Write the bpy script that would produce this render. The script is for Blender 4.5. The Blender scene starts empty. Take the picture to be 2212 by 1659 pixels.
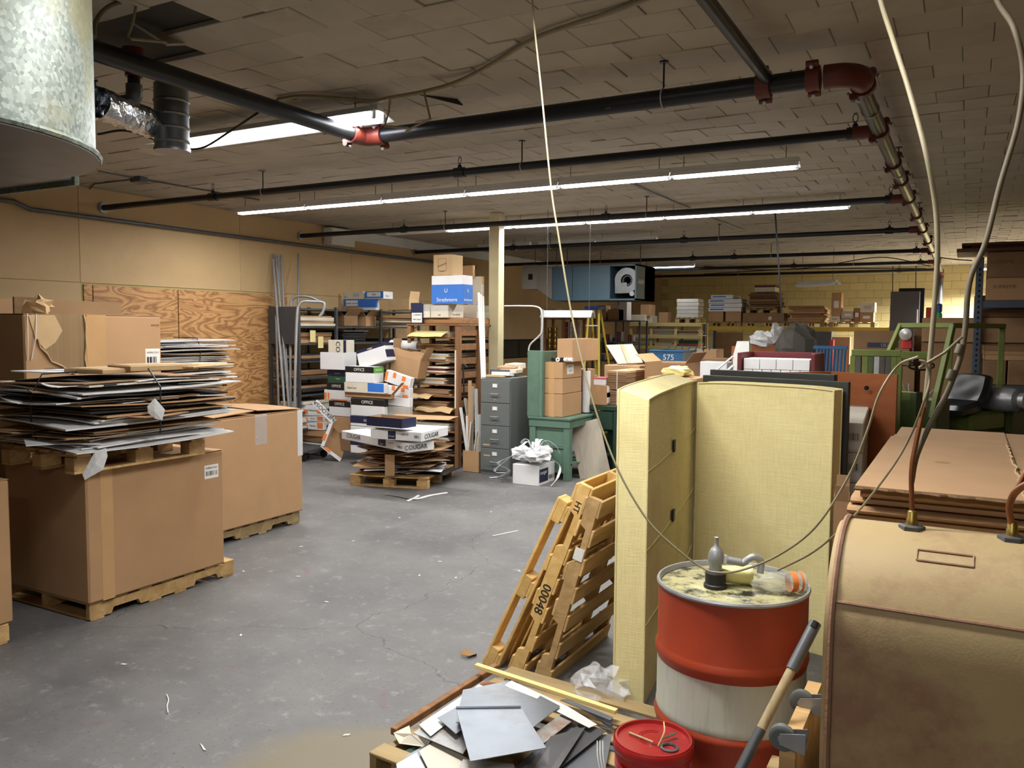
import bpy, math, random
from mathutils import Vector, Matrix, Euler
random.seed(7)
S = bpy.context.scene
COL = S.collection
# ---------------------------------------------------------------- camera, world, exposure
F, CX, CY, H = 1785.0, 1106.0, 829.5, 1.98
yaw, pit, rol = math.radians(28.8), math.radians(3.9), math.radians(0.43)
_f = Vector((-math.sin(yaw)*math.cos(pit), math.cos(yaw)*math.cos(pit), -math.sin(pit)))
_r0 = Vector((math.cos(yaw), math.sin(yaw), 0)); _u0 = _r0.cross(_f)
_r = _r0*math.cos(rol) + _u0*math.sin(rol); _u = -_r0*math.sin(rol) + _u0*math.cos(rol)
CAM = Vector((0, 0, H))
cd = bpy.data.cameras.new('camera'); cd.sensor_width = 36; cd.lens = F/2212*36; cd.clip_start = 0.05
co = bpy.data.objects.new('camera', cd); COL.objects.link(co)
m = Matrix((_r, _u, -_f)).transposed().to_4x4(); m.translation = CAM; co.matrix_world = m
S.camera = co
S.view_settings.view_transform = 'Standard'; S.view_settings.look = 'None'
S.view_settings.gamma = 1.0; S.view_settings.use_curve_mapping = False
S.view_settings.exposure = 0.08
LIGHT_NEAR = 118.0       # the brighter lamps round the viewer
LIGHT_W = 38.0          # watts for each 1.2 m fluorescent fixture
w = bpy.data.worlds.new('world'); S.world = w; w.use_nodes = True
w.node_tree.nodes['Background'].inputs[0].default_value = (0.5, 0.55, 0.6, 1)
w.node_tree.nodes['Background'].inputs[1].default_value = 0.02
# measured points of the place: where a sight line of the survey picture meets a plane
def ray(x, y): return _f + _r*((x-CX)/F) - _u*((y-CY)/F)
def G(x, y, z=0.0):
    d = ray(x, y); return CAM + d*((z-H)/d.z)
def AX(x, y, X):
    d = ray(x, y); return CAM + d*(X/d.x)
def AY(x, y, Y):
    d = ray(x, y); return CAM + d*(Y/d.y)
def DP(x, y, dep): return CAM + ray(x, y)*dep
def proj(p):
    v = Vector(p)-CAM; d = v.dot(_f)
    return CX + F*v.dot(_r)/d, CY - F*v.dot(_u)/d
def HZ(P, y):
    lo, hi = -3.0, 8.0; P = Vector(P)
    for _ in range(50):
        P.z = (lo+hi)/2
        if proj(P)[1] > y: lo = P.z
        else: hi = P.z
    return P.z
def EXT(P, d, x):
    lo, hi = 0.0, 6.0
    s = 1 if proj(P + d*0.05)[0] > proj(P)[0] else -1
    for _ in range(50):
        t = (lo+hi)/2
        if (proj(P + d*t)[0]-x)*s < 0: lo = t
        else: hi = t
    return t
def PB(xn, yn, z0, xl, xr, yt, rot=0.0, P=None, d=None, w=None, h=None):
    """box from its near base corner: returns centre of base, (w,d,h), rot in radians"""
    r = math.radians(rot)
    P = G(xn, yn, z0) if P is None else Vector(P)
    u = Vector((math.cos(r), math.sin(r), 0)); v = Vector((-math.sin(r), math.cos(r), 0))
    a = EXT(P, -u, xl) if w is None else w
    b = EXT(P, v, xr) if d is None else d
    hh = (HZ(P, yt) - P.z) if h is None else h
    return P - u*a/2 + v*b/2, (a, b, hh), r

# ---------------------------------------------------------------- materials
def lin(c):
    if isinstance(c, str): c = tuple(int(c[i:i+2], 16)/255 for i in (0, 2, 4))
    return tuple(x/12.92 if x <= 0.04045 else ((x+0.055)/1.055)**2.4 for x in c)
def _new(name):
    mt = bpy.data.materials.new(name); mt.use_nodes = True
    nt = mt.node_tree; b = nt.nodes['Principled BSDF']
    return mt, nt, b
def N(nt, t, **k):
    n = nt.nodes.new(t)
    for a, v in k.items():
        if a in n.inputs.keys(): n.inputs[a].default_value = v
        else: setattr(n, a, v)
    return n
def coords(nt, scale=(1, 1, 1), rnd=True, obj=True):
    tc = N(nt, 'ShaderNodeTexCoord'); mp = N(nt, 'ShaderNodeMapping'); mp.inputs['Scale'].default_value = scale
    src = tc.outputs['Object' if obj else 'Generated']
    if rnd:
        oi = N(nt, 'ShaderNodeObjectInfo'); ml = N(nt, 'ShaderNodeMath', operation='MULTIPLY'); ml.inputs[1].default_value = 37.0
        nt.links.new(oi.outputs['Random'], ml.inputs[0])
        va = N(nt, 'ShaderNodeVectorMath', operation='ADD')
        nt.links.new(src, va.inputs[0]); nt.links.new(ml.outputs[0], va.inputs[1]); src = va.outputs[0]
    nt.links.new(src, mp.inputs['Vector']); return mp.outputs[0]
def mixc(nt, fac, a, b):
    mx = N(nt, 'ShaderNodeMix', data_type='RGBA')
    for i, s in ((0, fac), (6, a), (7, b)):
        if isinstance(s, bpy.types.NodeSocket): nt.links.new(s, mx.inputs[i])
        else: mx.inputs[i].default_value = s if i == 0 else (*s, 1) if len(s) == 3 else s
    return mx.outputs[2]
def ramp(nt, fac, lo, hi):
    r = N(nt, 'ShaderNodeMapRange'); r.inputs[1].default_value = lo; r.inputs[2].default_value = hi
    nt.links.new(fac, r.inputs[0]); return r.outputs[0]
def bump(nt, b, h, s, dist=0.01):
    bn = N(nt, 'ShaderNodeBump', Strength=s, Distance=dist); nt.links.new(h, bn.inputs['Height'])
    nt.links.new(bn.outputs[0], b.inputs['Normal'])
def mat(name, col, rough=0.6, metal=0.0, var=0.12, scale=5.0, bmp=0.0, bscale=60.0, stretch=(1, 1, 1), hue=0.06, spec=0.5, col2=None, thr=None, trans=0, alpha=1.0):
    mt, nt, b = _new(name); c = lin(col)
    v = coords(nt, tuple(scale*s for s in stretch))
    n = N(nt, 'ShaderNodeTexNoise', Scale=1.0, Detail=5.0, Roughness=0.6); nt.links.new(v, n.inputs['Vector'])
    d1 = tuple(x*(1-var) for x in c); d2 = tuple(min(1, x*(1+var)) for x in c)
    cc = mixc(nt, ramp(nt, n.outputs[0], 0.3, 0.7), d1, d2)
    if col2:
        n2 = N(nt, 'ShaderNodeTexNoise', Scale=0.6, Detail=8.0, Roughness=0.7); nt.links.new(v, n2.inputs['Vector'])
        t = thr or (0.5, 0.62)
        cc = mixc(nt, ramp(nt, n2.outputs[0], *t), cc, lin(col2))
    if hue:
        oi = N(nt, 'ShaderNodeObjectInfo'); hs = N(nt, 'ShaderNodeHueSaturation')
        mr = N(nt, 'ShaderNodeMapRange'); mr.inputs[3].default_value = 1-hue; mr.inputs[4].default_value = 1+hue
        nt.links.new(oi.outputs['Random'], mr.inputs[0]); nt.links.new(mr.outputs[0], hs.inputs['Value'])
        nt.links.new(cc, hs.inputs['Color']); cc = hs.outputs[0]
    nt.links.new(cc, b.inputs['Base Color'])
    b.inputs['Roughness'].default_value = rough; b.inputs['Metallic'].default_value = metal
    b.inputs['Specular IOR Level'].default_value = spec
    if trans: b.inputs['Transmission Weight'].default_value = trans; b.inputs['IOR'].default_value = 1.2
    if alpha < 1: b.inputs['Alpha'].default_value = alpha
    if bmp:
        v2 = coords(nt, tuple(bscale*s for s in stretch))
        nb = N(nt, 'ShaderNodeTexNoise', Scale=1.0, Detail=3.0); nt.links.new(v2, nb.inputs['Vector'])
        bump(nt, b, nb.outputs[0], bmp)
    return mt
def wood(name, col, col2, scale=1.0, axis=0, rough=0.75, ring=9.0, dist=3.0, knots=False, str_=0.25):
    mt, nt, b = _new(name)
    sc = [14.0, 14.0, 14.0]; sc[axis] = 1.2
    v = coords(nt, tuple(s*scale for s in sc))
    n = N(nt, 'ShaderNodeTexNoise', Scale=1.0, Detail=6.0, Roughness=0.65, Distortion=0.6); nt.links.new(v, n.inputs['Vector'])
    cc = mixc(nt, ramp(nt, n.outputs[0], 0.32, 0.7), lin(col), lin(col2))
    oi = N(nt, 'ShaderNodeObjectInfo'); hs = N(nt, 'ShaderNodeHueSaturation')
    mr = N(nt, 'ShaderNodeMapRange'); mr.inputs[3].default_value = 0.78; mr.inputs[4].default_value = 1.18
    nt.links.new(oi.outputs['Random'], mr.inputs[0]); nt.links.new(mr.outputs[0], hs.inputs['Value'])
    nt.links.new(cc, hs.inputs['Color']); nt.links.new(hs.outputs[0], b.inputs['Base Color'])
    b.inputs['Roughness'].default_value = rough
    bump(nt, b, n.outputs[0], str_)
    return mt
def emis(name, col, s):
    mt, nt, b = _new(name); b.inputs['Base Color'].default_value = (*lin(col), 1)
    b.inputs['Emission Color'].default_value = (*lin(col), 1); b.inputs['Emission Strength'].default_value = s
    return mt
M = {}
M['card'] = mat('cardboard', 'A88560', 0.85, var=0.07, scale=3, bmp=0.05, bscale=150, hue=0.06)
M['card_dk'] = mat('cardboard_brown', '8A6B4C', 0.88, var=0.12, scale=4, hue=0.14)
M['card_lt'] = mat('cardboard_kraft', 'B79A72', 0.85, var=0.08, scale=4, hue=0.08)
M['corr'] = mat('cardboard_corrugated', '8F7654', 0.9, var=0.2, scale=1, stretch=(160, 160, 0.4), bmp=0.5, bscale=160)
M['edge'] = mat('cardboard_edge', '6A5138', 0.9, var=0.25, scale=30)
M['white'] = mat('white_card', 'D5D6D8', 0.6, var=0.04, scale=4, hue=0.05)
M['offw'] = mat('offwhite_card', 'C9C2B2', 0.7, var=0.07, scale=4, hue=0.07)
M['gryc'] = mat('grey_card', 'A9A69E', 0.75, var=0.08, scale=4, hue=0.1)
M['blk'] = mat('black_print', '141416', 0.55, var=0.1, hue=0)
M['blkc'] = mat('black_paper_gap_shade', '1B1A1A', 0.8, var=0.2, hue=0.2)  # black paper, also painted shade in the gaps of carton stacks
M['navy'] = mat('navy_print', '1B2142', 0.5, var=0.08, hue=0.1)
M['blue'] = mat('blue_print', '2F6CC0', 0.5, var=0.05, hue=0.05)
M['green_p'] = mat('green_print', '5AA23C', 0.5, var=0.05, hue=0)
M['dgreen'] = mat('dark_green_print', '1E4A33', 0.5, var=0.05, hue=0)
M['orange'] = mat('orange_print', 'E07A3C', 0.5, var=0.05, hue=0)
M['purple'] = mat('purple_print', '4A3A86', 0.5, var=0.05, hue=0)
M['maroon'] = mat('maroon_card', '5A1E26', 0.6, var=0.1, hue=0.1)
M['yell_p'] = mat('yellow_paper', 'D8C98A', 0.7, var=0.05, hue=0.04)
M['paper'] = mat('paper', 'D9D8D4', 0.7, var=0.03, hue=0.04)
M['tape'] = mat('packing_tape', 'B79266', 0.25, var=0.06, hue=0.03)
M['clear'] = mat('clear_film', 'E8EAEC', 0.12, var=0.03, hue=0, alpha=0.3)
M['wrap'] = mat('shrink_film', 'E8EAEC', 0.08, var=0.03, hue=0, alpha=0.09, bmp=0.5, bscale=14)
M['hood'] = mat('dull_white_hood', '84878A', 0.5, var=0.04, hue=0.02)
M['film'] = mat('milky_film', 'E4E6E8', 0.2, var=0.05, hue=0.05, alpha=0.75, bmp=0.3, bscale=30)
M['wrapw'] = mat('milky_film_dense', 'E8EAEC', 0.18, var=0.05, hue=0.03, alpha=0.9, bmp=0.3, bscale=40)
M['glass'] = mat('clear_plastic', 'C9CBBE', 0.04, var=0.0, hue=0, alpha=0.32)
M['plyw'] = wood('pallet_wood', 'A07F4E', 'C8A673', 1.0, 0)
M['palx'] = wood('pallet_wood_fresh', 'C29A55', 'DDBA7A', 1.0, 0)
M['palo'] = wood('pallet_wood_old', '8A7550', 'AB9468', 1.0, 0)
M['pine'] = wood('pine_stick', 'D2B56E', 'E2CC92', 1.0, 0)
M['rackw'] = wood('rack_wood', '6E4A2E', '94683F', 1.0, 2)
M['rackx'] = wood('rack_wood_cross', '6E4A2E', '8F6740', 1.0, 0)
M['crate'] = wood('crate_wood', '8A4A22', 'A6602F', 0.35, 0, rough=0.6)
M['brn'] = wood('brown_cabinet', '4A2A1C', '5E3826', 0.6, 0)
M['grywood'] = wood('weathered_board', '8E867A', 'ADA596', 0.5, 2)
M['handle'] = wood('tool_handle', '8E7A58', 'B7A27C', 1.5, 2)
M['black_pipe'] = mat('black_steel_pipe', '1D1F23', 0.38, 0.3, var=0.2, scale=8, hue=0)
M['redp'] = mat('red_fitting', '5C2016', 0.5, 0.0, var=0.15, scale=10, hue=0.1)
M['steel'] = mat('bare_steel', '9C9EA0', 0.38, 0.5, var=0.1, scale=12, hue=0.06)
M['dsteel'] = mat('dark_steel', '55575A', 0.42, 0.35, var=0.15, scale=10, hue=0.1)
M['alu'] = mat('aluminium_sheet', '7F868F', 0.36, 0.6, var=0.12, scale=4, hue=0.06, col2='70685A', thr=(0.55, 0.75))
M['alur'] = mat('stained_sheet', '9EA0A0', 0.4, 0.3, var=0.1, scale=5, hue=0.08, col2='86562F', thr=(0.42, 0.6))
M['galv'] = None
M['grey_m'] = mat('grey_enamel', '5E6362', 0.45, 0.0, var=0.05, scale=6, hue=0)
M['shelfg'] = mat('dark_grey_shelf', '3E4144', 0.5, 0.1, var=0.1, scale=8, hue=0.05)
M['bench'] = mat('green_paint', '547060', 0.55, var=0.08, scale=7, hue=0.05, col2='4A6456', thr=(0.5, 0.7))
M['dkbench'] = mat('dark_green_paint', '1E3A2C', 0.55, var=0.1, scale=7, hue=0.05)
M['fabric'] = None
M['drum_r'] = mat('drum_red', '9A3A20', 0.42, var=0.08, scale=5, hue=0, col2='8A3019', thr=(0.5, 0.7))
M['drum_w'] = mat('drum_white', 'B9BBAE', 0.5, var=0.06, scale=5, hue=0, col2='9C9C8C', thr=(0.55, 0.75), stretch=(6, 6, 0.7))
M['drum_t'] = mat('drum_top_dirty', 'B5B084', 0.35, 0.2, var=0.25, scale=14, hue=0, col2='23221A', thr=(0.48, 0.6))
M['bucket'] = mat('bucket_red', 'B01F20', 0.35, var=0.06, scale=6, hue=0)
M['bucklid'] = mat('lid_red_dirty', '8E1F1F', 0.3, var=0.12, scale=8, hue=0)
M['tank'] = mat('tank_tan', 'A89268', 0.62, var=0.07, scale=3, hue=0, col2='8E6A50', thr=(0.5, 0.68), bmp=0.08, bscale=120)
M['tankr'] = mat('tank_weld', '8C6A52', 0.65, var=0.12, scale=14, hue=0, bmp=0.3, bscale=60)
M['copper'] = mat('copper_tube', '8A5A3A', 0.35, 0.7, var=0.2, scale=15, hue=0)
M['brass'] = mat('brass_fitting', '9A8342', 0.35, 0.8, var=0.15, scale=20, hue=0)
M['cable'] = mat('tan_cable', '847A5E', 0.55, var=0.1, scale=10, hue=0.05)
M['cable_dk'] = mat('dirty_cable', '5E5440', 0.6, var=0.15, scale=10, hue=0.05)
M['rubber'] = mat('black_rubber', '151515', 0.55, var=0.1, hue=0)
M['chrome'] = mat('chrome', 'C8C8C6', 0.22, 0.6, var=0.05, hue=0)
M['ivory'] = mat('post_paint', 'C2B894', 0.55, var=0.06, scale=3, hue=0)
M['whitem'] = mat('white_enamel', 'CBCDCB', 0.4, var=0.04, hue=0.03)
M['hvac'] = mat('hvac_blue', '3F5663', 0.5, var=0.05, scale=3, hue=0)
M['hvacl'] = mat('hvac_sheet', '8F8B84', 0.45, 0.2, var=0.06, scale=3, hue=0.02)
M['dark'] = mat('dark_cavity', '0C0D0F', 0.9, var=0.1, hue=0)
M['ylw_steel'] = mat('yellow_beam', 'B89A2C', 0.5, var=0.1, scale=6, hue=0.04)
M['ylw_wood'] = wood('yellow_shelf_wood', 'B7A468', 'CDBB80', 1.0, 0)
M['rackblue'] = mat('slate_rack', '454E5C', 0.5, 0.1, var=0.1, scale=6, hue=0.03)
M['lime'] = mat('forklift_green', '5E6A28', 0.5, var=0.12, scale=6, hue=0.03)
M['dlime'] = mat('forklift_green_dark', '3C4A20', 0.5, var=0.12, scale=6, hue=0.03)
M['vinyl'] = mat('black_vinyl', '17191D', 0.35, var=0.1, hue=0)
M['bluecart'] = mat('blue_paint', '24557C', 0.5, var=0.12, scale=6, hue=0.03)
M['redbox'] = mat('maroon_paint', '5E1A1E', 0.5, var=0.1, scale=6, hue=0.03)
M['greyboard'] = mat('dark_grey_board', '4D4F54', 0.7, var=0.05, hue=0.03)
M['ladder'] = mat('yellow_fibreglass', 'B8A22E', 0.5, var=0.05, hue=0.02)
M['redplas'] = mat('red_plastic', 'A6241C', 0.4, var=0.05, hue=0.03)
M['cream'] = mat('cream_plastic', 'D9D08A', 0.4, var=0.04, hue=0)
M['plasb'] = mat('blue_plastic', '2A4FA8', 0.4, var=0.04, hue=0)
M['plasg'] = mat('green_plastic', '2FB56A', 0.4, var=0.04, hue=0)
M['foil'] = mat('crinkled_foil', 'A9AEB4', 0.22, 0.95, var=0.2, scale=14, hue=0, bmp=1.0, bscale=28)
M['ductdk'] = mat('dull_sheet_metal', '777A7C', 0.42, 0.8, var=0.15, scale=6, hue=0)
M['sack'] = mat('grey_sacking', '4C4942', 0.8, var=0.15, scale=8, hue=0.1, bmp=0.4, bscale=12)
M['frameblk'] = mat('charcoal_board', '2B2D28', 0.6, var=0.15, scale=8, hue=0.05)
M['tube_on'] = emis('lit_tube', 'F4F7FF', 14.0)
M['refl_on'] = mat('white_reflector', 'E8EAEC', 0.4, var=0.02, hue=0)
M['leaf'] = mat('dry_leaf', '8A6A3E', 0.8, var=0.2, hue=0.1)
M['gold'] = mat('brass_can', 'A08440', 0.3, 0.8, var=0.15, scale=20, hue=0.1)
M['canr'] = mat('red_can', '7A2A22', 0.4, var=0.2, scale=20, hue=0.2)
M['canw'] = mat('grey_can', 'A6A6A2', 0.4, 0.3, var=0.2, scale=20, hue=0.2)
M['pinkp'] = mat('pink_paper', 'C0566A', 0.7, var=0.1, hue=0.05)
def special():
    # galvanised spangle
    mt, nt, b = _new('galvanised_sheet'); v = coords(nt, (1, 1, 1), rnd=False)
    vo = N(nt, 'ShaderNodeTexVoronoi', Scale=70.0); nt.links.new(v, vo.inputs['Vector'])
    n = N(nt, 'ShaderNodeTexNoise', Scale=3.0, Detail=6.0); nt.links.new(v, n.inputs['Vector'])
    sp = mixc(nt, ramp(nt, vo.outputs['Color'], 0.0, 1.0), lin('49524E'), lin('868F86'))
    cc = mixc(nt, ramp(nt, n.outputs[0], 0.52, 0.68), sp, lin('74714F'))
    nt.links.new(cc, b.inputs['Base Color']); b.inputs['Metallic'].default_value = 0.35; b.inputs['Roughness'].default_value = 0.5
    M['galv'] = mt
    # woven fabric
    mt, nt, b = _new('yellow_upholstery'); v = coords(nt, (1, 1, 1))
    a = N(nt, 'ShaderNodeTexNoise', Scale=1.0, Detail=2.0)
    mp = N(nt, 'ShaderNodeMapping'); mp.inputs['Scale'].default_value = (9, 9, 260); nt.links.new(v, mp.inputs[0]); nt.links.new(mp.outputs[0], a.inputs['Vector'])
    a2 = N(nt, 'ShaderNodeTexNoise', Scale=1.0, Detail=2.0)
    mp2 = N(nt, 'ShaderNodeMapping'); mp2.inputs['Scale'].default_value = (260, 260, 9); nt.links.new(v, mp2.inputs[0]); nt.links.new(mp2.outputs[0], a2.inputs['Vector'])
    mx = N(nt, 'ShaderNodeMath', operation='ADD'); nt.links.new(a.outputs[0], mx.inputs[0]); nt.links.new(a2.outputs[0], mx.inputs[1])
    cc = mixc(nt, ramp(nt, mx.outputs[0], 0.55, 1.4), lin('D0C288'), lin('E8DDA6'))
    n = N(nt, 'ShaderNodeTexNoise', Scale=2.0, Detail=4.0); nt.links.new(v, n.inputs['Vector'])
    cc = mixc(nt, ramp(nt, n.outputs[0], 0.55, 0.75), cc, lin('C9BA82'))
    nt.links.new(cc, b.inputs['Base Color']); b.inputs['Roughness'].default_value = 0.95
    bump(nt, b, mx.outputs[0], 0.35, 0.004)
    M['fabric'] = mt
    # concrete floor
    mt, nt, b = _new('concrete_floor'); v = coords(nt, (1, 1, 1), rnd=False)
    n = N(nt, 'ShaderNodeTexNoise', Scale=0.9, Detail=10.0, Roughness=0.65); nt.links.new(v, n.inputs['Vector'])
    cc = mixc(nt, ramp(nt, n.outputs[0], 0.34, 0.68), lin('504F50'), lin('71706F'))
    n2 = N(nt, 'ShaderNodeTexNoise', Scale=9.0, Detail=8.0, Roughness=0.75); nt.links.new(v, n2.inputs['Vector'])
    cc = mixc(nt, ramp(nt, n2.outputs[0], 0.55, 0.75), cc, lin('88888A'))
    n3 = N(nt, 'ShaderNodeTexNoise', Scale=2.3, Detail=5.0, Distortion=1.0); nt.links.new(v, n3.inputs['Vector'])
    cc = mixc(nt, ramp(nt, n3.outputs[0], 0.66, 0.8), cc, lin('6A4A50'))
    n4 = N(nt, 'ShaderNodeTexNoise', Scale=45.0, Detail=4.0); nt.links.new(v, n4.inputs['Vector'])
    cc = mixc(nt, ramp(nt, n4.outputs[0], 0.60, 0.8), cc, lin('3A3A3B'))
    # worn bare-concrete patch by the sheet pile
    sx = N(nt, 'ShaderNodeVectorMath', operation='DISTANCE'); sx.inputs[1].default_value = (-2.25, 2.55, 0)
    nt.links.new(v, sx.inputs[0])
    ad = N(nt, 'ShaderNodeMath', operation='ADD'); nt.links.new(sx.outputs['Value'], ad.inputs[0])
    ml = N(nt, 'ShaderNodeMath', operation='MULTIPLY'); ml.inputs[1].default_value = 0.9; nt.links.new(n.outputs[0], ml.inputs[0]); nt.links.new(ml.outputs[0], ad.inputs[1])
    inv = N(nt, 'ShaderNodeMapRange'); inv.inputs[1].default_value = 1.12; inv.inputs[2].default_value = 0.98; nt.links.new(ad.outputs[0], inv.inputs[0])
    cc = mixc(nt, inv.outputs[0], cc, lin('6C6450'))
    # cracks
    vo = N(nt, 'ShaderNodeTexVoronoi', Scale=0.42, feature='DISTANCE_TO_EDGE')
    va = N(nt, 'ShaderNodeVectorMath', operation='ADD'); nt.links.new(v, va.inputs[0])
    nn = N(nt, 'ShaderNodeTexNoise', Scale=3.0, Detail=4.0); nt.links.new(v, nn.inputs['Vector'])
    sc = N(nt, 'ShaderNodeVectorMath', operation='SCALE'); sc.inputs['Scale'].default_value = 0.35; nt.links.new(nn.outputs['Color'], sc.inputs[0]); nt.links.new(sc.outputs[0], va.inputs[1])
    nt.links.new(va.outputs[0], vo.inputs['Vector'])
    cr = N(nt, 'ShaderNodeMapRange'); cr.inputs[1].default_value = 0.0; cr.inputs[2].default_value = 0.0022; cr.inputs[3].default_value = 0.75; cr.inputs[4].default_value = 0.0
    nt.links.new(vo.outputs['Distance'], cr.inputs[0])
    cc = mixc(nt, cr.outputs[0], cc, lin('2A2828'))
    nt.links.new(cc, b.inputs['Base Color'])
    rr = N(nt, 'ShaderNodeMapRange'); rr.inputs[3].default_value = 0.42; rr.inputs[4].default_value = 0.7; nt.links.new(n.outputs[0], rr.inputs[0])
    nt.links.new(rr.outputs[0], b.inputs['Roughness']); bump(nt, b, n2.outputs[0], 0.12)
    M['floor'] = mt
    # rotary-cut plywood
    mt, nt, b = _new('plywood_sheet'); v = coords(nt, (1.0, 0.9, 3.6))
    n = N(nt, 'ShaderNodeTexNoise', Scale=1.1, Detail=2.5, Roughness=0.5, Distortion=0.7); nt.links.new(v, n.inputs['Vector'])
    ml = N(nt, 'ShaderNodeMath', operation='MULTIPLY'); ml.inputs[1].default_value = 22.0; nt.links.new(n.outputs[0], ml.inputs[0])
    fr = N(nt, 'ShaderNodeMath', operation='PINGPONG'); fr.inputs[1].default_value = 1.0; nt.links.new(ml.outputs[0], fr.inputs[0])
    n2 = N(nt, 'ShaderNodeTexNoise', Scale=30.0, Detail=3.0); nt.links.new(v, n2.inputs['Vector'])
    cc = mixc(nt, ramp(nt, fr.outputs[0], 0.05, 0.75), lin('8A5F38'), lin('C0935E'))
    cc = mixc(nt, ramp(nt, n2.outputs[0], 0.45, 0.9), cc, lin('9A6C40'))
    nt.links.new(cc, b.inputs['Base Color']); b.inputs['Roughness'].default_value = 0.6
    M['plydoor'] = mt
special()
M['wall'] = mat('tan_wall_board', 'B59A70', 0.7, var=0.05, scale=1.2, hue=0.03, col2='AC9068', thr=(0.5, 0.75))
M['wall_y'] = mat('yellow_block_paint', 'BFAF78', 0.7, var=0.05, scale=3, hue=0.05, bmp=0.15, bscale=60)
M['joint'] = mat('block_joint', 'A69868', 0.9, var=0.08, hue=0)
M['tile'] = mat('ceiling_tile', 'A79F90', 0.85, var=0.07, scale=2.5, hue=0.07, col2='968A7A', thr=(0.55, 0.75), bmp=0.1, bscale=90)
M['deck'] = mat('ceiling_deck', '3A352E', 0.9, var=0.2, hue=0)
M['strip'] = mat('white_trim_strip', 'D0D1D0', 0.5, var=0.03, hue=0.04)
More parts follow.
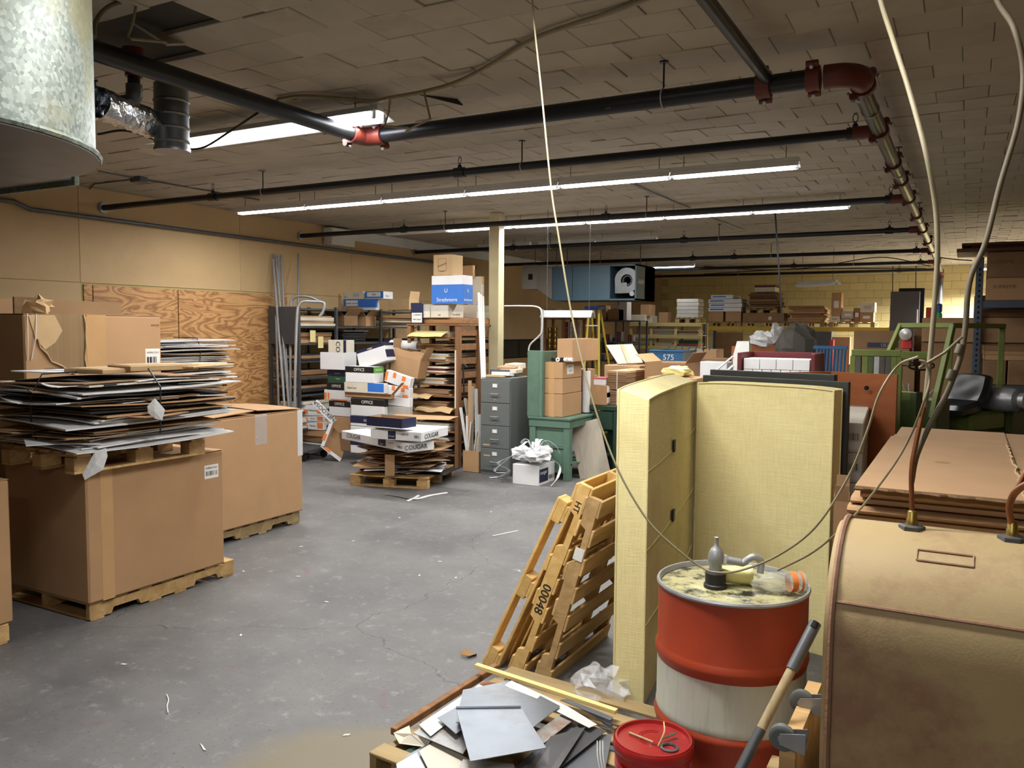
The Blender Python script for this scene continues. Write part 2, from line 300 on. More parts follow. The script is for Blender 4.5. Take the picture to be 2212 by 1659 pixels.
# ---------------------------------------------------------------- geometry helpers
V3 = Vector
class MB:
    def __init__(s): s.v = []; s.f = []
    def add(s, vs, fs):
        o = len(s.v); s.v += [tuple(p) for p in vs]; s.f += [tuple(i+o for i in q) for q in fs]; return s
    def hexa(s, p):   # p: bottom 4 (ccw from above) + top 4
        return s.add(p, [(3, 2, 1, 0), (4, 5, 6, 7), (0, 1, 5, 4), (1, 2, 6, 5), (2, 3, 7, 6), (3, 0, 4, 7)])
    def box(s, x0, x1, y0, y1, z0, z1):
        return s.hexa([(x0, y0, z0), (x1, y0, z0), (x1, y1, z0), (x0, y1, z0), (x0, y0, z1), (x1, y0, z1), (x1, y1, z1), (x0, y1, z1)])
    def cbox(s, x0, x1, y0, y1, z0, z1, c=0.004):
        c = min(c, (x1-x0)*.45, (y1-y0)*.45, (z1-z0)*.45)
        X, Y, Z = (x0, x1), (y0, y1), (z0, z1); vs = []; idx = {}
        for i in (0, 1):
            for j in (0, 1):
                for k in (0, 1):
                    sx, sy, sz = (1-2*i)*c, (1-2*j)*c, (1-2*k)*c
                    for a, p in enumerate(((X[i], Y[j]+sy, Z[k]+sz), (X[i]+sx, Y[j], Z[k]+sz), (X[i]+sx, Y[j]+sy, Z[k]))):
                        idx[(i, j, k, a)] = len(vs); vs.append(p)
        q = lambda *t: tuple(idx[x] for x in t); fs = []
        for i in (0, 1):
            t = [(i, 0, 0, 0), (i, 1, 0, 0), (i, 1, 1, 0), (i, 0, 1, 0)]; fs.append(q(*(t if i else t[::-1])))
            t = [(0, i, 0, 1), (0, i, 1, 1), (1, i, 1, 1), (1, i, 0, 1)]; fs.append(q(*(t if i else t[::-1])))
            t = [(0, 0, i, 2), (1, 0, i, 2), (1, 1, i, 2), (0, 1, i, 2)]; fs.append(q(*(t if i else t[::-1])))
        for j in (0, 1):
            for k in (0, 1):
                t = [(0, j, k, 1), (1, j, k, 1), (1, j, k, 2), (0, j, k, 2)]; fs.append(q(*(t if j == k else t[::-1])))
                t = [(j, 0, k, 0), (j, 1, k, 0), (j, 1, k, 2), (j, 0, k, 2)]; fs.append(q(*(t[::-1] if j == k else t)))
                t = [(j, k, 0, 0), (j, k, 1, 0), (j, k, 1, 1), (j, k, 0, 1)]; fs.append(q(*(t if j == k else t[::-1])))
                for l in (0, 1):
                    t = [(j, k, l, 0), (j, k, l, 1), (j, k, l, 2)]; fs.append(q(*(t if (j+k+l) % 2 else t[::-1])))
        return s.add(vs, fs)
    def obox(s, c, size, R=None, ch=0.0):
        t = MB(); a, b, d = (x/2 for x in size)
        (t.cbox(-a, a, -b, b, -d, d, ch) if ch else t.box(-a, a, -b, b, -d, d))
        R = R.to_3x3() if R else Matrix.Identity(3); c = V3(c)
        return s.add([c + R @ V3(p) for p in t.v], t.f)
    def prism(s, poly, O, A, B, E):
        O, A, B, E = V3(O), V3(A), V3(B), V3(E); n = len(poly)
        bot = [O + A*a + B*b for a, b in poly]; top = [p + E for p in bot]
        fl = A.cross(B).dot(E) < 0
        fs = [tuple(range(n))[::-1], tuple(range(n, 2*n))] + [(i, (i+1) % n, n+(i+1) % n, n+i) for i in range(n)]
        if fl: fs = [q[::-1] for q in fs]
        return s.add(bot+top, fs)
    def tube(s, pts, r, seg=10, cap=True, r2=None):
        pts = [V3(p) for p in pts]; n = len(pts); rings = []; nrm = None
        for i, p in enumerate(pts):
            t = (pts[min(i+1, n-1)] - pts[max(i-1, 0)]).normalized()
            if nrm is None:
                a = V3((0, 0, 1)) if abs(t.z) < 0.9 else V3((1, 0, 0)); nrm = t.cross(a).normalized()
            else: nrm = (nrm - t*nrm.dot(t)).normalized()
            b = t.cross(nrm); rr = r if r2 is None else r + (r2-r)*i/(n-1)
            rings.append([p + (nrm*math.cos(k*2*math.pi/seg) + b*math.sin(k*2*math.pi/seg))*rr for k in range(seg)])
        fs = []
        for i in range(n-1):
            for k in range(seg):
                fs.append((i*seg+k, i*seg+(k+1) % seg, (i+1)*seg+(k+1) % seg, (i+1)*seg+k))
        if cap: fs += [tuple(range(seg))[::-1], tuple(range((n-1)*seg, n*seg))]
        return s.add([p for r_ in rings for p in r_], fs)
    def lathe(s, prof, seg=24, O=(0, 0, 0), R=None, caps=True):
        O = V3(O); R = R.to_3x3() if R else Matrix.Identity(3); vs = []; fs = []
        for r, z in prof:
            for k in range(seg):
                a = 2*math.pi*k/seg; vs.append(O + R @ V3((r*math.cos(a), r*math.sin(a), z)))
        n = len(prof)
        for i in range(n-1):
            for k in range(seg):
                fs.append((i*seg+k, i*seg+(k+1) % seg, (i+1)*seg+(k+1) % seg, (i+1)*seg+k))
        if caps and prof[0][0] > 1e-6: fs.append(tuple(range(seg))[::-1])
        if caps and prof[-1][0] > 1e-6: fs.append(tuple(range((n-1)*seg, n*seg)))
        return s.add(vs, fs)
    def plate(s, fn, nu, nv, t):
        """thick curved sheet: fn(u,v)->Vector top point"""
        T = [V3(fn(i/nu, j/nv)) for j in range(nv+1) for i in range(nu+1)]
        w = nu+1; B = [p - V3((0, 0, t)) for p in T]; o = len(T); fs = []
        for j in range(nv):
            for i in range(nu):
                a = j*w+i; fs += [(a, a+1, a+w+1, a+w), (o+a+w, o+a+w+1, o+a+1, o+a)]
        for i in range(nu): fs += [(i, o+i, o+i+1, i+1), (nv*w+i+1, o+nv*w+i+1, o+nv*w+i, nv*w+i)]
        for j in range(nv): fs += [((j+1)*w, o+(j+1)*w, o+j*w, j*w), (j*w+nu, o+j*w+nu, o+(j+1)*w+nu, (j+1)*w+nu)]
        return s.add(T+B, fs)
    def mesh(s, name, mt, smooth=False):
        me = bpy.data.meshes.new(name); me.from_pydata(s.v, [], s.f); me.update()
        for x in (mt if isinstance(mt, (list, tuple)) else [mt]): me.materials.append(M[x] if isinstance(x, str) else x)
        if smooth:
            me.polygons.foreach_set('use_smooth', [True]*len(me.polygons)); me.set_sharp_from_angle(angle=math.radians(38))
        return me
    def build(s, name, mt, parent=None, smooth=False, loc=None, rz=None, bevel=0, kind=None):
        o = bpy.data.objects.new(name, s.mesh(name, mt, smooth)); COL.objects.link(o)
        if parent: o.parent = parent
        if loc is not None: o.location = loc
        if rz is not None: o.rotation_euler = (0, 0, rz)
        if bevel:
            b = o.modifiers.new('bevel', 'BEVEL'); b.width = bevel; b.segments = 2; b.limit_method = 'ANGLE'
        if kind: o['kind'] = kind
        return o
def tag(o, label, cat, group=None, kind=None):
    o['label'] = label; o['category'] = cat
    if group: o['group'] = group
    if kind: o['kind'] = kind
    return o
def thing(name, label, cat, loc=(0, 0, 0), rz=0.0, group=None, rot=None):
    o = bpy.data.objects.new(name, None); COL.objects.link(o); o.empty_display_size = 0.1
    o.location = loc; o.rotation_euler = rot if rot is not None else (0, 0, rz)
    return tag(o, label, cat, group)
def inst(src, parent=None, loc=None, rot=None, name=None, scale=None):
    o = src.copy(); COL.objects.link(o); o.parent = parent
    if name: o.name = name
    if loc is not None: o.location = loc
    if rot is not None: o.rotation_euler = rot
    if scale is not None: o.scale = scale
    return o
def dup(root, loc, rot, label=None, group=None):
    r = inst(root, None, loc, rot)
    if label: r['label'] = label
    if group: r['group'] = group
    for ch in list(root.children):
        c = inst(ch, r)
        for g in list(ch.children): inst(g, c)
    return r
def struct(o): o['kind'] = 'structure'; return o
def text(s, size, parent, loc, rot, mt='blk', name='lettering', align='CENTER', sx=1.0, ext=0.0004):
    c = bpy.data.curves.new(name, 'FONT'); c.body = s; c.size = size; c.align_x = align; c.align_y = 'CENTER'; c.extrude = ext
    c.resolution_u = 3; o = bpy.data.objects.new(name, c); COL.objects.link(o)
    TEXTS.append((o, name, mt, parent, loc, rot, sx)); return o
TEXTS = []
def flush_texts():
    dg = bpy.context.evaluated_depsgraph_get()
    for o, name, mt, parent, loc, rot, sx in TEXTS:
        me = bpy.data.meshes.new_from_object(o.evaluated_get(dg)); me.name = name; me.materials.clear(); me.materials.append(M[mt])
        q = bpy.data.objects.new(name, me); COL.objects.link(q); q.parent = parent
        q.location = loc; q.rotation_euler = rot; q.scale = (sx, 1, 1)
    for t in TEXTS: bpy.data.objects.remove(t[0])
def face(f, s):
    w, d, h = s
    if f == 'front': return lambda u, v, o=0: V3((u-w/2, -d/2-o, v)), (math.pi/2, 0, 0), w, h
    if f == 'right': return lambda u, v, o=0: V3((w/2+o, u-d/2, v)), (math.pi/2, 0, math.pi/2), d, h
    if f == 'left': return lambda u, v, o=0: V3((-w/2-o, d/2-u, v)), (math.pi/2, 0, -math.pi/2), d, h
    return lambda u, v, o=0: V3((u-w/2, v-d/2, h+o)), (0, 0, 0), w, d
def decal(parent, f, s, u0, u1, v0, v1, mt, name='label', t=0.0015, off=0.0):
    fn, rot, W, Hh = face(f, s)
    a, b = fn(u0*W, v0*Hh, off), fn(u1*W, v1*Hh, off+t)
    lo = [min(a[i], b[i]) for i in range(3)]; hi = [max(a[i], b[i]) for i in range(3)]
    return MB().box(lo[0], hi[0], lo[1], hi[1], lo[2], hi[2]).build(name, mt, parent)
def ftext(parent, f, s, body, u, v, size, mt='blk', roll=0.0, sx=1.0, off=0.002):
    fn, rot, W, Hh = face(f, s)
    e = Euler(rot).to_matrix() @ Matrix.Rotation(roll, 3, 'Z')
    return text(body, size, parent, fn(u*W, v*Hh, off), e.to_euler(), mt, sx=sx)
def bars(parent, f, s, u0, u1, v0, v1, off=0.002, n=22, mt='blk', seed=1):
    fn, rot, W, Hh = face(f, s); rs = random.Random(seed); mb = MB(); u = u0
    st = (u1-u0)/n
    for i in range(n):
        if rs.random() < 0.68:
            a, b = fn(u*W, v0*Hh, off), fn((u+st*rs.choice((.5, .8, 1)))*W, v1*Hh, off+0.0006)
            lo = [min(a[k], b[k]) for k in range(3)]; hi = [max(a[k], b[k]) for k in range(3)]
            mb.box(lo[0], hi[0], lo[1], hi[1], lo[2], hi[2])
        u += st
    return mb.build('barcode', mt, parent)
def carton(name, label, pb, mt='card', cat='box', group=None, flaps=True, tape='tape', lid=None, simple=False, tapef=True, ch=0.006):
    c, s, r = pb; w, d, h = s
    if simple:
        o = MB().cbox(-w/2, w/2, -d/2, d/2, 0, h, ch).build(name, mt, loc=c, rz=r); tag(o, label, cat, group); return o, s
    t = thing(name, label, cat, c, r, group)
    MB().cbox(-w/2, w/2, -d/2, d/2, 0, h-(0.004 if flaps else 0), ch).build('body', mt, t)
    if lid:
        lm, lh = lid; g = 0.004
        MB().cbox(-w/2-g, w/2+g, -d/2-g, d/2+g, h-lh, h+0.002, 0.004).build('lid', lm, t)
    elif flaps:
        ax = w > d
        for sgn in (-1, 1):
            m_ = MB()
            if ax: m_.box(-w/2+.003, w/2-.003, min(sgn*.002, sgn*(d/2-.002)), max(sgn*.002, sgn*(d/2-.002)), h-.004, h)
            else: m_.box(min(sgn*.002, sgn*(w/2-.002)), max(sgn*.002, sgn*(w/2-.002)), -d/2+.003, d/2-.003, h-.004, h)
            m_.build('flap', mt, t)
        if tape:
            m_ = MB(); k = 0.03
            if ax:
                m_.box(-w/2-.0012, w/2+.0012, -k, k, h, h+.001)
                if tapef:
                    for x in (-w/2-.0014, w/2+.0002): m_.box(x, x+.0012, -k, k, h*.72, h+.001)
            else:
                m_.box(-k, k, -d/2-.0012, d/2+.0012, h, h+.001)
                if tapef:
                    for y in (-d/2-.0014, d/2+.0002): m_.box(-k, k, y, y+.0012, h*.72, h+.001)
            m_.build('tape', tape, t)
    return t, s
def open_carton(name, label, pb, mt='card', cat='box', group=None, flaps=(0.5, 0.5, 0.5, 0.5), fl=0.5, t=0.006):
    """open box: four walls, floor and flaps (front,right,back,left) with lean angle (rad from vertical-up) or None"""
    c, s, r = pb; w, d, h = s; rt = thing(name, label, cat, c, r, group)
    mb = MB()
    mb.box(-w/2, w/2, -d/2, d/2, 0, t)
    mb.box(-w/2, w/2, -d/2, -d/2+t, 0, h).box(-w/2, w/2, d/2-t, d/2, 0, h)
    mb.box(-w/2, -w/2+t, -d/2+t, d/2-t, 0, h).box(w/2-t, w/2, -d/2+t, d/2-t, 0, h)
    mb.build('body', mt, rt)
    for i, a in enumerate(flaps):
        if a is None: continue
        L = (d if i % 2 == 0 else w)*fl
        n = [V3((0, -1, 0)), V3((1, 0, 0)), V3((0, 1, 0)), V3((-1, 0, 0))][i]; half = (d if i % 2 == 0 else w)/2; sp = (w if i % 2 == 0 else d)
        tg = V3((-n.y, n.x, 0)); up = V3((0, 0, 1))*math.cos(a) + n*math.sin(a); nn = tg.cross(up)
        o = n*(half-t/2) + V3((0, 0, h)); R = Matrix((tg, up, nn)).transposed()
        MB().obox(o + up*L/2, (sp-.006, L, t*.8), R).build('flap', mt, rt)
    return rt, s
ORD = ['first', 'second', 'third', 'fourth', 'fifth', 'sixth', 'seventh', 'eighth', 'ninth', 'tenth', 'eleventh', 'twelfth', 'thirteenth', 'fourteenth', 'fifteenth', 'sixteenth', 'seventeenth', 'eighteenth', 'nineteenth', 'twentieth', 'twenty-first', 'twenty-second', 'twenty-third', 'twenty-fourth', 'twenty-fifth', 'twenty-sixth', 'twenty-seventh', 'twenty-eighth']
COUNT = {}
def low(label):
    """rank a look-alike upward within its stack: 'third lowest white sheet ...'"""
    i = COUNT.get(label, 0); COUNT[label] = i+1
    return ('lowest ' if i == 0 else ORD[i]+' lowest ') + label
def tube_thing(name, label, cat, pts, r, mt, group=None, seg=10):
    return tag(MB().tube(pts, r, seg).build(name, mt, smooth=True), label, cat, group)
def spline(pts, n=8):
    pts = [V3(p) for p in pts]; P = [pts[0]*2-pts[1]] + pts + [pts[-1]*2-pts[-2]]; out = []
    for i in range(1, len(P)-2):
        a, b, c, d = P[i-1:i+3]
        for k in range(n):
            t = k/n; out.append(0.5*((2*b) + (c-a)*t + (2*a-5*b+4*c-d)*t*t + (3*b-a-3*c+d)*t**3))
    out.append(pts[-1]); return out
# pallets ------------------------------------------------------------------
def stringer_pallet(name, label, c, r, L=1.22, W=1.02, mt='plyw', group=None, rot=None, h=0.125):
    """stringers along local Y (length L), deck boards along local X (length W)"""
    t = thing(name, label, 'pallet', c, r, group, rot)
    b, th = 0.016, 0.038; sh = h-2*b
    n0, n1, nh = 0.16, 0.39, 0.038
    poly = [(-L/2, b), (-L/2+n0, b), (-L/2+n0+.02, b+nh), (-L/2+n1-.02, b+nh), (-L/2+n1, b), (L/2-n1, b), (L/2-n1+.02, b+nh), (L/2-n0-.02, b+nh), (L/2-n0, b), (L/2, b), (L/2, b+sh), (-L/2, b+sh)]
    me = MB().prism(poly, (-th/2, 0, 0), (0, 1, 0), (0, 0, 1), (th, 0, 0)).mesh('stringer', mt)
    for x in (-W/2+th/2, 0, W/2-th/2):
        o = bpy.data.objects.new('stringer', me); COL.objects.link(o); o.parent = t; o.location = (x, 0, 0)
    bw = 0.1; me = MB().cbox(-W/2, W/2, -bw/2, bw/2, 0, b, .003).mesh('deck_board', mt)
    for i in range(7):
        o = bpy.data.objects.new('deck_board', me); COL.objects.link(o); o.parent = t
        o.location = (random.uniform(-.006, .006), -L/2+bw/2+(L-bw)*i/6, b+sh)
    for i in range(4):
        o = bpy.data.objects.new('bottom_board', me); COL.objects.link(o); o.parent = t
        o.location = (random.uniform(-.006, .006), (-L/2+.06, -.11, .11, L/2-.06)[i], 0)
    return t
def block_pallet(name, label, c, r, L=1.2, W=0.8, mt='plyw', group=None, rot=None, h=0.144, nd=7):
    t = thing(name, label, 'pallet', c, r, group, rot); b = 0.018; bh = h-3*b
    me = MB().cbox(-.05, .05, -.07, .07, 0, bh, .003).mesh('block', mt)
    mb_ = MB().cbox(-.05, .05, -L/2, L/2, 0, b, .003).mesh('bottom_board', mt)
    ms = MB().cbox(-W/2, W/2, -.05, .05, 0, b, .003).mesh('stringer_board', mt)
    md = MB().cbox(-.045, .045, -L/2, L/2, 0, b, .003).mesh('deck_board', mt)
    def put(me, n, loc):
        o = bpy.data.objects.new(n, me); COL.objects.link(o); o.parent = t; o.location = loc
    for x in (-W/2+.05, 0, W/2-.05):
        put(mb_, 'bottom_board', (x, 0, 0))
        for y in (-L/2+.07, 0, L/2-.07): put(me, 'block', (x, y, b))
    for y in (-L/2+.07, 0, L/2-.07): put(ms, 'stringer_board', (0, y, b+bh))
    for i in range(nd): put(md, 'deck_board', (-W/2+.045+(W-.09)*i/(nd-1), 0, 2*b+bh))
    return t
def flat_sheet(name, label, cat, c, rz, w, d, t, mt, group, sag=0.02, fold=0.0, seed=0, tilt=(0, 0)):
    """flattened carton: two-ply sheet with a slight bow and ragged outline"""
    rs = random.Random(seed); k1, k2, k3 = rs.uniform(-1, 1)*sag, rs.uniform(-1, 1)*sag, rs.uniform(-1, 1)*sag*.5
    j = [rs.uniform(-.02, .02) for _ in range(8)]
    def fn(u, v):
        x = (u-.5)*w*(1+j[0]*(v-.5)*2) + j[1]*(v-.5); y = (v-.5)*d + j[2]*(u-.5)
        z = k1*(2*u-1)**2 + k2*(2*v-1)**2 + k3*(2*u-1)*(2*v-1)
        if fold and u > .82: z -= (u-.82)*fold
        return (x, y, z)
    mb = MB().plate(fn, 8, 3, t)
    o = mb.build(name, mt, loc=c, rz=rz); o.rotation_euler = (tilt[0], tilt[1], rz)
    return tag(o, label, cat, group)
def crumple(mb, O, r, seed, sq=(1, 1, 1), nu=10, nv=7, amp=.35):
    rs = random.Random(seed); O = V3(O); vs = []; fs = []
    for j in range(nv+1):
        for i in range(nu):
            th = math.pi*j/nv; ph = 2*math.pi*i/nu; k = r*(1+rs.uniform(-amp, amp))
            vs.append(O + V3((k*math.sin(th)*math.cos(ph)*sq[0], k*math.sin(th)*math.sin(ph)*sq[1], k*math.cos(th)*sq[2])))
    for j in range(nv):
        for i in range(nu): fs.append((j*nu+i, (j+1)*nu+i, (j+1)*nu+(i+1) % nu, j*nu+(i+1) % nu))
    return mb.add(vs, fs)
# ---------------------------------------------------------------- the room
XL, XR, YB, YR, ZC = -9.5, 4.6, 24.0, -4.0, 3.66
fl = MB().box(XL-.2, XR+.2, YR-.2, YB+.2, -.12, 0).build('floor', 'floor'); struct(fl)
ce = MB().box(XL-.2, XR+.2, YR-.2, YB+.2, ZC+.03, ZC+.13).build('ceiling', 'deck'); struct(ce)
tp = 0.3275; tiles = []
for j in range(int((YR-4.0)/tp), int((YB-4.0)/tp)+1):
    y0 = 4.0 + j*tp; ph = 0.065 if j % 2 == 0 else 0.237
    for i in range(-31, 15):
        x0 = ph + i*tp
        if x0+tp < XL or x0 > XR or y0+tp > YB+.1: continue
        p = V3((x0+tp/2, y0+tp/2, ZC)); v = p-CAM; dep = v.dot(_f); vis = False
        if dep > 1:
            a, b = proj(p); vis = -40 < a < 2250 and -40 < b < 700
            if 205 < a < 410 and 35 < b < 128: continue          # the torn-out patch
        tiles.append((dep if vis else 1e3+abs(dep), max(x0, XL), min(x0+tp, XR), y0, y0+tp))
tiles.sort()
def tile_mb(mb, x0, x1, y0, y1, ox=0, oy=0):
    g = 0.0014; rs = random.random
    z = [ZC - (rs()**3)*0.014 for _ in range(4)]
    x0 += g-ox; x1 -= g+ox; y0 += g-oy; y1 -= g+oy; t = ZC+.026; c = .004
    mb.add([(x0, y0, z[0]+c), (x1, y0, z[1]+c), (x1, y1, z[2]+c), (x0, y1, z[3]+c), (x0+c, y0+c, z[0]), (x1-c, y0+c, z[1]), (x1-c, y1-c, z[2]), (x0+c, y1-c, z[3]), (x0, y0, t), (x1, y0, t), (x1, y1, t), (x0, y1, t)],
           [(7, 6, 5, 4), (0, 4, 5, 1), (1, 5, 6, 2), (2, 6, 7, 3), (3, 7, 4, 0), (0, 1, 9, 8), (1, 2, 10, 9), (2, 3, 11, 10), (3, 0, 8, 11)])
rest = MB()
for k, (d_, x0, x1, y0, y1) in enumerate(tiles):
    if k < 300:
        mb = MB(); cx, cy = (x0+x1)/2, (y0+y1)/2; tile_mb(mb, x0, x1, y0, y1, cx, cy)
        mb.build('tile', 'tile', ce, loc=(cx, cy, 0))
    else: tile_mb(rest, x0, x1, y0, y1)
rest.build('tile_field', 'tile', ce, kind='stuff')
# torn tile hanging beside the hole
a = G(285, 52, ZC); b_ = G(400, 98, ZC-.02); c_ = G(330, 88, ZC-.1)
MB().prism([(0, 0), (1, 0), (.25, 1)], a, b_-a, c_-a, (0.004, 0, .012)).build('torn_tile', 'tile', ce)
a = G(905, 205, ZC-.004); b_ = G(985, 214, ZC-.004); c_ = G(960, 224, ZC-.05)
MB().prism([(0, 0), (1, 0), (.5, 1)], a, b_-a, c_-a, (0, 0, .01)).build('torn_tile', 'deck', ce)
# walls
wl = struct(MB().box(XL-.15, XL-.012, YR, YB, 0, ZC+.03).build('wall_left', 'joint'))
def panel(parent, y0, y1, z0, z1, m_='wall', x=XL, g=.002):
    yc, zc = (y0+y1)/2, (z0+z1)/2; a, b = (y1-y0)/2-g, (z1-z0)/2-g
    return MB().cbox(-.012, 0, -a, a, -b, b, .002).build('panel', m_, parent, loc=(x, yc, zc))
ys = [-4, -1.0, 1.44, 3.9, 6.34, 8.88, 11.42, 13.86, 16.3, 18.74, 21.2, 24]
for a, b in zip(ys, ys[1:]):
    top = ZC if b < 11.5 else 3.48
    panel(wl, a, b, 2.49, top)
    if b < 6.4 or a > 11.4:
        if a > 13.8:
            panel(wl, a, b, 1.70, 2.49); panel(wl, a, b, 0.02, 1.25)
        else: panel(wl, a, b, 0.02, 2.49)
panel(wl, 9.83, 11.42, 0.02, 2.49)
struct(MB().box(XL-.012, XL+.02, 11.30, YB, 3.48, ZC-.002).build('trim_1', 'whitem'))
wn = struct(MB().box(XL-.012, XL-.004, 13.86, 24, 1.25, 1.70).build('window_1', 'dark'))
for k in range(8):
    y = 13.9+k*1.25; MB().box(XL-.004, XL, y, y+1.2, 1.28, 1.67).build('pane', 'vinyl', wn)
    MB().box(XL-.004, XL+.012, y+1.2, y+1.25, 1.25, 1.70).build('mullion', 'black_pipe', wn)
wb = struct(MB().box(XL-.15, XR+.15, YB+.008, YB+.2, 0, ZC+.03).build('wall_back', 'joint'))
bw, bh = .405, .2033
blk = MB().cbox(-bw/2+.004, bw/2-.004, -.008, .02, -bh/2+.004, bh/2-.004, .003).mesh('block', 'wall_y')
for r_ in range(9):
    for k in range(24):
        x = -7.9 + k*bw + (bw/2 if r_ % 2 else 0); o = bpy.data.objects.new('block', blk); COL.objects.link(o)
        o.parent = wb; o.location = (x, YB+.008, 1.93+r_*bh)
MB().box(XL, -8.12, YB, YB+.01, 0, ZC).build('panel', 'wall', wb)
MB().box(-8.1, XR, YB, YB+.009, 0, 1.82).build('lower_band', 'wall_y', wb)
struct(MB().box(XR, XR+.15, YR, YB, 0, ZC+.03).build('wall_right', 'wall'))
struct(MB().box(XL-.15, XR+.15, YR-.15, YR, 0, ZC+.03).build('wall_front', 'wall'))
# plywood doors in the left wall
for nm, y0, y1 in (('door_1', 6.50, 7.745), ('door_2', 7.765, 9.75)):
    yc = (y0+y1)/2
    o = struct(MB().cbox(-.02, .008, y0-yc, y1-yc, .02, 2.465, .003).build(nm, 'plydoor', loc=(XL, yc, 0)))
    if nm == 'door_2':
        for z in (2.25, 1.28, .35):
            h_ = MB().box(.008, .013, .82-.02, 1.0, z-.045, z+.045).tube([(.016, .99, z-.05), (.016, .99, z+.05)], .009, 8)
            h_.build('hinge', 'steel', o)
struct(MB().box(XL-.02, XL+.006, 6.38, 6.488, 0, 2.47).build('trim_2', 'plydoor'))
struct(MB().box(XL-.02, XL+.006, 9.76, 9.83, 0, 2.47).build('trim_3', 'plydoor'))
o = thing('electrical_cabinet', 'small white steel cabinet high on the tan wall beside the pipe', 'cabinet', (XL, 10.97, 3.34))
MB().cbox(.022, .2, -.30, .30, 0, .28, .004).build('body', 'whitem', o); MB().cbox(.2, .206, -.28, .12, .02, .26, .002).build('door', 'whitem', o)
# ---------------------------------------------------------------- post
po = thing('support_post', 'square ivory painted post from floor to ceiling behind the wooden rack', 'post', (-6.13, 10.65, 0))
MB().cbox(-.083, .083, -.083, .083, 0, ZC-.004, .006).build('shaft', 'ivory', po); MB().cbox(-.13, .13, -.13, .13, 0, .02, .003).build('base_plate', 'dsteel', po)
# ---------------------------------------------------------------- sprinkler pipes
PZ = 3.43
def rod(parent, x, y, r, z=PZ):
    mb = MB().tube([(x, y, z+r+.01), (x, y, ZC-.002)], .006, 6).lathe([(.03, ZC-.012), (.03, ZC-.002)], 10, (x, y, 0))
    mb.build('hanger_rod', 'black_pipe', parent, smooth=True)
def ring(parent, x, y, r, axis='x', z=PZ):
    pts = []
    for k in range(15):
        a = 2*math.pi*k/14; q = (r+.004)
        pts.append((x, y+q*math.sin(a), z+q*math.cos(a)) if axis == 'x' else (x+q*math.sin(a), y, z+q*math.cos(a)))
    MB().tube(pts, .006, 6).build('hanger_ring', 'steel', parent, smooth=True)
def head(parent, x, y, r, z=PZ):
    mb = MB().tube([(x-.055, y, z), (x+.055, y, z)], r+.012, 12).tube([(x, y, z+r), (x, y, z+r+.03)], .02, 8)
    mb.build('tee', 'black_pipe', parent, smooth=True)
    z0 = z+r+.03; mb = MB().tube([(x, y, z0), (x, y, z0+.02)], .012, 8)
    pts = [(x+.018*math.sin(a), y, z0+.045-.03*math.cos(a)) for a in [k*math.pi/6 for k in range(13)]]
    mb.tube(pts, .004, 5); mb.lathe([(.02, z0+.078), (.02, z0+.08)], 10, (x, y, 0))
    mb.build('sprinkler_head', 'dsteel', parent, smooth=True)
def coupling(parent, p, axis, r, L=.06, m_='redp'):
    p = V3(p); ax = V3(axis).normalized(); sd = ax.cross(V3((0, 0, 1)))
    if sd.length < .1: sd = V3((1, 0, 0))
    sd = (sd.normalized()*.6 + V3((0, 0, .8))).normalized()
    mb = MB().tube([p-ax*L/2, p-ax*L*.3, p+ax*L*.3, p+ax*L/2], r+.016, 18)
    for s in (-1, 1):
        c = p+sd*s*(r+.03); mb.tube([c-ax*L*.45, c+ax*L*.45], .022, 10)
    c_ = mb.build('coupling', m_, parent, smooth=True)
    for s in (-1, 1):
        c = p+sd*s*(r+.03); t = ax.cross(sd)
        MB().tube([c-t*.045, c+t*.045], .011, 8).build('bolt', 'steel', c_, smooth=True)
R4 = .056
m1 = thing('sprinkler_main_pipe', 'thick black sprinkler main crossing under the ceiling with red elbows', 'pipe', (0, 0, 0))
MB().tube([(-3.98, 5.12, PZ), (-.86, 5.12, PZ)], R4, 20).build('pipe', 'black_pipe', m1, smooth=True)
def elbow(parent, c, d1, d2, r, R=.13):
    c, d1, d2 = V3(c), V3(d1), V3(d2); o = c + (d1+d2)*R; pts = [c + d1*(R+.05)]
    for k in range(9):
        a = k*math.pi/16; pts.append(o - d2*R*math.cos(a)*1.0 - d1*R*math.sin(a))
    pts.append(c + d2*(R+.05))
    MB().tube(pts, r+.012, 18).build('elbow', 'redp', parent, smooth=True)
elbow(m1, (-.60, 5.12, PZ), (-1, 0, 0), (0, 1, 0), R4, .13); coupling(m1, (-.84, 5.12, PZ), (1, 0, 0), R4, .075)
coupling(m1, (-.60, 5.38, PZ), (0, 1, 0), R4, .06)
elbow(m1, (-4.12, 5.12, PZ), (1, 0, 0), (0, -1, 0), R4, .07)
coupling(m1, (-3.97, 5.12, PZ), (1, 0, 0), R4); coupling(m1, (-4.12, 4.97, PZ), (0, 1, 0), R4)
rod(m1, -1.74, 5.12, R4); ring(m1, -1.74, 5.12, R4)
MB().tube([(-4.12, .2, PZ), (-4.12, 4.96, PZ)], R4, 18).build('pipe', 'black_pipe', m1, smooth=True)
coupling(m1, (-1.12, 5.12, PZ), (1, 0, 0), R4+.006, .08)
text('L #9', .07, m1, (-2.1, 5.12-R4*.86, PZ-.005), (math.pi/2, 0, 0), 'yell_p')
t1 = thing('sprinkler_feed_pipe', 'thinner black pipe running from the clamp toward the viewer', 'pipe')
MB().tube([(-1.09, .6, PZ+.05), (-1.09, 5.06, PZ+.02)], .036, 16).build('pipe', 'black_pipe', t1, smooth=True)
m2 = thing('sprinkler_riser_main', 'black sprinkler main running to the back wall with red couplings', 'pipe')
MB().tube([(-.62, 5.4, PZ), (-.62, 10.1, PZ)], .053, 18).build('pipe', 'black_pipe', m2, smooth=True)
MB().tube([(-.62, 10.1, PZ), (-.62, 22.7, PZ)], .045, 16).build('pipe', 'dsteel', m2, smooth=True)
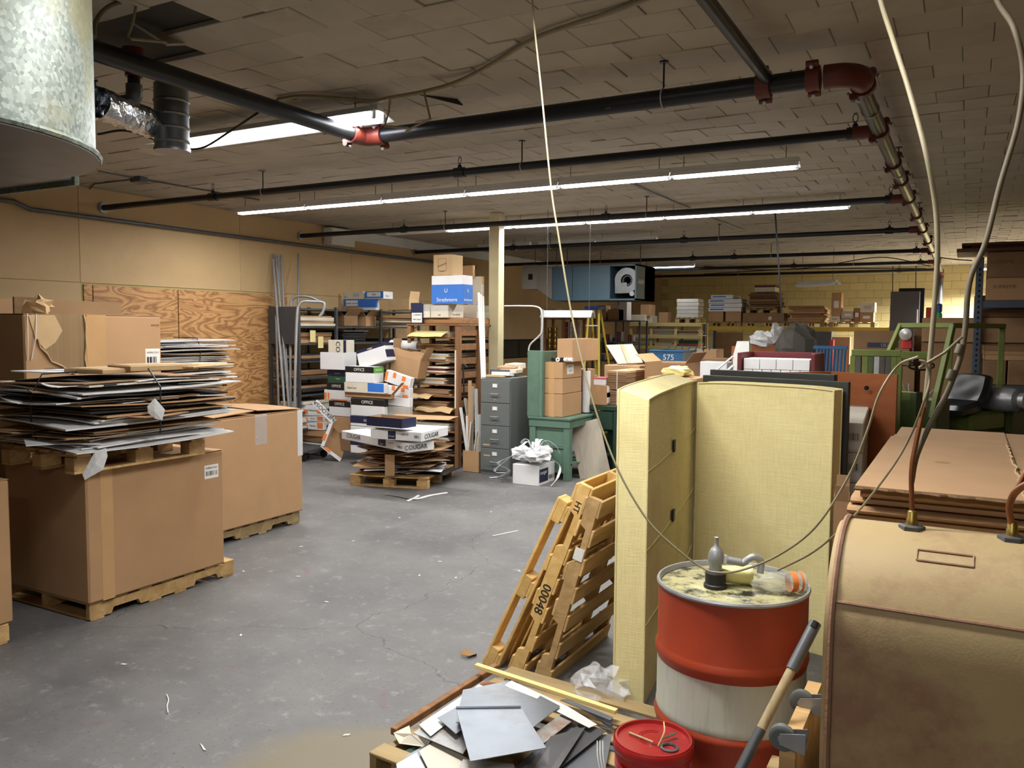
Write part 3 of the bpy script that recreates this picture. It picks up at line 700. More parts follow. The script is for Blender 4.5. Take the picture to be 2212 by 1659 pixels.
for y in (6.65, 7.95, 8.9, 10.15, 11.6, 13.3, 15.0, 16.8, 19.7): coupling(m2, (-.62, y, PZ), (0, 1, 0), .05, .09 if y in (6.65, 10.15, 13.3, 16.8) else .06)
for y in (6.0, 8.45, 12.2): rod(m2, -.62, y, .05); ring(m2, -.62, y, .05, 'y')
elbow(m2, (-.62, 22.83, PZ), (0, -1, 0), (0, 0, -1), .05, .12)
MB().tube([(-.62, 22.83, PZ-.15), (-.62, 22.83, .4)], .05, 14).build('riser', 'dsteel', m2, smooth=True)
def branch(Y, xl, heads, hang, label, r=.036):
    t = thing('sprinkler_branch_pipe', label, 'pipe', group='sprinkler branch pipes')
    MB().tube([(xl, Y, PZ), (-.66, Y, PZ)], r, 14).build('pipe', 'black_pipe', t, smooth=True)
    MB().tube([(-.80, Y, PZ), (-.67, Y, PZ)], r+.014, 14).build('reducer', 'redp', t, smooth=True)
    MB().tube([(xl+.005, Y, PZ), (xl+.03, Y, PZ)], r+.03, 14).build('wall_flange', 'steel', t, smooth=True)
    for x in heads: head(t, x, Y, r)
    for x in hang: rod(t, x, Y, r); ring(t, x, Y, r)
def xs(Y, pxs): return [AY(px, 400, Y).x for px in pxs]
branch(6.66, XL, xs(6.66, (460, 993, 1843)), xs(6.66, (568, 1127)), 'black branch pipe with upright sprinklers, nearest above the long lamp row')
branch(10.14, XL, xs(10.14, (873, 1310, 1925)), xs(10.14, (962, 1398)), 'black branch pipe passing behind the long lamp row, second from the viewer')
branch(13.3, XL, xs(13.3, (1110, 1480, 1925)), xs(13.3, (1190, 1556)), 'black branch pipe crossing behind the top of the post, third from the viewer')
branch(16.8, XL, xs(16.8, (1500, 1590, 1985)), xs(16.8, (1300, 1670)), 'black branch pipe over the blue air handler, fourth from the viewer')
branch(19.7, -9.4, xs(19.7, (1720, 1995)), xs(19.7, (1400, 1850)), 'black branch pipe near the yellow wall, fifth from the viewer')
branch(22.2, -9.4, xs(22.2, (1950,)), xs(22.2, (1600,)), 'black branch pipe nearest to the yellow block wall')
# vertical valve and elbow hanging at the left main
vt = thing('drain_valve', 'red and dark valve elbow hanging from the left pipe beside the round duct', 'valve', (0, 0, 0))
p0 = V3((-4.30, 3.33, PZ)); q = DP(290, 205, 4.95)
vz = q.z
MB().tube([(q.x, q.y, PZ+.03), (q.x, q.y, vz+.14)], .05, 14).tube([(q.x, q.y, vz+.27), (q.x, q.y, vz+.2)], .062, 14).build('tee', 'redp', vt, smooth=True)
MB().tube([(q.x, q.y, vz+.14), (q.x, q.y, vz+.04)], .036, 14).build('nipple', 'black_pipe', vt, smooth=True)
mb = MB().tube([(q.x, q.y, vz+.06), (q.x, q.y, vz), (q.x-.015, q.y-.008, vz-.035), (q.x-.05, q.y-.03, vz-.05), (q.x-.10, q.y-.05, vz-.05)], .048, 14); mb.build('elbow', 'dsteel', vt, smooth=True)
MB().tube([(q.x-.10, q.y-.05, vz-.05), (q.x-.55, q.y-.25, vz-.05)], .036, 12).build('pipe', 'black_pipe', vt, smooth=True)
MB().tube([(q.x-.22, q.y-.11, vz-.02), (q.x-.22, q.y-.11, vz+.08)], .014, 8).tube([(q.x-.25, q.y-.11, vz+.08), (q.x-.19, q.y-.11, vz+.08)], .008, 6).build('petcock', 'dsteel', vt, smooth=True)
# ---------------------------------------------------------------- ducts
def rounded(x0, x1, y0, y1, r, z):
    pts = [(x0, y0), (x1, y0)]
    for k in range(13):
        a = k*math.pi/24; pts.append((x1-r+r*math.cos(a), y1-r+r*math.sin(a)))
    pts.append((x0, y1)); return pts
du = thing('galvanised_plenum', 'large galvanised sheet-metal plenum with a rounded corner hanging overhead', 'duct')
pl = rounded(-3.95, -2.66, -1.2, 2.19, .72, 0)
MB().prism(pl, (0, 0, 2.63), (1, 0, 0), (0, 1, 0), (0, 0, 1.02)).build('shell', 'galv', du, smooth=True)
pl2 = rounded(-3.96, -2.65, -1.21, 2.20, .725, 0)
MB().prism(pl2, (0, 0, 2.60), (1, 0, 0), (0, 1, 0), (0, 0, .022)).build('bottom_plate', 'ductdk', du, smooth=True)
MB().tube([(x, y, 2.615) for x, y in pl2[1:]], .012, 6).build('rim', 'galv', du, smooth=True)
d2 = thing('return_duct', 'dull sheet-metal duct section tucked behind the plenum', 'duct')
MB().cbox(-6.9, -4.62, 2.55, 3.05, 2.82, 3.30, .006).build('body', 'ductdk', d2)
MB().cbox(-6.9, -4.60, 3.051, 3.08, 2.79, 3.33, .003).build('flange', 'galv', d2)
st = thing('round_duct_drop', 'capped round duct stub wrapped with crinkled foil flex duct', 'duct')
sb = DP(372, 328, 5.3)
MB().lathe([(.112, sb.z), (.112, sb.z+.02), (.105, sb.z+.03), (.105, sb.z+.42)], 24, (sb.x, sb.y, 0)).build('stub', 'ductdk', st, smooth=True)
for k in range(4): MB().lathe([(.106, sb.z+.05+k*.085), (.111, sb.z+.06+k*.085), (.106, sb.z+.07+k*.085)], 24, (sb.x, sb.y, 0)).build('bead', 'ductdk', st, smooth=True)
fp = [DP(352, 277, 5.42), DP(205, 220, 4.55)]
mb = MB(); rs = random.Random(3)
for i in range(len(fp)-1):
    for s in range(3):
        pass
pts = []; rad = []
n = 24
ring_pts = []
for i in range(n+1):
    p = fp[0].lerp(fp[-1], i/n); ring_pts.append(p)
t = (fp[-1]-fp[0]).normalized(); nn = t.cross(V3((0, 0, 1))).normalized(); bb = t.cross(nn)
vs = []; fs = []; sg = 20
for i, p in enumerate(ring_pts):
    for k in range(sg):
        a = 2*math.pi*k/sg; rr = .088*(1+rs.uniform(-.10, .10)); vs.append(p+(nn*math.cos(a)+bb*math.sin(a))*rr)
for i in range(n):
    for k in range(sg): fs.append((i*sg+k, i*sg+(k+1) % sg, (i+1)*sg+(k+1) % sg, (i+1)*sg+k))
mb.add(vs, fs); mb.build('flex_duct', 'foil', st)
# ---------------------------------------------------------------- fluorescent lights
def fluoro(x0, x1, Y, z, label, wide=.13, lit=True, lamp=True, rotz=0, power=None, group='fluorescent ceiling fixtures', chain=True, spread=175):
    L = x1-x0; t = thing('fluorescent_fixture', label, 'light fixture', ((x0+x1)/2, Y, z), rotz, group); a = L/2
    MB().cbox(-a, a, -.035, .035, .012, .05, .004).build('channel', 'whitem', t)
    MB().prism([(-wide/2, -.03), (-wide/2+.004, -.033), (-.03, .006), (.03, .006), (wide/2-.004, -.033), (wide/2, -.03), (.035, .012), (-.035, .012)], (-a, 0, 0), (0, 1, 0), (0, 0, 1), (L, 0, 0)).build('reflector', 'refl_on', t)
    for y in ((-.022, .022) if wide < .2 else (-.06, .06)):
        MB().tube([(-a+.03, y, -.034), (a-.03, y, -.034)], .021, 10).build('tube', 'tube_on' if lit else 'paper', t, smooth=True)
        for s in (-1, 1): MB().box(s*(a-.02)-.01, s*(a-.02)+.01, y-.014, y+.014, -.055, .01).build('lamp_holder', 'whitem', t)
    if chain and z+.07 < ZC-.01:
        for s in (-.8, .8): MB().tube([(s*a, 0, .05), (s*a, 0, ZC-z-.002)], .004, 5).build('hanger', 'dsteel', t)
    if lit and lamp:
        ld = bpy.data.lights.new('lamp', 'AREA'); ld.shape = 'RECTANGLE'; ld.size = L*.96; ld.size_y = wide*.7
        ld.energy = (power or LIGHT_W)*L/1.2; ld.color = (1.0, .97, .92); ld.spread = math.radians(spread)
        lo = bpy.data.objects.new('lamp', ld); COL.objects.link(lo); lo.parent = t; lo.location = (0, 0, -.065)
    return t
o_ = ['first', 'second', 'third', 'fourth', 'fifth', 'sixth', 'seventh', 'eighth']
for k, (a, b) in enumerate(zip((-8.53, -7.33, -6.13, -4.97, -3.82, -2.61), (-7.33, -6.13, -4.97, -3.82, -2.61, -1.40))):
    fluoro(a+.004, b-.004, 7.96, 3.50, f'lit fluorescent fixture, {o_[k]} from the tan wall in the longest row')
for k in range(6):
    a = -8.37+k*1.175
    fluoro(a+.004, a+1.171, 10.95, 3.52, ('dead' if k == 0 else 'lit') + f' fluorescent fixture, {o_[k]} from the left in the row beside the post', lit=k > 0)
for k, a in enumerate((-8.3, -6.99, -5.85)):
    fluoro(a, a+1.13, 13.72, 3.52, ['dead fluorescent fixture left of the post in the third row', 'lit fluorescent fixture, left of two in the third row', 'lit fluorescent fixture, right of two in the third row'][k], lit=k > 0)
fluoro(-6.84, -5.74, 19.4, 3.50, 'lit fluorescent fixture far back over the yellow wooden shelves', power=16)
fluoro(-6.1, -3.76, 4.85, 3.52, 'wide lit fluorescent fixture behind the foil duct', wide=.34)
for k in range(2): fluoro(-2.5+k*1.22, -1.3+k*1.22, 2.9, 3.53, ['lit fluorescent fixture overhead beside the galvanised plenum', 'lit fluorescent fixture overhead between the plenum and the oil lines'][k], wide=.3, power=LIGHT_NEAR*(1-.82*k))
for k in range(2): fluoro(-2.4+k*1.25, -1.2+k*1.25, -1.1, 3.53, f'lit fluorescent fixture, {o_[k]} from the plenum in the row behind the viewer', wide=.3, power=30)  # unseen row added as weak fill light from behind the viewer

fluoro(.0, 2.35, 21.7, 3.42, 'lit fluorescent fixture in the aisle behind the steel pallet rack', wide=.3, power=1000, spread=160)
fluoro(-3.35, -2.25, 18.3, 2.95, 'unlit hooded fluorescent fixture hanging before the yellow wall', wide=.28, lit=False, rotz=math.radians(-38))
# ---------------------------------------------------------------- oil drum with pump
dr = thing('oil_drum', 'red and white steel drum with a hand pump on top', 'drum', (-.86, 3.58, 0)); R = .318
def lz(prof, nm, m_, par=dr, seg=48): return MB().lathe(prof, seg, caps=False).build(nm, m_, par, smooth=True)
lz([(R-.01, .0), (R+.004, .004), (R+.004, .02), (R, .026), (R, .27), (R+.008, .285), (R+.010, .295), (R+.008, .305), (R, .32)], 'lower_band', 'drum_r')
lz([(R, .32), (R+.003, .335), (R, .35), (R, .545)], 'white_band', 'drum_w')
lz([(R, .545), (R+.003, .555), (R+.010, .58), (R+.010, .592), (R+.003, .612), (R, .62), (R, .865)], 'upper_band', 'drum_r')
lz([(R, .865), (R+.006, .868), (R+.008, .876), (R+.004, .884), (R-.004, .884), (R-.008, .874), (R-.010, .862)], 'rim', 'steel')
lz([(R-.008, .858), (R-.02, .864), (.0001, .866)], 'head', 'drum_t')
pm = thing('drum_pump', 'steel hand pump with bent spout screwed into the drum', 'pump', (0, 0, 0))
b = G(1545, 1268, .866); 
MB().lathe([(.05, .866), (.05, .88), (.044, .884), (.044, .93), (.03, .935), (.028, .945)], 16, (b.x, b.y, 0)).build('collar', 'rubber', pm, smooth=True)
MB().lathe([(.028, .94), (.027, .97), (.034, .985), (.034, 1.0), (.03, 1.02), (.022, 1.035), (.012, 1.045), (.009, 1.06), (.009, 1.085)], 16, (b.x, b.y, 0)).build('body', 'steel', pm, smooth=True)
e1 = DP(1600, 1215, (b-CAM).dot(_f)-.02); b2 = V3((b.x, b.y, .995)); dd = (e1-b2)
e1 = b2 + dd
MB().tube([b2, e1], .017, 12).build('sleeve', 'steel', pm, smooth=True)
c2 = DP(1625, 1203, (b-CAM).dot(_f)-.03); c3 = DP(1643, 1212, (b-CAM).dot(_f)-.03); c4 = DP(1642, 1238, (b-CAM).dot(_f)-.03)
MB().tube(spline([e1-dd*.05, e1+dd*.1, c2, c3, c4], 6), .015, 12).build('spout', 'steel', pm, smooth=True)
MB().tube([b2+dd*.28, b2+dd*.42], .022, 6).build('nut', 'chrome', pm)
def lying(name, label, cat, p, ang, z, parts):
    t = thing(name, label, cat, (p.x, p.y, z), 0, None, (math.pi/2, 0, ang))
    for nm, prof, m_ in parts: MB().lathe(prof, 24, caps=False).build(nm, m_, t, smooth=True)
    return t
p = G(1560, 1245, .9)
lying('plastic_cup', 'pale yellow plastic tumbler lying on the drum top behind the pump', 'cup', V3((p.x+.05, p.y+.03, 0)), math.radians(112), .908,
      [('body', [(.0001, -.07), (.034, -.07), (.036, -.068), (.041, .055), (.044, .06), (.044, .07), (.041, .07), (.037, .0), (.032, -.062), (.0001, -.064)], 'cream')])
p = G(1690, 1258, .91)
bt = lying('plastic_bottle', 'clear empty soda bottle with orange label lying on the drum top', 'bottle', V3((p.x, p.y, 0)), math.radians(125), .912,
      [('body', [(.0001, .09), (.03, .10), (.042, .09), (.042, .02), (.038, .01), (.042, 0), (.042, -.05), (.03, -.085), (.014, -.105)], 'glass'),
       ('neck', [(.014, -.105), (.012, -.135)], 'glass'), ('orange_band', [(.0425, .055), (.0425, .03)], 'orange'), ('cap_ring', [(.0425, .08), (.0425, .07)], 'orange')])
# ---------------------------------------------------------------- red bucket
bk = thing('plastic_bucket', 'red plastic bucket with a dirty lid beside the drum', 'bucket', (-1.02, 3.03, 0))
MB().lathe([(.125, 0), (.13, .004), (.137, .26), (.15, .262), (.15, .29), (.140, .292), (.142, .31), (.151, .312), (.151, .335), (.142, .337), (.143, .36)], 40, caps=False).build('body', 'bucket', bk, smooth=True)
MB().lathe([(.154, .335), (.154, .372), (.150, .380), (.142, .380), (.138, .366), (.0001, .364)], 40).build('lid', 'bucklid', bk, smooth=True)
MB().lathe([(.154, .336), (.157, .34), (.157, .372), (.1545, .377)], 40, caps=False).build('lid_rim', 'bucket', bk, smooth=True)
MB().lathe([(.128, .21), (.1295, .21), (.1365, .235), (.128, .235)], 40, caps=False).build('dirt_band', 'offw', bk, smooth=True)
MB().lathe([(.036, .364), (.036, .372), (.027, .374), (.024, .368)], 20, (.075, -.03, 0), caps=False).build('spout_ring', 'dsteel', bk, smooth=True)
for k, rr in enumerate((.05, .062)): MB().tube([(rr*math.cos(a)-.005, rr*math.sin(a)+.02, .365) for a in [math.radians(90+i*12) for i in range(22)]], .003, 5).build('lid_ridge', 'bucklid', bk, smooth=True)
tag(MB().tube([V3((-1.12, 3.03, .372)), V3((-1.01, 3.0, .374))], .004, 6).build('brush_stick', 'handle'), 'thin stick lying across the red bucket lid', 'stick')
tag(MB().prism([(0, 0), (.09, .008), (.1, .0), (.09, -.008)], (-.995, 3.015, .376), (.5, .8, .1), (.8, -.5, .1), (0, 0, .002)).build('leaf', 'dgreen'), 'narrow green leaf stuck on the red bucket lid', 'leaf')
tag(MB().tube(spline([(-.985, 2.985, .372), (-.97, 3.01, .42), (-.985, 3.05, .44)]), .003, 5).build('twig', 'pine', smooth=True), 'small pale twig poking from the bucket lid hole', 'twig')
# ---------------------------------------------------------------- upholstered panels
def cushion(name, label, P, u, v, L, t, h0, h1, lean=0.0):
    """standing upholstered slab: near base corner P, long dir u, thickness dir v"""
    rt = thing(name, label, 'cushion', P); P0 = V3((0, 0, 0)); nu, nv, nh = 14, 3, 16; vs = []; fs = []
    def pt(a, b, c):
        bow = 0.014*(1-(2*a-1)**4)*(1-(2*c-1)**4); sgn = (b-.5)*2
        hh = h0 + (h1-h0)*b
        return P0 + u*(a*L) + v*(b*t + sgn*bow*.8) + V3((0, 0, c*hh + (.012*(1-(2*a-1)**4)*(1 if c > .99 else 0)))) + V3((lean*c*u.y*0, 0, 0))
    idx = {}
    def gi(a, b, c):
        k = (a, b, c)
        if k not in idx: idx[k] = len(vs); vs.append(pt(a/nu, b/nv, c/nh))
        return idx[k]
    for a in range(nu):
        for c in range(nh):
            fs += [(gi(a, 0, c), gi(a+1, 0, c), gi(a+1, 0, c+1), gi(a, 0, c+1)), (gi(a, nv, c+1), gi(a+1, nv, c+1), gi(a+1, nv, c), gi(a, nv, c))]
    for b in range(nv):
        for c in range(nh):
            fs += [(gi(0, b+1, c), gi(0, b, c), gi(0, b, c+1), gi(0, b+1, c+1)), (gi(nu, b, c), gi(nu, b+1, c), gi(nu, b+1, c+1), gi(nu, b, c+1))]
        for a in range(nu):
            fs += [(gi(a, b, nh), gi(a+1, b, nh), gi(a+1, b+1, nh), gi(a, b+1, nh)), (gi(a, b+1, 0), gi(a+1, b+1, 0), gi(a+1, b, 0), gi(a, b, 0))]
    mb = MB().add(vs, fs)
    if u.cross(v).z < 0: mb.f = [q[::-1] for q in mb.f]
    mb.build('pad', 'fabric', rt, smooth=True)
    def loop(b):
        l = [pt(0, b, c/nh) for c in range(nh+1)] + [pt(a/nu, b, 1) for a in range(nu+1)] + [pt(1, b, 1-c/nh) for c in range(nh+1)]
        o = v*(b-.5)*.006
        MB().tube([q+o for q in l], .006, 6).build('piping', 'fabric', rt, smooth=True)
    loop(0); loop(1); return rt, pt
u1 = V3((-.24, 1.74, 0)).normalized(); v1 = V3((-u1.y, u1.x, 0))
c1, pt1 = cushion('upholstered_panel', 'pale yellow upholstered slab standing on end with two black tabs, left of the drum', V3((-1.41, 4.0, .0)), u1, v1, 1.62, .15, 1.62, 1.665)
for c in (.80, .545, .30):
    q = pt1(.42, 0, c) - v1*.012
    MB().obox(q, (.05, .012, .07), Matrix((u1, v1, V3((0, 0, 1)))).transposed()).build('strap_tab', 'rubber', c1)
    MB().tube([pt1(a/10, 0, c-.03+.03*a/10) - v1*.003 for a in range(0, 11)], .0025, 5).build('seam', 'fabric', c1)
u2 = V3((.865, -.20, 0)).normalized(); v2 = V3((-u2.y, u2.x, 0))
c2_, pt2 = cushion('upholstered_panel', 'wide pale yellow upholstered slab standing behind the drum', V3((-1.56, 5.42, 0)), u2, v2, .90, .13, 1.62, 1.62)
def board(name, label, cat, P, u, L, t, h, m_, z0=0.0):
    v = V3((-u.y, u.x, 0)); o = V3(P); mb = MB()
    mb.hexa([o+V3((0, 0, z0)), o+u*L+V3((0, 0, z0)), o+u*L+v*t+V3((0, 0, z0)), o+v*t+V3((0, 0, z0))] + [q+V3((0, 0, h)) for q in (o, o+u*L, o+u*L+v*t, o+v*t)])
    return tag(mb.build(name, m_, bevel=.003), label, cat)
board('charcoal_panel', 'charcoal framed panel standing against the back of the wide yellow slab', 'panel', V3((-1.62, 5.43, 0))+v2*.17, u2, .985, .04, 1.665, 'frameblk')
board('charcoal_panel', 'second charcoal panel, behind the framed one and a little higher', 'panel', V3((-1.62, 5.43, 0))+v2*.27, u2, .86, .06, 1.70, 'frameblk')
# ---------------------------------------------------------------- pallets leaning on the slab
def leaning(pal, base, deg, L, W):
    a = math.radians(deg); sv = V3((math.cos(a), 0, math.sin(a))); yv = V3((0, 1, 0))
    mw = Matrix((yv, sv, yv.cross(sv))).transposed().to_4x4(); mw.translation = V3(base) + sv*L/2 + yv*W/2
    pal.rotation_euler = mw.to_euler(); pal.location = mw.translation
lp1 = block_pallet('block_pallet', 'leaning block pallet, outermost of the three by the yellow slab', (0, 0, 0), 0, L=1.15, W=.86, mt='palx', group='leaning pallets', h=.105)
leaning(lp1, (-2.43, 4.07, .01), 65, 1.15, .86)
lp2 = stringer_pallet('stringer_pallet', 'leaning notched pallet stamped 00048, middle of the three', (0, 0, 0), 0, L=1.22, W=.86, mt='palx', group='leaning pallets', h=.105)
leaning(lp2, (-2.25, 4.05, .01), 69.5, 1.22, .86)
lp3 = stringer_pallet('stringer_pallet', 'darker leaning notched pallet with a white sticker, innermost of the three', (0, 0, 0), 0, L=1.12, W=.86, mt='plyw', group='leaning pallets', h=.105)
leaning(lp3, (-2.07, 4.03, .01), 74, 1.12, .86)
# stamps on the near end stringers (local -X side)
text('00048', .075, lp2, (-.4315, -.10, .052), Euler((math.pi/2, 0, -math.pi/2)).to_matrix().to_euler(), 'blk', name='stamp')
text('HT', .05, lp2, (-.4315, .48, .052), Euler((math.pi/2, 0, -math.pi/2)).to_matrix().to_euler(), 'blk', name='stamp')
MB().box(-.4335, -.4305, .20, .27, .03, .085).build('sticker', 'paper', lp3)
# ---------------------------------------------------------------- pile of metal sheets on a low pallet
mp = stringer_pallet('stringer_pallet', 'weathered low pallet under the pile of metal sheets', (-1.66, 3.28, 0), math.radians(-5), L=1.12, W=1.02, mt='palo')
tag(MB().obox((-2.19, 3.36, .146), (.035, .86, .035), Matrix.Rotation(math.radians(-3), 3, 'Z'), .003).build('wood_batten', 'rackw'), 'dark splintered batten along the pallet edge beside the metal sheets', 'batten')
a, b = G(1028, 1437, .22), G(1332, 1537, .18); dirv = (b-a); 
tag(MB().obox((a+b)/2, (dirv.length, .03, .02), dirv.to_track_quat('X', 'Z').to_matrix(), .002).build('pine_stick', 'pine'), 'long pale pine stick lying across the pallet corner by the metal sheets', 'stick')
def quad_sheet(px, zs, m_, label, t=.003, name='metal_sheet', lip=None, group=None):
    P = [G(x, y, z) for (x, y), z in zip(px, zs)]
    c = sum(P, V3((0, 0, 0)))/len(P); n = (P[1]-P[0]).cross(P[-1]-P[0]).normalized()
    if n.z < 0: n = -n
    pl = [(q-c) for q in P]; k = len(pl); vs = [tuple(q) for q in pl] + [tuple(q-n*t) for q in pl]
    fs = [tuple(range(k)), tuple(range(k, 2*k))[::-1]] + [(i, k+i, k+(i+1) % k, (i+1) % k) for i in range(k)]
    if (pl[1]-pl[0]).cross(pl[2]-pl[1]).z < 0: fs = [f[::-1] for f in fs]
    o = MB().add(vs, fs).build(name, m_, loc=c)
    tag(o, label, 'metal sheet', group)
    if lip:
        a, b = pl[lip[0]], pl[lip[1]]; MB().tube([a+n*.004, b+n*.004], .007, 6).build('folded_edge', 'alu', o)
    return o
quad_sheet([(985, 1530), (1125, 1528), (1180, 1615), (1016, 1644)], [.262, .265, .27, .262], 'alu', 'small grey aluminium sheet lying on top of the metal pile', lip=(0, 1))
quad_sheet([(1000, 1490), (1105, 1470), (1210, 1525), (1150, 1572), (985, 1560)], [.225, .222, .228, .235, .228], 'alu', 'large shiny aluminium sheet under the top one in the metal pile')
quad_sheet([(945, 1550), (1095, 1467), (1120, 1480), (985, 1585)], [.20, .2, .212, .208], 'alu', 'stack edge of aluminium sheets at the left of the metal pile')
quad_sheet([(893, 1583), (1045, 1470), (1100, 1480), (1000, 1628)], [.165, .16, .19, .185], 'alur', 'rust-stained white sheet at the left of the metal pile')
quad_sheet([(1105, 1470), (1225, 1525), (1290, 1565), (1272, 1572), (1190, 1530), (1090, 1480)], [.24, .22, .2, .205, .22, .225], 'whitem', 'narrow perforated white metal strip along the right of the pile')
quad_sheet([(1150, 1585), (1225, 1535), (1245, 1550), (1175, 1605)], [.20, .2, .2, .19], 'alur', 'brown stained metal strip right of the top sheet')
for k in range(5):
    quad_sheet([(1210+k*12, 1512+k*3), (1225+k*10, 1509+k*5), (1325, 1549+k*5), (1318, 1556+k*5)], [.185-k*.006]*4, 'dsteel' if k % 2 else 'alu', ['first','second','third','fourth','fifth'][k]+' bent metal strip from the stick at the right of the metal pile', group='bent strips in the metal pile')
quad_sheet([(1255, 1560), (1310, 1578), (1170, 1690), (1100, 1690)], [.19, .18, .17, .15], 'dsteel', 'dark folded metal panel at the lower right of the pile')
quad_sheet([(1225, 1552), (1262, 1560), (1145, 1680), (1080, 1690)], [.175, .175, .15, .13], 'alu', 'upturned grey metal flange below the top sheet')
quad_sheet([(905, 1622), (945, 1597), (1012, 1640), (1085, 1655), (1060, 1700), (945, 1700)], [.15]*6, 'offw', 'pale off-white panel at the front of the metal pile')
quad_sheet([(850, 1583), (884, 1567), (888, 1585), (930, 1600), (922, 1614), (862, 1606)], [.15, .17, .165, .15, .13, .13], 'offw', 'bent pale metal flap at the left front of the pile')
quad_sheet([(866, 1625), (905, 1608), (960, 1690), (880, 1700)], [.11, .11, .1, .09], 'dkbench', 'green painted board under the front of the metal pile')
for k, (px4, zs, m_, lb) in enumerate((
  ([(878, 1632), (935, 1600), (1000, 1690), (900, 1720)], [.135]*4, 'alu', 'grey sheet edge at the front left corner of the metal pile'),
  ([(856, 1650), (900, 1625), (950, 1720), (870, 1740)], [.145, .145, .14, .14], 'whitem', 'white bent sheet at the front left corner of the metal pile'),
  ([(1000, 1640), (1110, 1650), (1120, 1720), (960, 1720)], [.175]*4, 'gryc', 'pale grey panel below the top sheet of the metal pile'),
  ([(1190, 1590), (1265, 1570), (1180, 1700), (1110, 1700)], [.205, .2, .19, .185], 'dsteel', 'dark tilted strip beside the top sheet of the metal pile'),
  ([(1255, 1590), (1322, 1585), (1300, 1700), (1190, 1700)], [.16, .16, .15, .15], 'alu', 'folded grey panel beside the red bucket'),
  ([(905, 1565), (1035, 1478), (1060, 1490), (930, 1590)], [.178, .172, .176, .182], 'whitem', 'long white sheet edge along the dark batten'))):
    quad_sheet(px4, zs, m_, lb)
pf = thing('plastic_wrap_bundle', 'crumpled clear plastic wrap beside the leaning pallets', 'plastic wrap')
q = DP(1295, 1500, 4.25); crumple(MB(), (q.x, q.y, .13), .13, 5, (1.1, 1, .8), 14, 9, .3).build('film', 'clear', pf)
wr = thing('wire_loop', 'loose white wires hanging beside the red bucket', 'wire')
for k in range(3):
    a = DP(1290+k*6, 1600, 3.35); pts = spline([a, a+V3((.02, -.04, -.05)), a+V3((.05, -.06, -.13)), a+V3((.07, -.08, -.2+.02*k))]); MB().tube(pts, .002, 5).build('strand', 'paper', wr, smooth=True)
# ---------------------------------------------------------------- fuel tank
tk = thing('fuel_tank', 'dusty tan steel fuel tank with copper lines at the right edge', 'tank', (0, 0, 0))
rt, yc_, zt, zb = .335, 3.11, 1.31, .27
prof = []
for k in range(17):
    a = math.pi*k/16; prof.append((yc_ - rt*math.cos(a), zt-rt+rt*math.sin(a)))
for k in range(17):
    a = math.pi*k/16; prof.append((yc_ + rt*math.cos(a), zb+rt-rt*math.sin(a)))
X0, X1 = -.36, 1.20
MB().prism(prof, (X0, 0, 0), (0, 1, 0), (0, 0, 1), (X1-X0, 0, 0)).build('shell', 'tank', tk, smooth=True)
big = [(yc_+(y-yc_)*1.018, .79+(z-.79)*1.012) for y, z in prof]
MB().tube([(X0+.012, y, z) for y, z in big]+[(X0+.012, big[0][0], big[0][1])], .010, 6).build('end_weld', 'tankr', tk, smooth=True)
MB().prism([(yc_+(y-yc_)*.97, .79+(z-.79)*.98) for y, z in prof], (X0-.012, 0, 0), (0, 1, 0), (0, 0, 1), (.02, 0, 0)).build('end_cap', 'tank', tk, smooth=True)
MB().tube([(X0+.02, yc_-rt-.001, zt-rt+.10), (X1, yc_-rt-.001, zt-rt+.10)], .005, 6)
zs_ = zt-rt+.13; ys_ = yc_-math.sqrt(rt*rt-.13**2)
MB().tube([(X0+.02, ys_-.001, zs_), (X1, ys_-.001, zs_)], .006, 6).build('seam_weld', 'tankr', tk, smooth=True)
# embossed plate on the shoulder
def on_tank(x, ang, o=0.0): return V3((x, yc_-(rt+o)*math.cos(ang), zt-rt+(rt+o)*math.sin(ang)))
aa = math.radians(58)
t_ = V3((0, math.sin(aa), math.cos(aa))); 
mb = MB()
for (xa, xb, ga, gb) in ((-.115, .045, 54, 54), (-.115, .045, 62, 62), (-.115, -.115, 54, 62), (.045, .045, 54, 62)):
    mb.tube([on_tank(xa, math.radians(ga), .001), on_tank(xb, math.radians(gb), .001)], .0035, 5)
mb.build('plate_outline', 'tankr', tk)
for nm, px_ in (('left', 1968), ('right', 2182)):
    q = V3((G(px_, 1146, 1.31).x, yc_-.02, zt))
    f_ = MB().lathe([(.042, zt-.01), (.042, zt+.008), (.030, zt+.012)], 6, (q.x, q.y, 0)).build('bushing', 'dsteel', tk)
    MB().lathe([(.018, zt+.008), (.018, zt+.03), (.015, zt+.034), (.015, zt+.055), (.011, zt+.06)], 10, (q.x, q.y, 0)).build('fitting', 'brass', tk, smooth=True)
    if nm == 'left': f1 = q
    else: f2 = q
def dpts(l): return [DP(x, y, d) for x, y, d in l]
dF = (V3((f1.x, f1.y, zt))-CAM).dot(_f)
tube_thing('copper_line', 'copper tube rising from the left tank fitting to the taped joint', 'tube', spline([(f1.x, f1.y, zt+.04)] + dpts([(1969, 1020, dF), (1978, 960, dF), (1990, 905, dF), (1999, 870, dF)])), .0085, 'copper')
tube_thing('copper_line', 'bent copper tube turning off the right tank fitting', 'tube', spline([(f2.x, f2.y, zt+.04)] + dpts([(2180, 1100, 2.66), (2190, 1068, 2.64), (2215, 1048, 2.6), (2260, 1030, 2.55)])), .011, 'copper')
tube_thing('copper_line', 'second copper tube curving out of frame above the right fitting', 'tube', spline(dpts([(2196, 1060, 2.75), (2205, 1040, 2.75), (2222, 1012, 2.75), (2260, 985, 2.75)])), .009, 'copper')
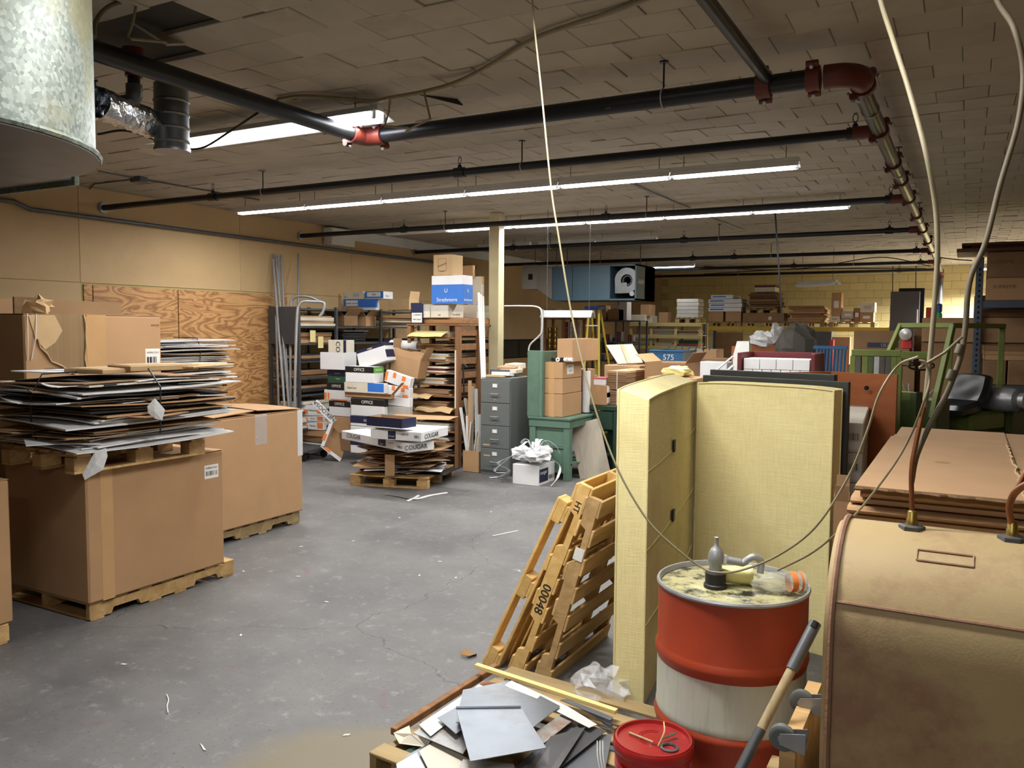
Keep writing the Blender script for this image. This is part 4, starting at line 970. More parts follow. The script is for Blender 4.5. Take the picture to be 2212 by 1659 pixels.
tube_thing('oil_line', 'tan coated oil line rising from the taped joint to the ceiling', 'tube', spline(dpts([(1998, 880, dF), (2004, 820, dF), (2012, 740, dF), (2020, 640, dF), (2025, 540, dF), (2020, 440, dF), (2000, 330, dF), (1965, 200, dF+.1), (1930, 90, dF+.2), (1898, -15, dF+.3), (1880, -150, 2.9)])), .009, 'cable')
tube_thing('oil_line', 'thicker brown line climbing from the tank to the upper right', 'tube', spline(dpts([(1969, 1042, dF+.03), (1980, 985, dF+.02), (2010, 915, dF), (2045, 850, dF), (2075, 770, dF), (2086, 700, dF), (2090, 640, dF), (2100, 590, dF), (2130, 520, dF), (2160, 400, dF), (2200, 260, dF), (2210, 150, dF), (2190, 60, dF), (2150, -10, dF+.1), (2120, -150, 2.95)])), .0095, 'cable_dk')
for x, y in ((2070, 765), (2052, 820)):
    q = DP(x, y, dF); q2 = DP(x+7, y-20, dF); tube_thing('tape_wrap', ('upper' if y < 800 else 'lower') + ' lump of old tape around the brown oil line', 'tape', [q, (q+q2)/2, q2], .015, 'cable_dk')
tube_thing('split_stick', 'thin wooden splint tied between the two oil lines', 'stick', dpts([(1985, 795, dF-.02), (2040, 762, dF-.02), (2078, 728, dF-.02)]), .005, 'cable')
cord = dpts([(1148, -40, 3.95), (1152, 30, 3.9), (1170, 200, 3.85), (1190, 400, 3.8), (1205, 500, 3.75), (1235, 680, 3.7), (1270, 830, 3.62), (1305, 940, 3.56), (1345, 1035, 3.5), (1400, 1125, 3.45), (1455, 1180, 3.42), (1510, 1222, 3.4), (1545, 1236, 3.36), (1600, 1232, 3.3), (1680, 1200, 3.2), (1760, 1140, 3.1), (1830, 1035, 3.05), (1872, 935, 3.0), (1900, 850, 2.97), (1940, 790, 2.95), (1985, 770, dF-.02)])
tube_thing('tubing', 'thin tan tubing drooping from the ceiling across the drum to the oil lines', 'tubing', spline(cord, 6), .0045, 'cable', seg=8)
cord2 = dpts([(1680, 1232, 3.3), (1760, 1190, 3.15), (1840, 1120, 3.0), (1920, 1020, 2.92), (1965, 945, 2.88), (1995, 870, dF-.03), (2008, 820, dF-.03), (2000, 785, dF-.03), (1985, 778, dF-.02)])
tube_thing('tubing', 'second thin tan tubing loop from the drum to the tied splint', 'tubing', spline(cord2, 6), .0042, 'cable', seg=8)
# ---------------------------------------------------------------- flattened cartons at right
rs = random.Random(11); zc_ = 0.125
stringer_pallet('stringer_pallet', 'pallet under the tall stack of flattened brown cartons at right', (.65, 4.72, 0), math.radians(-4), L=1.22, W=1.1, mt='palo')
k = 0
while zc_ < 1.33:
    t = rs.uniform(.030, .042) if zc_ > .9 else .10
    yo = rs.uniform(-.03, .03); nm = 'flattened brown carton in the tall stack behind the fuel tank'
    x0, x1 = -.40+rs.uniform(-.02, .05), 1.8; y0, y1 = 3.56+yo, 5.9+yo
    mb = MB(); n = 10; e = t*.45
    sec = [(y0+.02, 0), (y0, t*.3), (y0+.004, t*.7), (y0+.03, t-.006)]
    top = [(y0+.03, t-.006), (y1, t-.006), (y1, 0), (y0+.02, 0)]
    mb.prism([(y0+.025, .001), (y0+.006, t*.25), (y0, t*.5), (y0+.008, t*.8), (y0+.03, t-.002), (y1, t-.002), (y1, .001)], (x0, 0, zc_), (0, 1, 0), (0, 0, 1), (x1-x0, 0, 0))
    tag(mb.build('flattened_carton', 'card' if zc_ > .9 else 'card_dk'), low(nm), 'cardboard', 'flattened cartons behind the fuel tank'); zc_ += t+.001
    k += 1
zt_ = zc_ + .001
tp_ = thing('flattened_carton', 'top flattened carton with a torn glue seam on the tall stack at right', 'cardboard', (0, 0, zt_))
MB().box(-.37, .22, 3.52, 5.30, 0, .014).build('panel', 'card', tp_); MB().box(-.35, .22, 5.306, 5.85, 0, .013).build('flap', 'card', tp_)
MB().box(.226, 1.8, 3.72, 5.85, -.0, .008).build('panel', 'card', tp_)
MB().tube([(.214+rs.uniform(-.008, .008), 3.56+i*.06, .0155) for i in range(29)], .005, 5).build('torn_edge', 'card_lt', tp_)
mb = MB(); mb2 = mb
MB().tube([(-.37+i*.03, 3.515+rs.uniform(-.012, .012), .004) for i in range(20)], .007, 5).build('ragged_edge', 'edge', tp_)
for i in range(0):
    x = -.36+i*.062; mb.hexa([(x, 3.49+rs.uniform(0, .02), -.004), (x+.058, 3.49+rs.uniform(0, .02), -.004), (x+.058, 3.53, -.004), (x, 3.53, -.004), (x, 3.50, .010), (x+.058, 3.50, .010), (x+.058, 3.54, .013), (x, 3.54, .013)])
MB().lathe([(.035, .0142), (.035, .0146)], 20, (-.08, 4.35, 0)).build('stamp', 'card_dk', tp_)
# ---------------------------------------------------------------- shovel/bar handle, castor dolly
ha, hb = G(1768, 1345, .95), G(1600, 1690, .10)
ha = DP(1762, 1345, 2.98); hb = DP(1590, 1680, 2.78); hd = (hb-ha)
sh = thing('spade', 'spade leaning upside down with a weathered wooden shaft and metal sockets', 'spade')
MB().tube([ha+hd*.30, ha+hd*.72], .0165, 12).build('shaft', 'handle', sh, smooth=True)
MB().tube([ha, ha+hd*.02, ha+hd*.16, ha+hd*.24, ha+hd*.32], .021, 12).build('upper_socket', 'dsteel', sh, smooth=True)
MB().tube([ha-hd*.01+V3((0, -.012, .0)), ha+hd*.03+V3((0, -.014, 0))], .014, 10).build('socket_mouth', 'dark', sh, smooth=True)
MB().tube([ha+hd*.70, ha+hd*.8, ha+hd*1.1, ha+hd*1.6], .018, 12).build('lower_socket', 'dsteel', sh, smooth=True)
dl = thing('castor_dolly', 'wooden castor dolly stood on edge beside the fuel tank', 'dolly')
px0 = G(1735, 1600, .45)
base = V3((-.47, 2.82, 0))
MB().box(base.x-.02, base.x+.03, 2.74, 3.3, .02, .62).build('board', 'plyw', dl)
MB().cbox(base.x-.06, base.x-.021, 2.74, 2.83, .02, .53, .003).build('batten', 'palo', dl)
def castor(p, r=.042):
    c = MB().lathe([(.012, -.014), (r*.8, -.016), (r, -.011), (r, .011), (r*.8, .016), (.012, .014)], 20, p, Matrix.Rotation(math.pi/2, 3, 'X') ).build('wheel', 'grey_m', dl, smooth=True)
    MB().lathe([(.012, -.02), (.012, .02)], 10, p, Matrix.Rotation(math.pi/2, 3, 'X')).build('hub', 'steel', c, smooth=True)
    for s in (-1, 1): MB().prism([(-.005, -.018), (.075, -.035), (.075, .035), (-.005, .018)], V3(p)+V3((0, s*.02-.0015, 0)), (1, 0, 0), (0, 0, 1), (0, .003, 0)).build('fork', 'steel', c)
castor(DP(1690, 1592, 2.72)); castor(DP(1732, 1515, 3.0))
# ---------------------------------------------------------------- shrink-wrapped paper cartons and crate
base = G(1868, 870, 1.36); Pn = AY(1866, 900, 5.75); zt_ = HZ(Pn, 914)
rows = 7; hh = zt_/rows
wc_u = math.radians(4)
for k in range(rows):
    z0 = k*hh
    c, s, r = PB(0, 0, 0, 1772, 1906, 0, rot=4, P=(Pn.x, Pn.y, z0), h=hh-.004, w=.75)
    t, s = carton('paper_carton', f'white printed carton of offset paper, {["bottom","second","third","fourth","fifth","sixth","top"][k]} of the wrapped stack behind the charcoal panel', (c, s, r), 'offw', 'carton', 'offset paper cartons', flaps=False)
    if k > 2:
        ftext(t, 'front', s, 'OFFSET', .78, .78, .034, 'blk'); bars(t, 'front', s, .87, .97, .42, .66, seed=k)
        decal(t, 'front', s, .6, .985, .12, .36, 'paper'); ftext(t, 'front', s, 'PAPER  UL', .76, .25, .02, 'blk')
c, s, r = PB(0, 0, 0, 1772, 1906, 0, rot=4, P=(Pn.x, Pn.y, 0), h=zt_, w=.75)
fw = thing('shrink_wrap', 'clear shrink wrap over the stack of white paper cartons', 'plastic wrap', c, r)
MB().cbox(-s[0]/2-.01, s[0]/2+.01, -s[1]/2-.01, s[1]/2+.01, .9, zt_+.012, .02).build('film', 'wrap', fw)
cr = thing('wooden_crate', 'orange brown plank crate standing open behind the white cartons', 'crate')
kc = DP(1795, 803, 6.75); e1 = DP(1938, 813, 6.35); e0 = DP(1640, 815, 6.55); zc_ = kc.z
def plank(a, b, z0, z1, t=.02, nm='plank'):
    a, b = V3((a.x, a.y, 0)), V3((b.x, b.y, 0)); d = (b-a).normalized(); n = V3((-d.y, d.x, 0))*t
    MB().hexa([a+V3((0, 0, z0)), b+V3((0, 0, z0)), b+n+V3((0, 0, z0)), a+n+V3((0, 0, z0)), a+V3((0, 0, z1)), b+V3((0, 0, z1)), b+n+V3((0, 0, z1)), a+n+V3((0, 0, z1))]).build(nm, 'crate', cr)
for z0, z1 in ((.62, 1.13), (1.133, zc_)):
    plank(kc, e1, z0, z1); plank(e0, kc, z0, z1)
plank(kc, e1, .1, .618); plank(e0, kc, .1, .618)
q = DP(1872, 838, 6.45); MB().lathe([(.018, 0), (.018, .012), (.0001, .02)], 10, q, Matrix.Rotation(math.pi/2, 3, 'X')).build('knot', 'dark', cr, smooth=True)
MB().obox(((kc+e1)/2)*1.0 + V3((-.1, -.3, -(kc.z+e1.z)/2+.08)), (.9, .7, .05)).build('base_board', 'crate', cr)
open_carton('open_carton', 'open brown carton low between the charcoal panel and the flattened cartons', PB(0, 0, 0, 1786, 1850, 1085, rot=6, d=.3, P=(AY(1834, 1100, 4.5).x, 4.5, 0)), 'card_dk', flaps=(.25, None, .2, .15), fl=.3)
# ---------------------------------------------------------------- left: bulk boxes on pallets
stringer_pallet('stringer_pallet', 'pale notched pallet under the large brown box in front', (-5.56, 3.99, 0), 0, L=1.24, W=1.02, mt='plyw')
PA = V3((-5.02, 3.35, .127))
pbA = PB(0, 0, 0, 30, 486, 1018, P=PA, w=.92)
def lab(t, s, f, u0, u1, v0, v1, seed=1):
    decal(t, f, s, u0, u1, v0, v1, 'paper'); w_ = (s[1] if f == 'right' else s[0])*(u1-u0)
    ftext(t, f, s, 'AMERICOLD', (u0+u1)/2, v1-(v1-v0)*.22, w_*.15, 'blk'); bars(t, f, s, u0+(u1-u0)*.1, u1-(u1-u0)*.1, v0+(v1-v0)*.22, v0+(v1-v0)*.55, seed=seed)
bA, sA = carton('bulk_box', 'large plain brown bulk box with a barcode label on the pale pallet', pbA, 'card', ch=.012, tape=None)
lab(bA, sA, 'right', .84, .955, .77, .885)
MB().box(sA[0]/2, sA[0]/2+.001, -sA[1]/2+.10, -sA[1]/2+.19, .0, sA[2]-.01).build('tape', 'tape', bA)
ztA = .127+sA[2]
block_pallet('block_pallet', 'small block pallet on the front bulk box carrying flattened cartons', (-5.34, 3.735, ztA+.002), 0, L=1.03, W=.8, mt='plyw', h=.14, nd=6)
rs = random.Random(21); z = ztA+.155; cols = ['white', 'white', 'card_dk', 'offw', 'blkc', 'white', 'card', 'white', 'gryc', 'card_dk', 'blkc', 'white']  # the black sheets paint the shadow gaps between cartons
lbl = {'white': 'white flattened carton', 'offw': 'off-white flattened carton', 'card_dk': 'dark brown flattened carton', 'card': 'brown flattened carton', 'blkc': 'black printed flattened carton', 'gryc': 'grey flattened carton'}
k = 0
while z < 1.625:
    t = rs.uniform(.006, .012); c = rs.choice(cols) if k else 'white'
    g = (z-1.2)/.5; bulge = .06*math.sin(min(1, max(0, g))*math.pi)
    flat_sheet('flattened_carton', low(lbl[c]+' in the strapped stack on the front bulk box'), 'cardboard', (-5.30+rs.uniform(-.05, .05), 3.80+rs.uniform(-.06, .06), z), rs.uniform(-.10, .10), .88+bulge+rs.uniform(-.16, .14), 1.06+bulge+rs.uniform(-.18, .16), t, c, 'flattened cartons in the strapped stack', sag=.02, seed=k, tilt=(rs.uniform(-.022, .022), rs.uniform(-.022, .022)))
    if rs.random() < .45:
        sd = rs.choice((0, 1)); zz = z+.004
        p = (-4.90+rs.uniform(-.1, .06), rs.uniform(3.4, 4.2), zz) if sd else (rs.uniform(-5.6, -5.0), 3.30+rs.uniform(-.08, .1), zz)
        c = rs.choice(['white', 'card_dk', 'card', 'white', 'gryc'])
        flat_sheet('flattened_carton', low(lbl[c]+' sticking out of the strapped stack in front'), 'cardboard', p, rs.uniform(-.5, .5), .34, .42, .005, c, 'loose flaps of the strapped stack', sag=.01, seed=k+90, tilt=(rs.uniform(-.05, .03), rs.uniform(-.03, .06)))
    z += t+rs.uniform(.003, .008); k += 1
for i, (x, y, w_, d_, r_, t_) in enumerate(((-5.12, 3.72, .36, .56, .1, .03), (-4.98, 3.90, .32, .5, -.16, .036), (-4.92, 4.22, .3, .5, .25, .014))):
    c = thing('kraft_mailer', ['left light brown folded carton on top of the strapped stack', 'middle light brown folded carton on top of the strapped stack', 'right light brown folded carton on top of the strapped stack'][i], 'cardboard', (x-.02, y-.03, z+.018+i*.012), r_, 'kraft cartons on the strapped stack')
    MB().cbox(-w_/2, w_/2, -d_/2, d_/2, 0, t_, .004).build('body', 'card_lt', c); MB().box(-w_/2+.01, w_/2-.06, -d_/2+.02, d_/2-.02, t_, t_+.003).build('flap', 'card_lt', c)
o = flat_sheet('flattened_carton', 'white printed carton with a navy tape strip at the left of the stack top', 'cardboard', (-5.46, 3.55, z+.02), .25, .46, .52, .008, 'white', None, sag=.01, seed=5)
MB().box(-.2, .16, -.02, .02, .012, .0135).build('tape', 'navy', o)
def strap(nm, pts, r=.005, m_='rubber'): return tag(MB().tube(pts, r, 6).build('strap', m_, smooth=True), nm, 'strap')
zz = z+.03
strap('black strap over the left corner of the strapped carton stack', [(-5.05, 3.99, zz+.03), (-5.12, 3.6, zz+.008), (-5.22, 3.20, zz-.01), (-5.24, 3.14, zz-.15), (-5.24, 3.13, 1.38), (-5.24, 3.17, 1.2)])
strap('black strap across the kraft cartons on the strapped stack', [(-5.6, 3.85, zz+.0), (-5.2, 3.78, zz+.022), (-4.86, 3.72, zz+.014), (-4.72, 3.70, zz-.10), (-4.73, 3.70, 1.25)], .006)
for nm, pl, m_ in (('ragged strip of milky plastic hanging off the strapped stack', [(183, 1037), (178, 1025), (205, 975), (228, 968), (232, 985), (222, 1015)], 'wrapw'), ('torn yellowish plastic flap on the strapped stack', [(318, 878), (334, 860), (356, 885), (350, 908), (336, 905), (320, 892)], 'wrapw')):
    P = [DP(x, y, 5.12 if x < 300 else 5.42) for x, y in pl]; c = sum(P, V3())/len(P)
    vs = [tuple(q-c) for q in P]; n_ = len(vs); off = -_f*.012
    tag(MB().add(vs + [tuple(V3(q)-off*.3) for q in vs] + [tuple(off)], [tuple((i, (i+1) % n_, 2*n_)) for i in range(n_)] + [tuple(range(n_, 2*n_))]).build('plastic_scrap', m_, loc=c), nm, 'plastic')
# far-left neighbour
stringer_pallet('stringer_pallet', 'pallet at the left edge of the picture under a bulk box', (-5.66, 2.30, 0), 0, L=1.2, W=1.02, mt='plyw')
bG, sG = carton('bulk_box', 'brown bulk box cut off by the left edge of the picture', ((-5.64, 2.36, .127), (1.0, 1.13, .90), 0), 'card', ch=.012)
block_pallet('block_pallet', 'pallet on top of the bulk box at the left edge', (-5.75, 2.26, 1.03), 0, L=1.15, W=.85, mt='plyw', h=.14)
for i in range(6): flat_sheet('flattened_carton', low('flattened carton on the pallet at the left edge'), 'cardboard', (-5.7, 2.28, 1.185+i*.016), .05*i, .85, 1.14, .008, ['white', 'gryc', 'blkc', 'white', 'card_dk', 'gryc'][i], 'flattened cartons at the left edge', seed=i)
# box B behind
stringer_pallet('stringer_pallet', 'pallet under the taped bulk box near the plywood doors', (-6.33, 5.57, 0), 0, L=1.22, W=1.0, mt='palo')
pbB = PB(0, 0, 0, 0, 655, 0, P=(-5.80, 4.98, .127), w=1.0, h=1.02)
bB, sB = carton('bulk_box', 'brown bulk box sealed with clear tape between the front box and the white cartons', pbB, 'card', ch=.012, tape=None)
MB().box(sB[0]/2, sB[0]/2+.0015, -.02, .13, sB[2]*.72, sB[2]).build('tape', 'clear', bB)
MB().box(sB[0]/2, sB[0]/2+.0015, sB[1]/2-.07, sB[1]/2, sB[2]*.55, sB[2]).build('tape', 'film', bB)
for sg in (0, 1): MB().plate(lambda u, v, sg=sg: (-sB[0]/2+.01+sB[0]*.98*u, (-sB[1]/2+.01 if sg == 0 else .02)+(sB[1]/2-.03)*v, sB[2]+.012+.03*u*(1-u)*(1+sg)+.03*(v if sg == 0 else 1-v)), 4, 3, .006).build('flap', 'card', bB)
# box C + base, torn
carton('bulk_box', 'lower brown bulk box under the torn box', ((-6.92, 4.42, .127), (1.02, 1.22, .98), 0), 'card_dk', ch=.012)
stringer_pallet('stringer_pallet', 'pallet under the lower bulk box beneath the torn box', (-6.92, 4.42, 0), 0, L=1.2, W=1.0, mt='palo')
Pc = AX(50, 690, -6.42); Pc.z = 1.112
pbC = PB(0, 0, 0, 0, 352, 677, P=Pc, w=1.0)
bC, sC = carton('bulk_box', 'torn brown bulk box with exposed corrugation and a barcode label', pbC, 'card', ch=.012, tape=None)
lab(bC, sC, 'right', .865, .985, .52, .69, 3)
w_, d_, h_ = sC
def rp(u, v, o=0.0): return V3((w_/2+o, (u-.5)*d_, v*h_))
poly = [(.05, 1.0), (.40, 1.0), (.41, .82), (.40, .62), (.41, .42), (.30, .50), (.17, .60), (.10, .72), (.06, .85)]
MB().prism([(u*d_, v*h_) for u, v in poly], rp(0, 0, .0003), (0, 1, 0), (0, 0, 1), (.0015, 0, 0)).build('torn_patch', 'corr', bC)
MB().prism([(u*d_, v*h_) for u, v in [(.03, .99), (.20, .99), (.25, .86), (.20, .76), (.13, .70), (.07, .80)]], rp(0, 0, .002), (0, 1, 0), (0, 0, 1), (.004, 0, 0)).build('peeled_ply', 'card_lt', bC)
te = []
for a, b in zip(poly[1:], poly[2:]):
    q0, q1 = rp(*a, .004), rp(*b, .004); te += [q0, (q0+q1)/2+V3((.01, .004, .008))]
MB().tube(te, .008, 6).build('torn_edge', 'card_lt', bC)
MB().box(w_/2, w_/2+.0012, d_*(-.5+.42), d_*(-.5+.56), .0, h_).build('tape', 'tape', bC)
ftext(bC, 'right', sC, 'AMC03', .95, .91, .028, 'edge')
mb = crumple(MB(), (.30, -.38, h_+.06), .085, 8, (1, 1.3, .9), 9, 6, .45); mb.build('crumpled_flap', 'card_lt', bC)
for k in range(2): MB().tube([(w_/2+.006, -d_/2+.03+k*.07, h_+.0), (w_/2+.02, -d_/2+.02+k*.06, h_-.2), (w_/2+.006, -d_/2+.02+k*.03, h_-.36)], .004, 5).build('tie', 'paper', bC)
mb = crumple(MB(), (w_/2+.03, d_*(-.5+.5), .44), .06, 18, (.5, 1, 1), 9, 6, .3); mb.build('peeled_ply', 'card_lt', bC)
# box D behind with a dark open end
Pd = AX(262, 660, -7.75); Pd.z = 1.20
carton('bulk_box', 'brown bulk box under the opened one against the tan wall', ((Pd.x-.5, Pd.y-.8, .02), (1.0, 1.6, 1.16), 0), 'card_dk', ch=.01)
oc, so = open_carton('bulk_box', 'long opened brown box behind the torn box against the tan wall', PB(0, 0, 0, 0, 0, 641, P=(Pd.x, Pd.y-1.62, 1.20), w=.9, d=1.62), 'card', flaps=(None, None, None, None), fl=.3)
MB().box(-so[0]/2, so[0]/2-.3, -so[1]/2+.3, so[1]/2, so[2], so[2]+.006).build('flap', 'card', oc)
tag(MB().cbox(Pd.x-.3, Pd.x+.01, Pd.y+.03, Pd.y+.2, 1.36, 2.08, .003).build('white_sheet', 'white'), 'white sheet of card poking up behind the torn box', 'card')
q0, q1 = AX(30, 640, -6.9), AX(80, 640, -6.9)
tag(MB().box(-6.92, -6.9, q0.y, q1.y, 2.0, HZ(q0, 641)).build('raised_flap', 'edge'), 'dark brown raised carton flap behind the torn box', 'cardboard')
# stack E behind box B
carton('bulk_box', 'brown box hidden under the white flattened cartons by the plywood door', ((-7.45, 5.72, .02), (.76, .8, 1.43), 0), 'card_dk')
z = 1.46; k = 0
while z < 1.83:
    t = rs.uniform(.006, .012); c = rs.choice(['white', 'white', 'gryc', 'blkc', 'white', 'card_dk']) if z < 1.79 else 'white'
    flat_sheet('flattened_carton', low(lbl[c]+' in the strapped stack by the plywood door'), 'cardboard', (-7.34+rs.uniform(-.04, .04), 5.86+rs.uniform(-.05, .05), z), rs.uniform(-.15, .15), .78+rs.uniform(-.1, .1), .98+rs.uniform(-.12, .14), t, c, 'flattened cartons by the plywood door', sag=.012, seed=k+200, tilt=(rs.uniform(-.015, .015), rs.uniform(-.015, .015)))
    z += t+rs.uniform(.004, .01); k += 1
strap('black strap around the white cartons by the plywood door', [(-7.4, 5.98, z+.01), (-6.97, 5.92, z+.005), (-6.92, 5.92, z-.1), (-6.95, 5.92, 1.47)])
o = tag(MB().box(-7.2, -7.03, 5.95, 6.12, z+.012, z+.014).build('printed_panel', 'purple'), 'purple printed patch on the white cartons by the plywood door', 'card')
# ---------------------------------------------------------------- steel tubes leaning on the wall
tb = [(592, 548, 604, 860), (600, 552, 618, 868), (607, 550, 628, 866), (596, 556, 632, 868), (645, 548, 640, 850), (590, 560, 622, 868)]
for i, (xa, ya, xb, yb) in enumerate(tb):
    a = AX(xa, ya, XL+.04+.015*i); b = AX(xb, 868, XL+.55+.05*i); b.z = .02
    tube_thing('conduit_length', ['first', 'second', 'third', 'fourth', '', 'fifth'][i]+' grey steel tube leaning on the wall beside the plywood door' if xa != 645 else 'grey steel tube standing apart beside the curved cart handle', 'tube', [b, a], .017, 'steel', 'steel tubes by the plywood door', 8)
# wall conduit and small ceiling conduits
tube_thing('wall_conduit', 'long dark conduit running along the tan wall near the ceiling', 'conduit', [AX(-60, 425, XL+.05), AX(30, 435, XL+.05), AX(65, 452, XL+.05), (XL+.05, 5.95, 3.29), (XL+.05, 10.0, 3.28), (XL+.05, 15.5, 3.28)], .026, 'dsteel')
jb = thing('junction_box', 'small grey junction box with thin conduits on the ceiling', 'junction box')
q = G(300, 386, ZC-.02); MB().cbox(q.x-.09, q.x+.09, q.y-.05, q.y+.05, ZC-.06, ZC-.002, .004).build('box', 'dsteel', jb)
MB().tube([G(166, 441, 3.45), G(175, 428, ZC-.02), G(205, 397, ZC-.02), q], .009, 6).build('conduit', 'dsteel', jb, smooth=True)
MB().tube([q, G(460, 414, ZC-.015), G(560, 432, ZC-.015)], .009, 6).build('conduit', 'dsteel', jb, smooth=True)
MB().tube([G(212, 370, ZC-.015), q], .007, 6).build('conduit', 'dsteel', jb, smooth=True)
tube_thing('ceiling_conduit', 'thin conduit on the ceiling between the lamp rows', 'conduit', [G(1365, 396, ZC-.02), G(1405, 415, ZC-.02), G(1490, 450, ZC-.02)], .012, 'dsteel')
tube_thing('ceiling_conduit', 'thin conduit on the ceiling beyond the second lamp row', 'conduit', [G(1535, 470, ZC-.02), G(1608, 498, ZC-.02)], .012, 'dsteel')
zc = ZC-.03
tube_thing('ceiling_cable', 'thick pale cable sagging along the ceiling above the main pipe', 'cable', spline([G(600, 215, zc), G(650, 208, zc), G(720, 212, zc-.02), G(800, 218, zc-.05), G(845, 211, zc-.06), G(915, 198, zc-.05), G(985, 178, zc-.02), G(1060, 140, zc), G(1150, 86, zc), G(1230, 55, zc), G(1300, 33, zc), G(1390, 0, zc), G(1480, -40, zc)]), .014, 'cable')
tube_thing('ceiling_cable', 'dark cable looping below the round duct and lamp', 'cable', spline([G(212, 290, 3.3), G(270, 282, 3.3), G(330, 300, 3.28), G(395, 320, 3.22), G(440, 318, 3.22), G(495, 285, 3.3), G(560, 242, 3.4), G(600, 216, zc), G(640, 213, zc)]), .008, 'rubber')
tube_thing('ceiling_cable', 'pale cable arching beside the galvanised plenum', 'cable', spline([DP(203, 80, 4.0), DP(206, 50, 4.1), DP(225, 22, 4.2), DP(255, 6, 4.3), DP(300, -2, 4.4), DP(345, -8, 4.4)]), .012, 'cable_dk')
def brk(label, pts): tube_thing('cable_bracket', label, 'bracket', pts, .008, 'cable', 'pale metal cable brackets', 6)
brk('pale bent bracket hanging at the torn ceiling patch', dpts([(295, 5, 4.35), (288, 45, 4.35), (277, 78, 4.35), (284, 84, 4.35), (360, 91, 4.45)]))
brk('left pale bent bracket on the cable above the red elbow', dpts([(843, 208, 5.75), (840, 240, 5.75), (831, 272, 5.75), (880, 277, 5.6)]))
brk('right pale bent bracket on the cable above the red elbow', dpts([(915, 195, 5.6), (930, 258, 5.5), (905, 268, 5.5), (876, 285, 5.5)]))
# ---------------------------------------------------------------- steel shelving along the left wall
SX = -8.85
ya, yb_, yc2 = AX(645, 700, SX).y, AX(726, 700, SX).y, AX(822, 700, SX).y; yd = AX(905, 700, SX).y
zt = HZ(AX(726, 700, SX), 668)
sh = thing('steel_shelving', 'dark grey steel shelving against the tan wall behind the carton piles', 'shelf')
lev = [zt, zt-.27, zt-.53, zt-.80, zt-1.06, zt-1.32, zt-1.58, zt-1.84, .12]
for y in (ya, yb_, yc2, yd):
    for x in (SX, -9.42): MB().box(x-.02, x+.02, y-.022, y+.022, 0, zt+.03).build('upright', 'shelfg', sh)
for i, z in enumerate(lev):
    for a, b in ((ya, yb_), (yb_, yc2), (yc2, yd)):
        if i == 1 and a == ya and False: continue
        MB().box(-9.40, SX-.002, a+.024, b-.024, z-.03, z).build('shelf_board', 'shelfg', sh)
MB().box(-9.42, SX, ya-.024, ya-.018, zt-.55, zt+.02).build('side_panel', 'shelfg', sh)
def flatpile(x0, x1, y0, y1, z0, z1, label, cols, group, seed, tmin=.02, tmax=.05, cat='carton', jit=.03):
    rs = random.Random(seed); z = z0; i = 0
    while z < z1-.012:
        t = min(rs.uniform(tmin, tmax), z1-z); c = rs.choice(cols); j = [rs.uniform(-jit, jit) for _ in range(4)]
        w_, d_ = (x1-x0)+j[2], (y1-y0)+j[3]
        o = MB().cbox(-w_/2, w_/2, -d_/2, d_/2, 0, t-.002, .003).build('flat_carton', c, loc=((x0+x1)/2+j[0], (y0+y1)/2+j[1]*.5, z), rz=rs.uniform(-.05, .05)); tag(o, low(label), cat, group); z += t; i += 1
g_ = 'flat cartons on the left steel shelving'
spec = [(1, .16, ['offw', 'card_lt', 'card']), (2, .16, ['card', 'card_dk']), (3, .10, ['blkc', 'card_dk']), (4, .12, ['card', 'card_dk']), (5, .13, ['card_dk', 'blkc']), (6, .15, ['offw', 'offw']), (7, .16, ['blkc', 'offw', 'offw'])]
nmz = ['', 'top', 'second', 'third', 'fourth', 'fifth', 'sixth', 'seventh']
for i, hh, cols in spec:
    flatpile(-9.3, SX-.02, ya+.04, yb_-.05, lev[i], lev[i]+hh, f'flat carton on the {nmz[i]} shelf of the steel shelving, bay nearest the tubes', cols, g_, 40+i, .03, .06)
flatpile(-9.3, -8.92, yb_+.25, yc2-.3, lev[2], lev[2]+.2, 'dark flat carton in the pile in the middle bay of the steel shelving', ['blkc', 'greyboard'], g_, 60, .02, .03)
flatpile(-9.3, -8.9, yc2+.1, yd-.1, lev[1], lev[1]+.2, 'brown flat carton in the right bay, upper shelf of the steel shelving', ['card_dk', 'card', 'offw'], g_, 61, .02, .03, jit=.06)
flatpile(-9.3, -8.9, yc2+.15, yd-.1, lev[2], lev[2]+.06, 'dark flat carton in the right bay, second shelf of the steel shelving', ['blkc', 'card_dk'], g_, 62, .02, .03, jit=.06)
for k, (y, m_) in enumerate(((yb_+.45, 'card_dk'), (yb_+.95, 'card'))):
    open_carton('open_carton', ['brown opened carton tipped in the middle bay of the steel shelving', 'brown carton standing in the middle bay of the steel shelving'][k], ((-9.1, y, lev[1]+.002), (.36, .34, .17), .15*k), m_, flaps=(.9, .8, .3, None), fl=.5)
for k, px_ in enumerate(((676, 725), (693, 738))):
    P = AX(*px_, SX+.02); tag(MB().cbox(-.004, 0, -.06, .06, -.1, .08, .001).build('paper_tag', 'yell_p', loc=P), ['upper', 'lower'][k]+' pale yellow paper tag hanging on the steel shelving', 'paper tag')
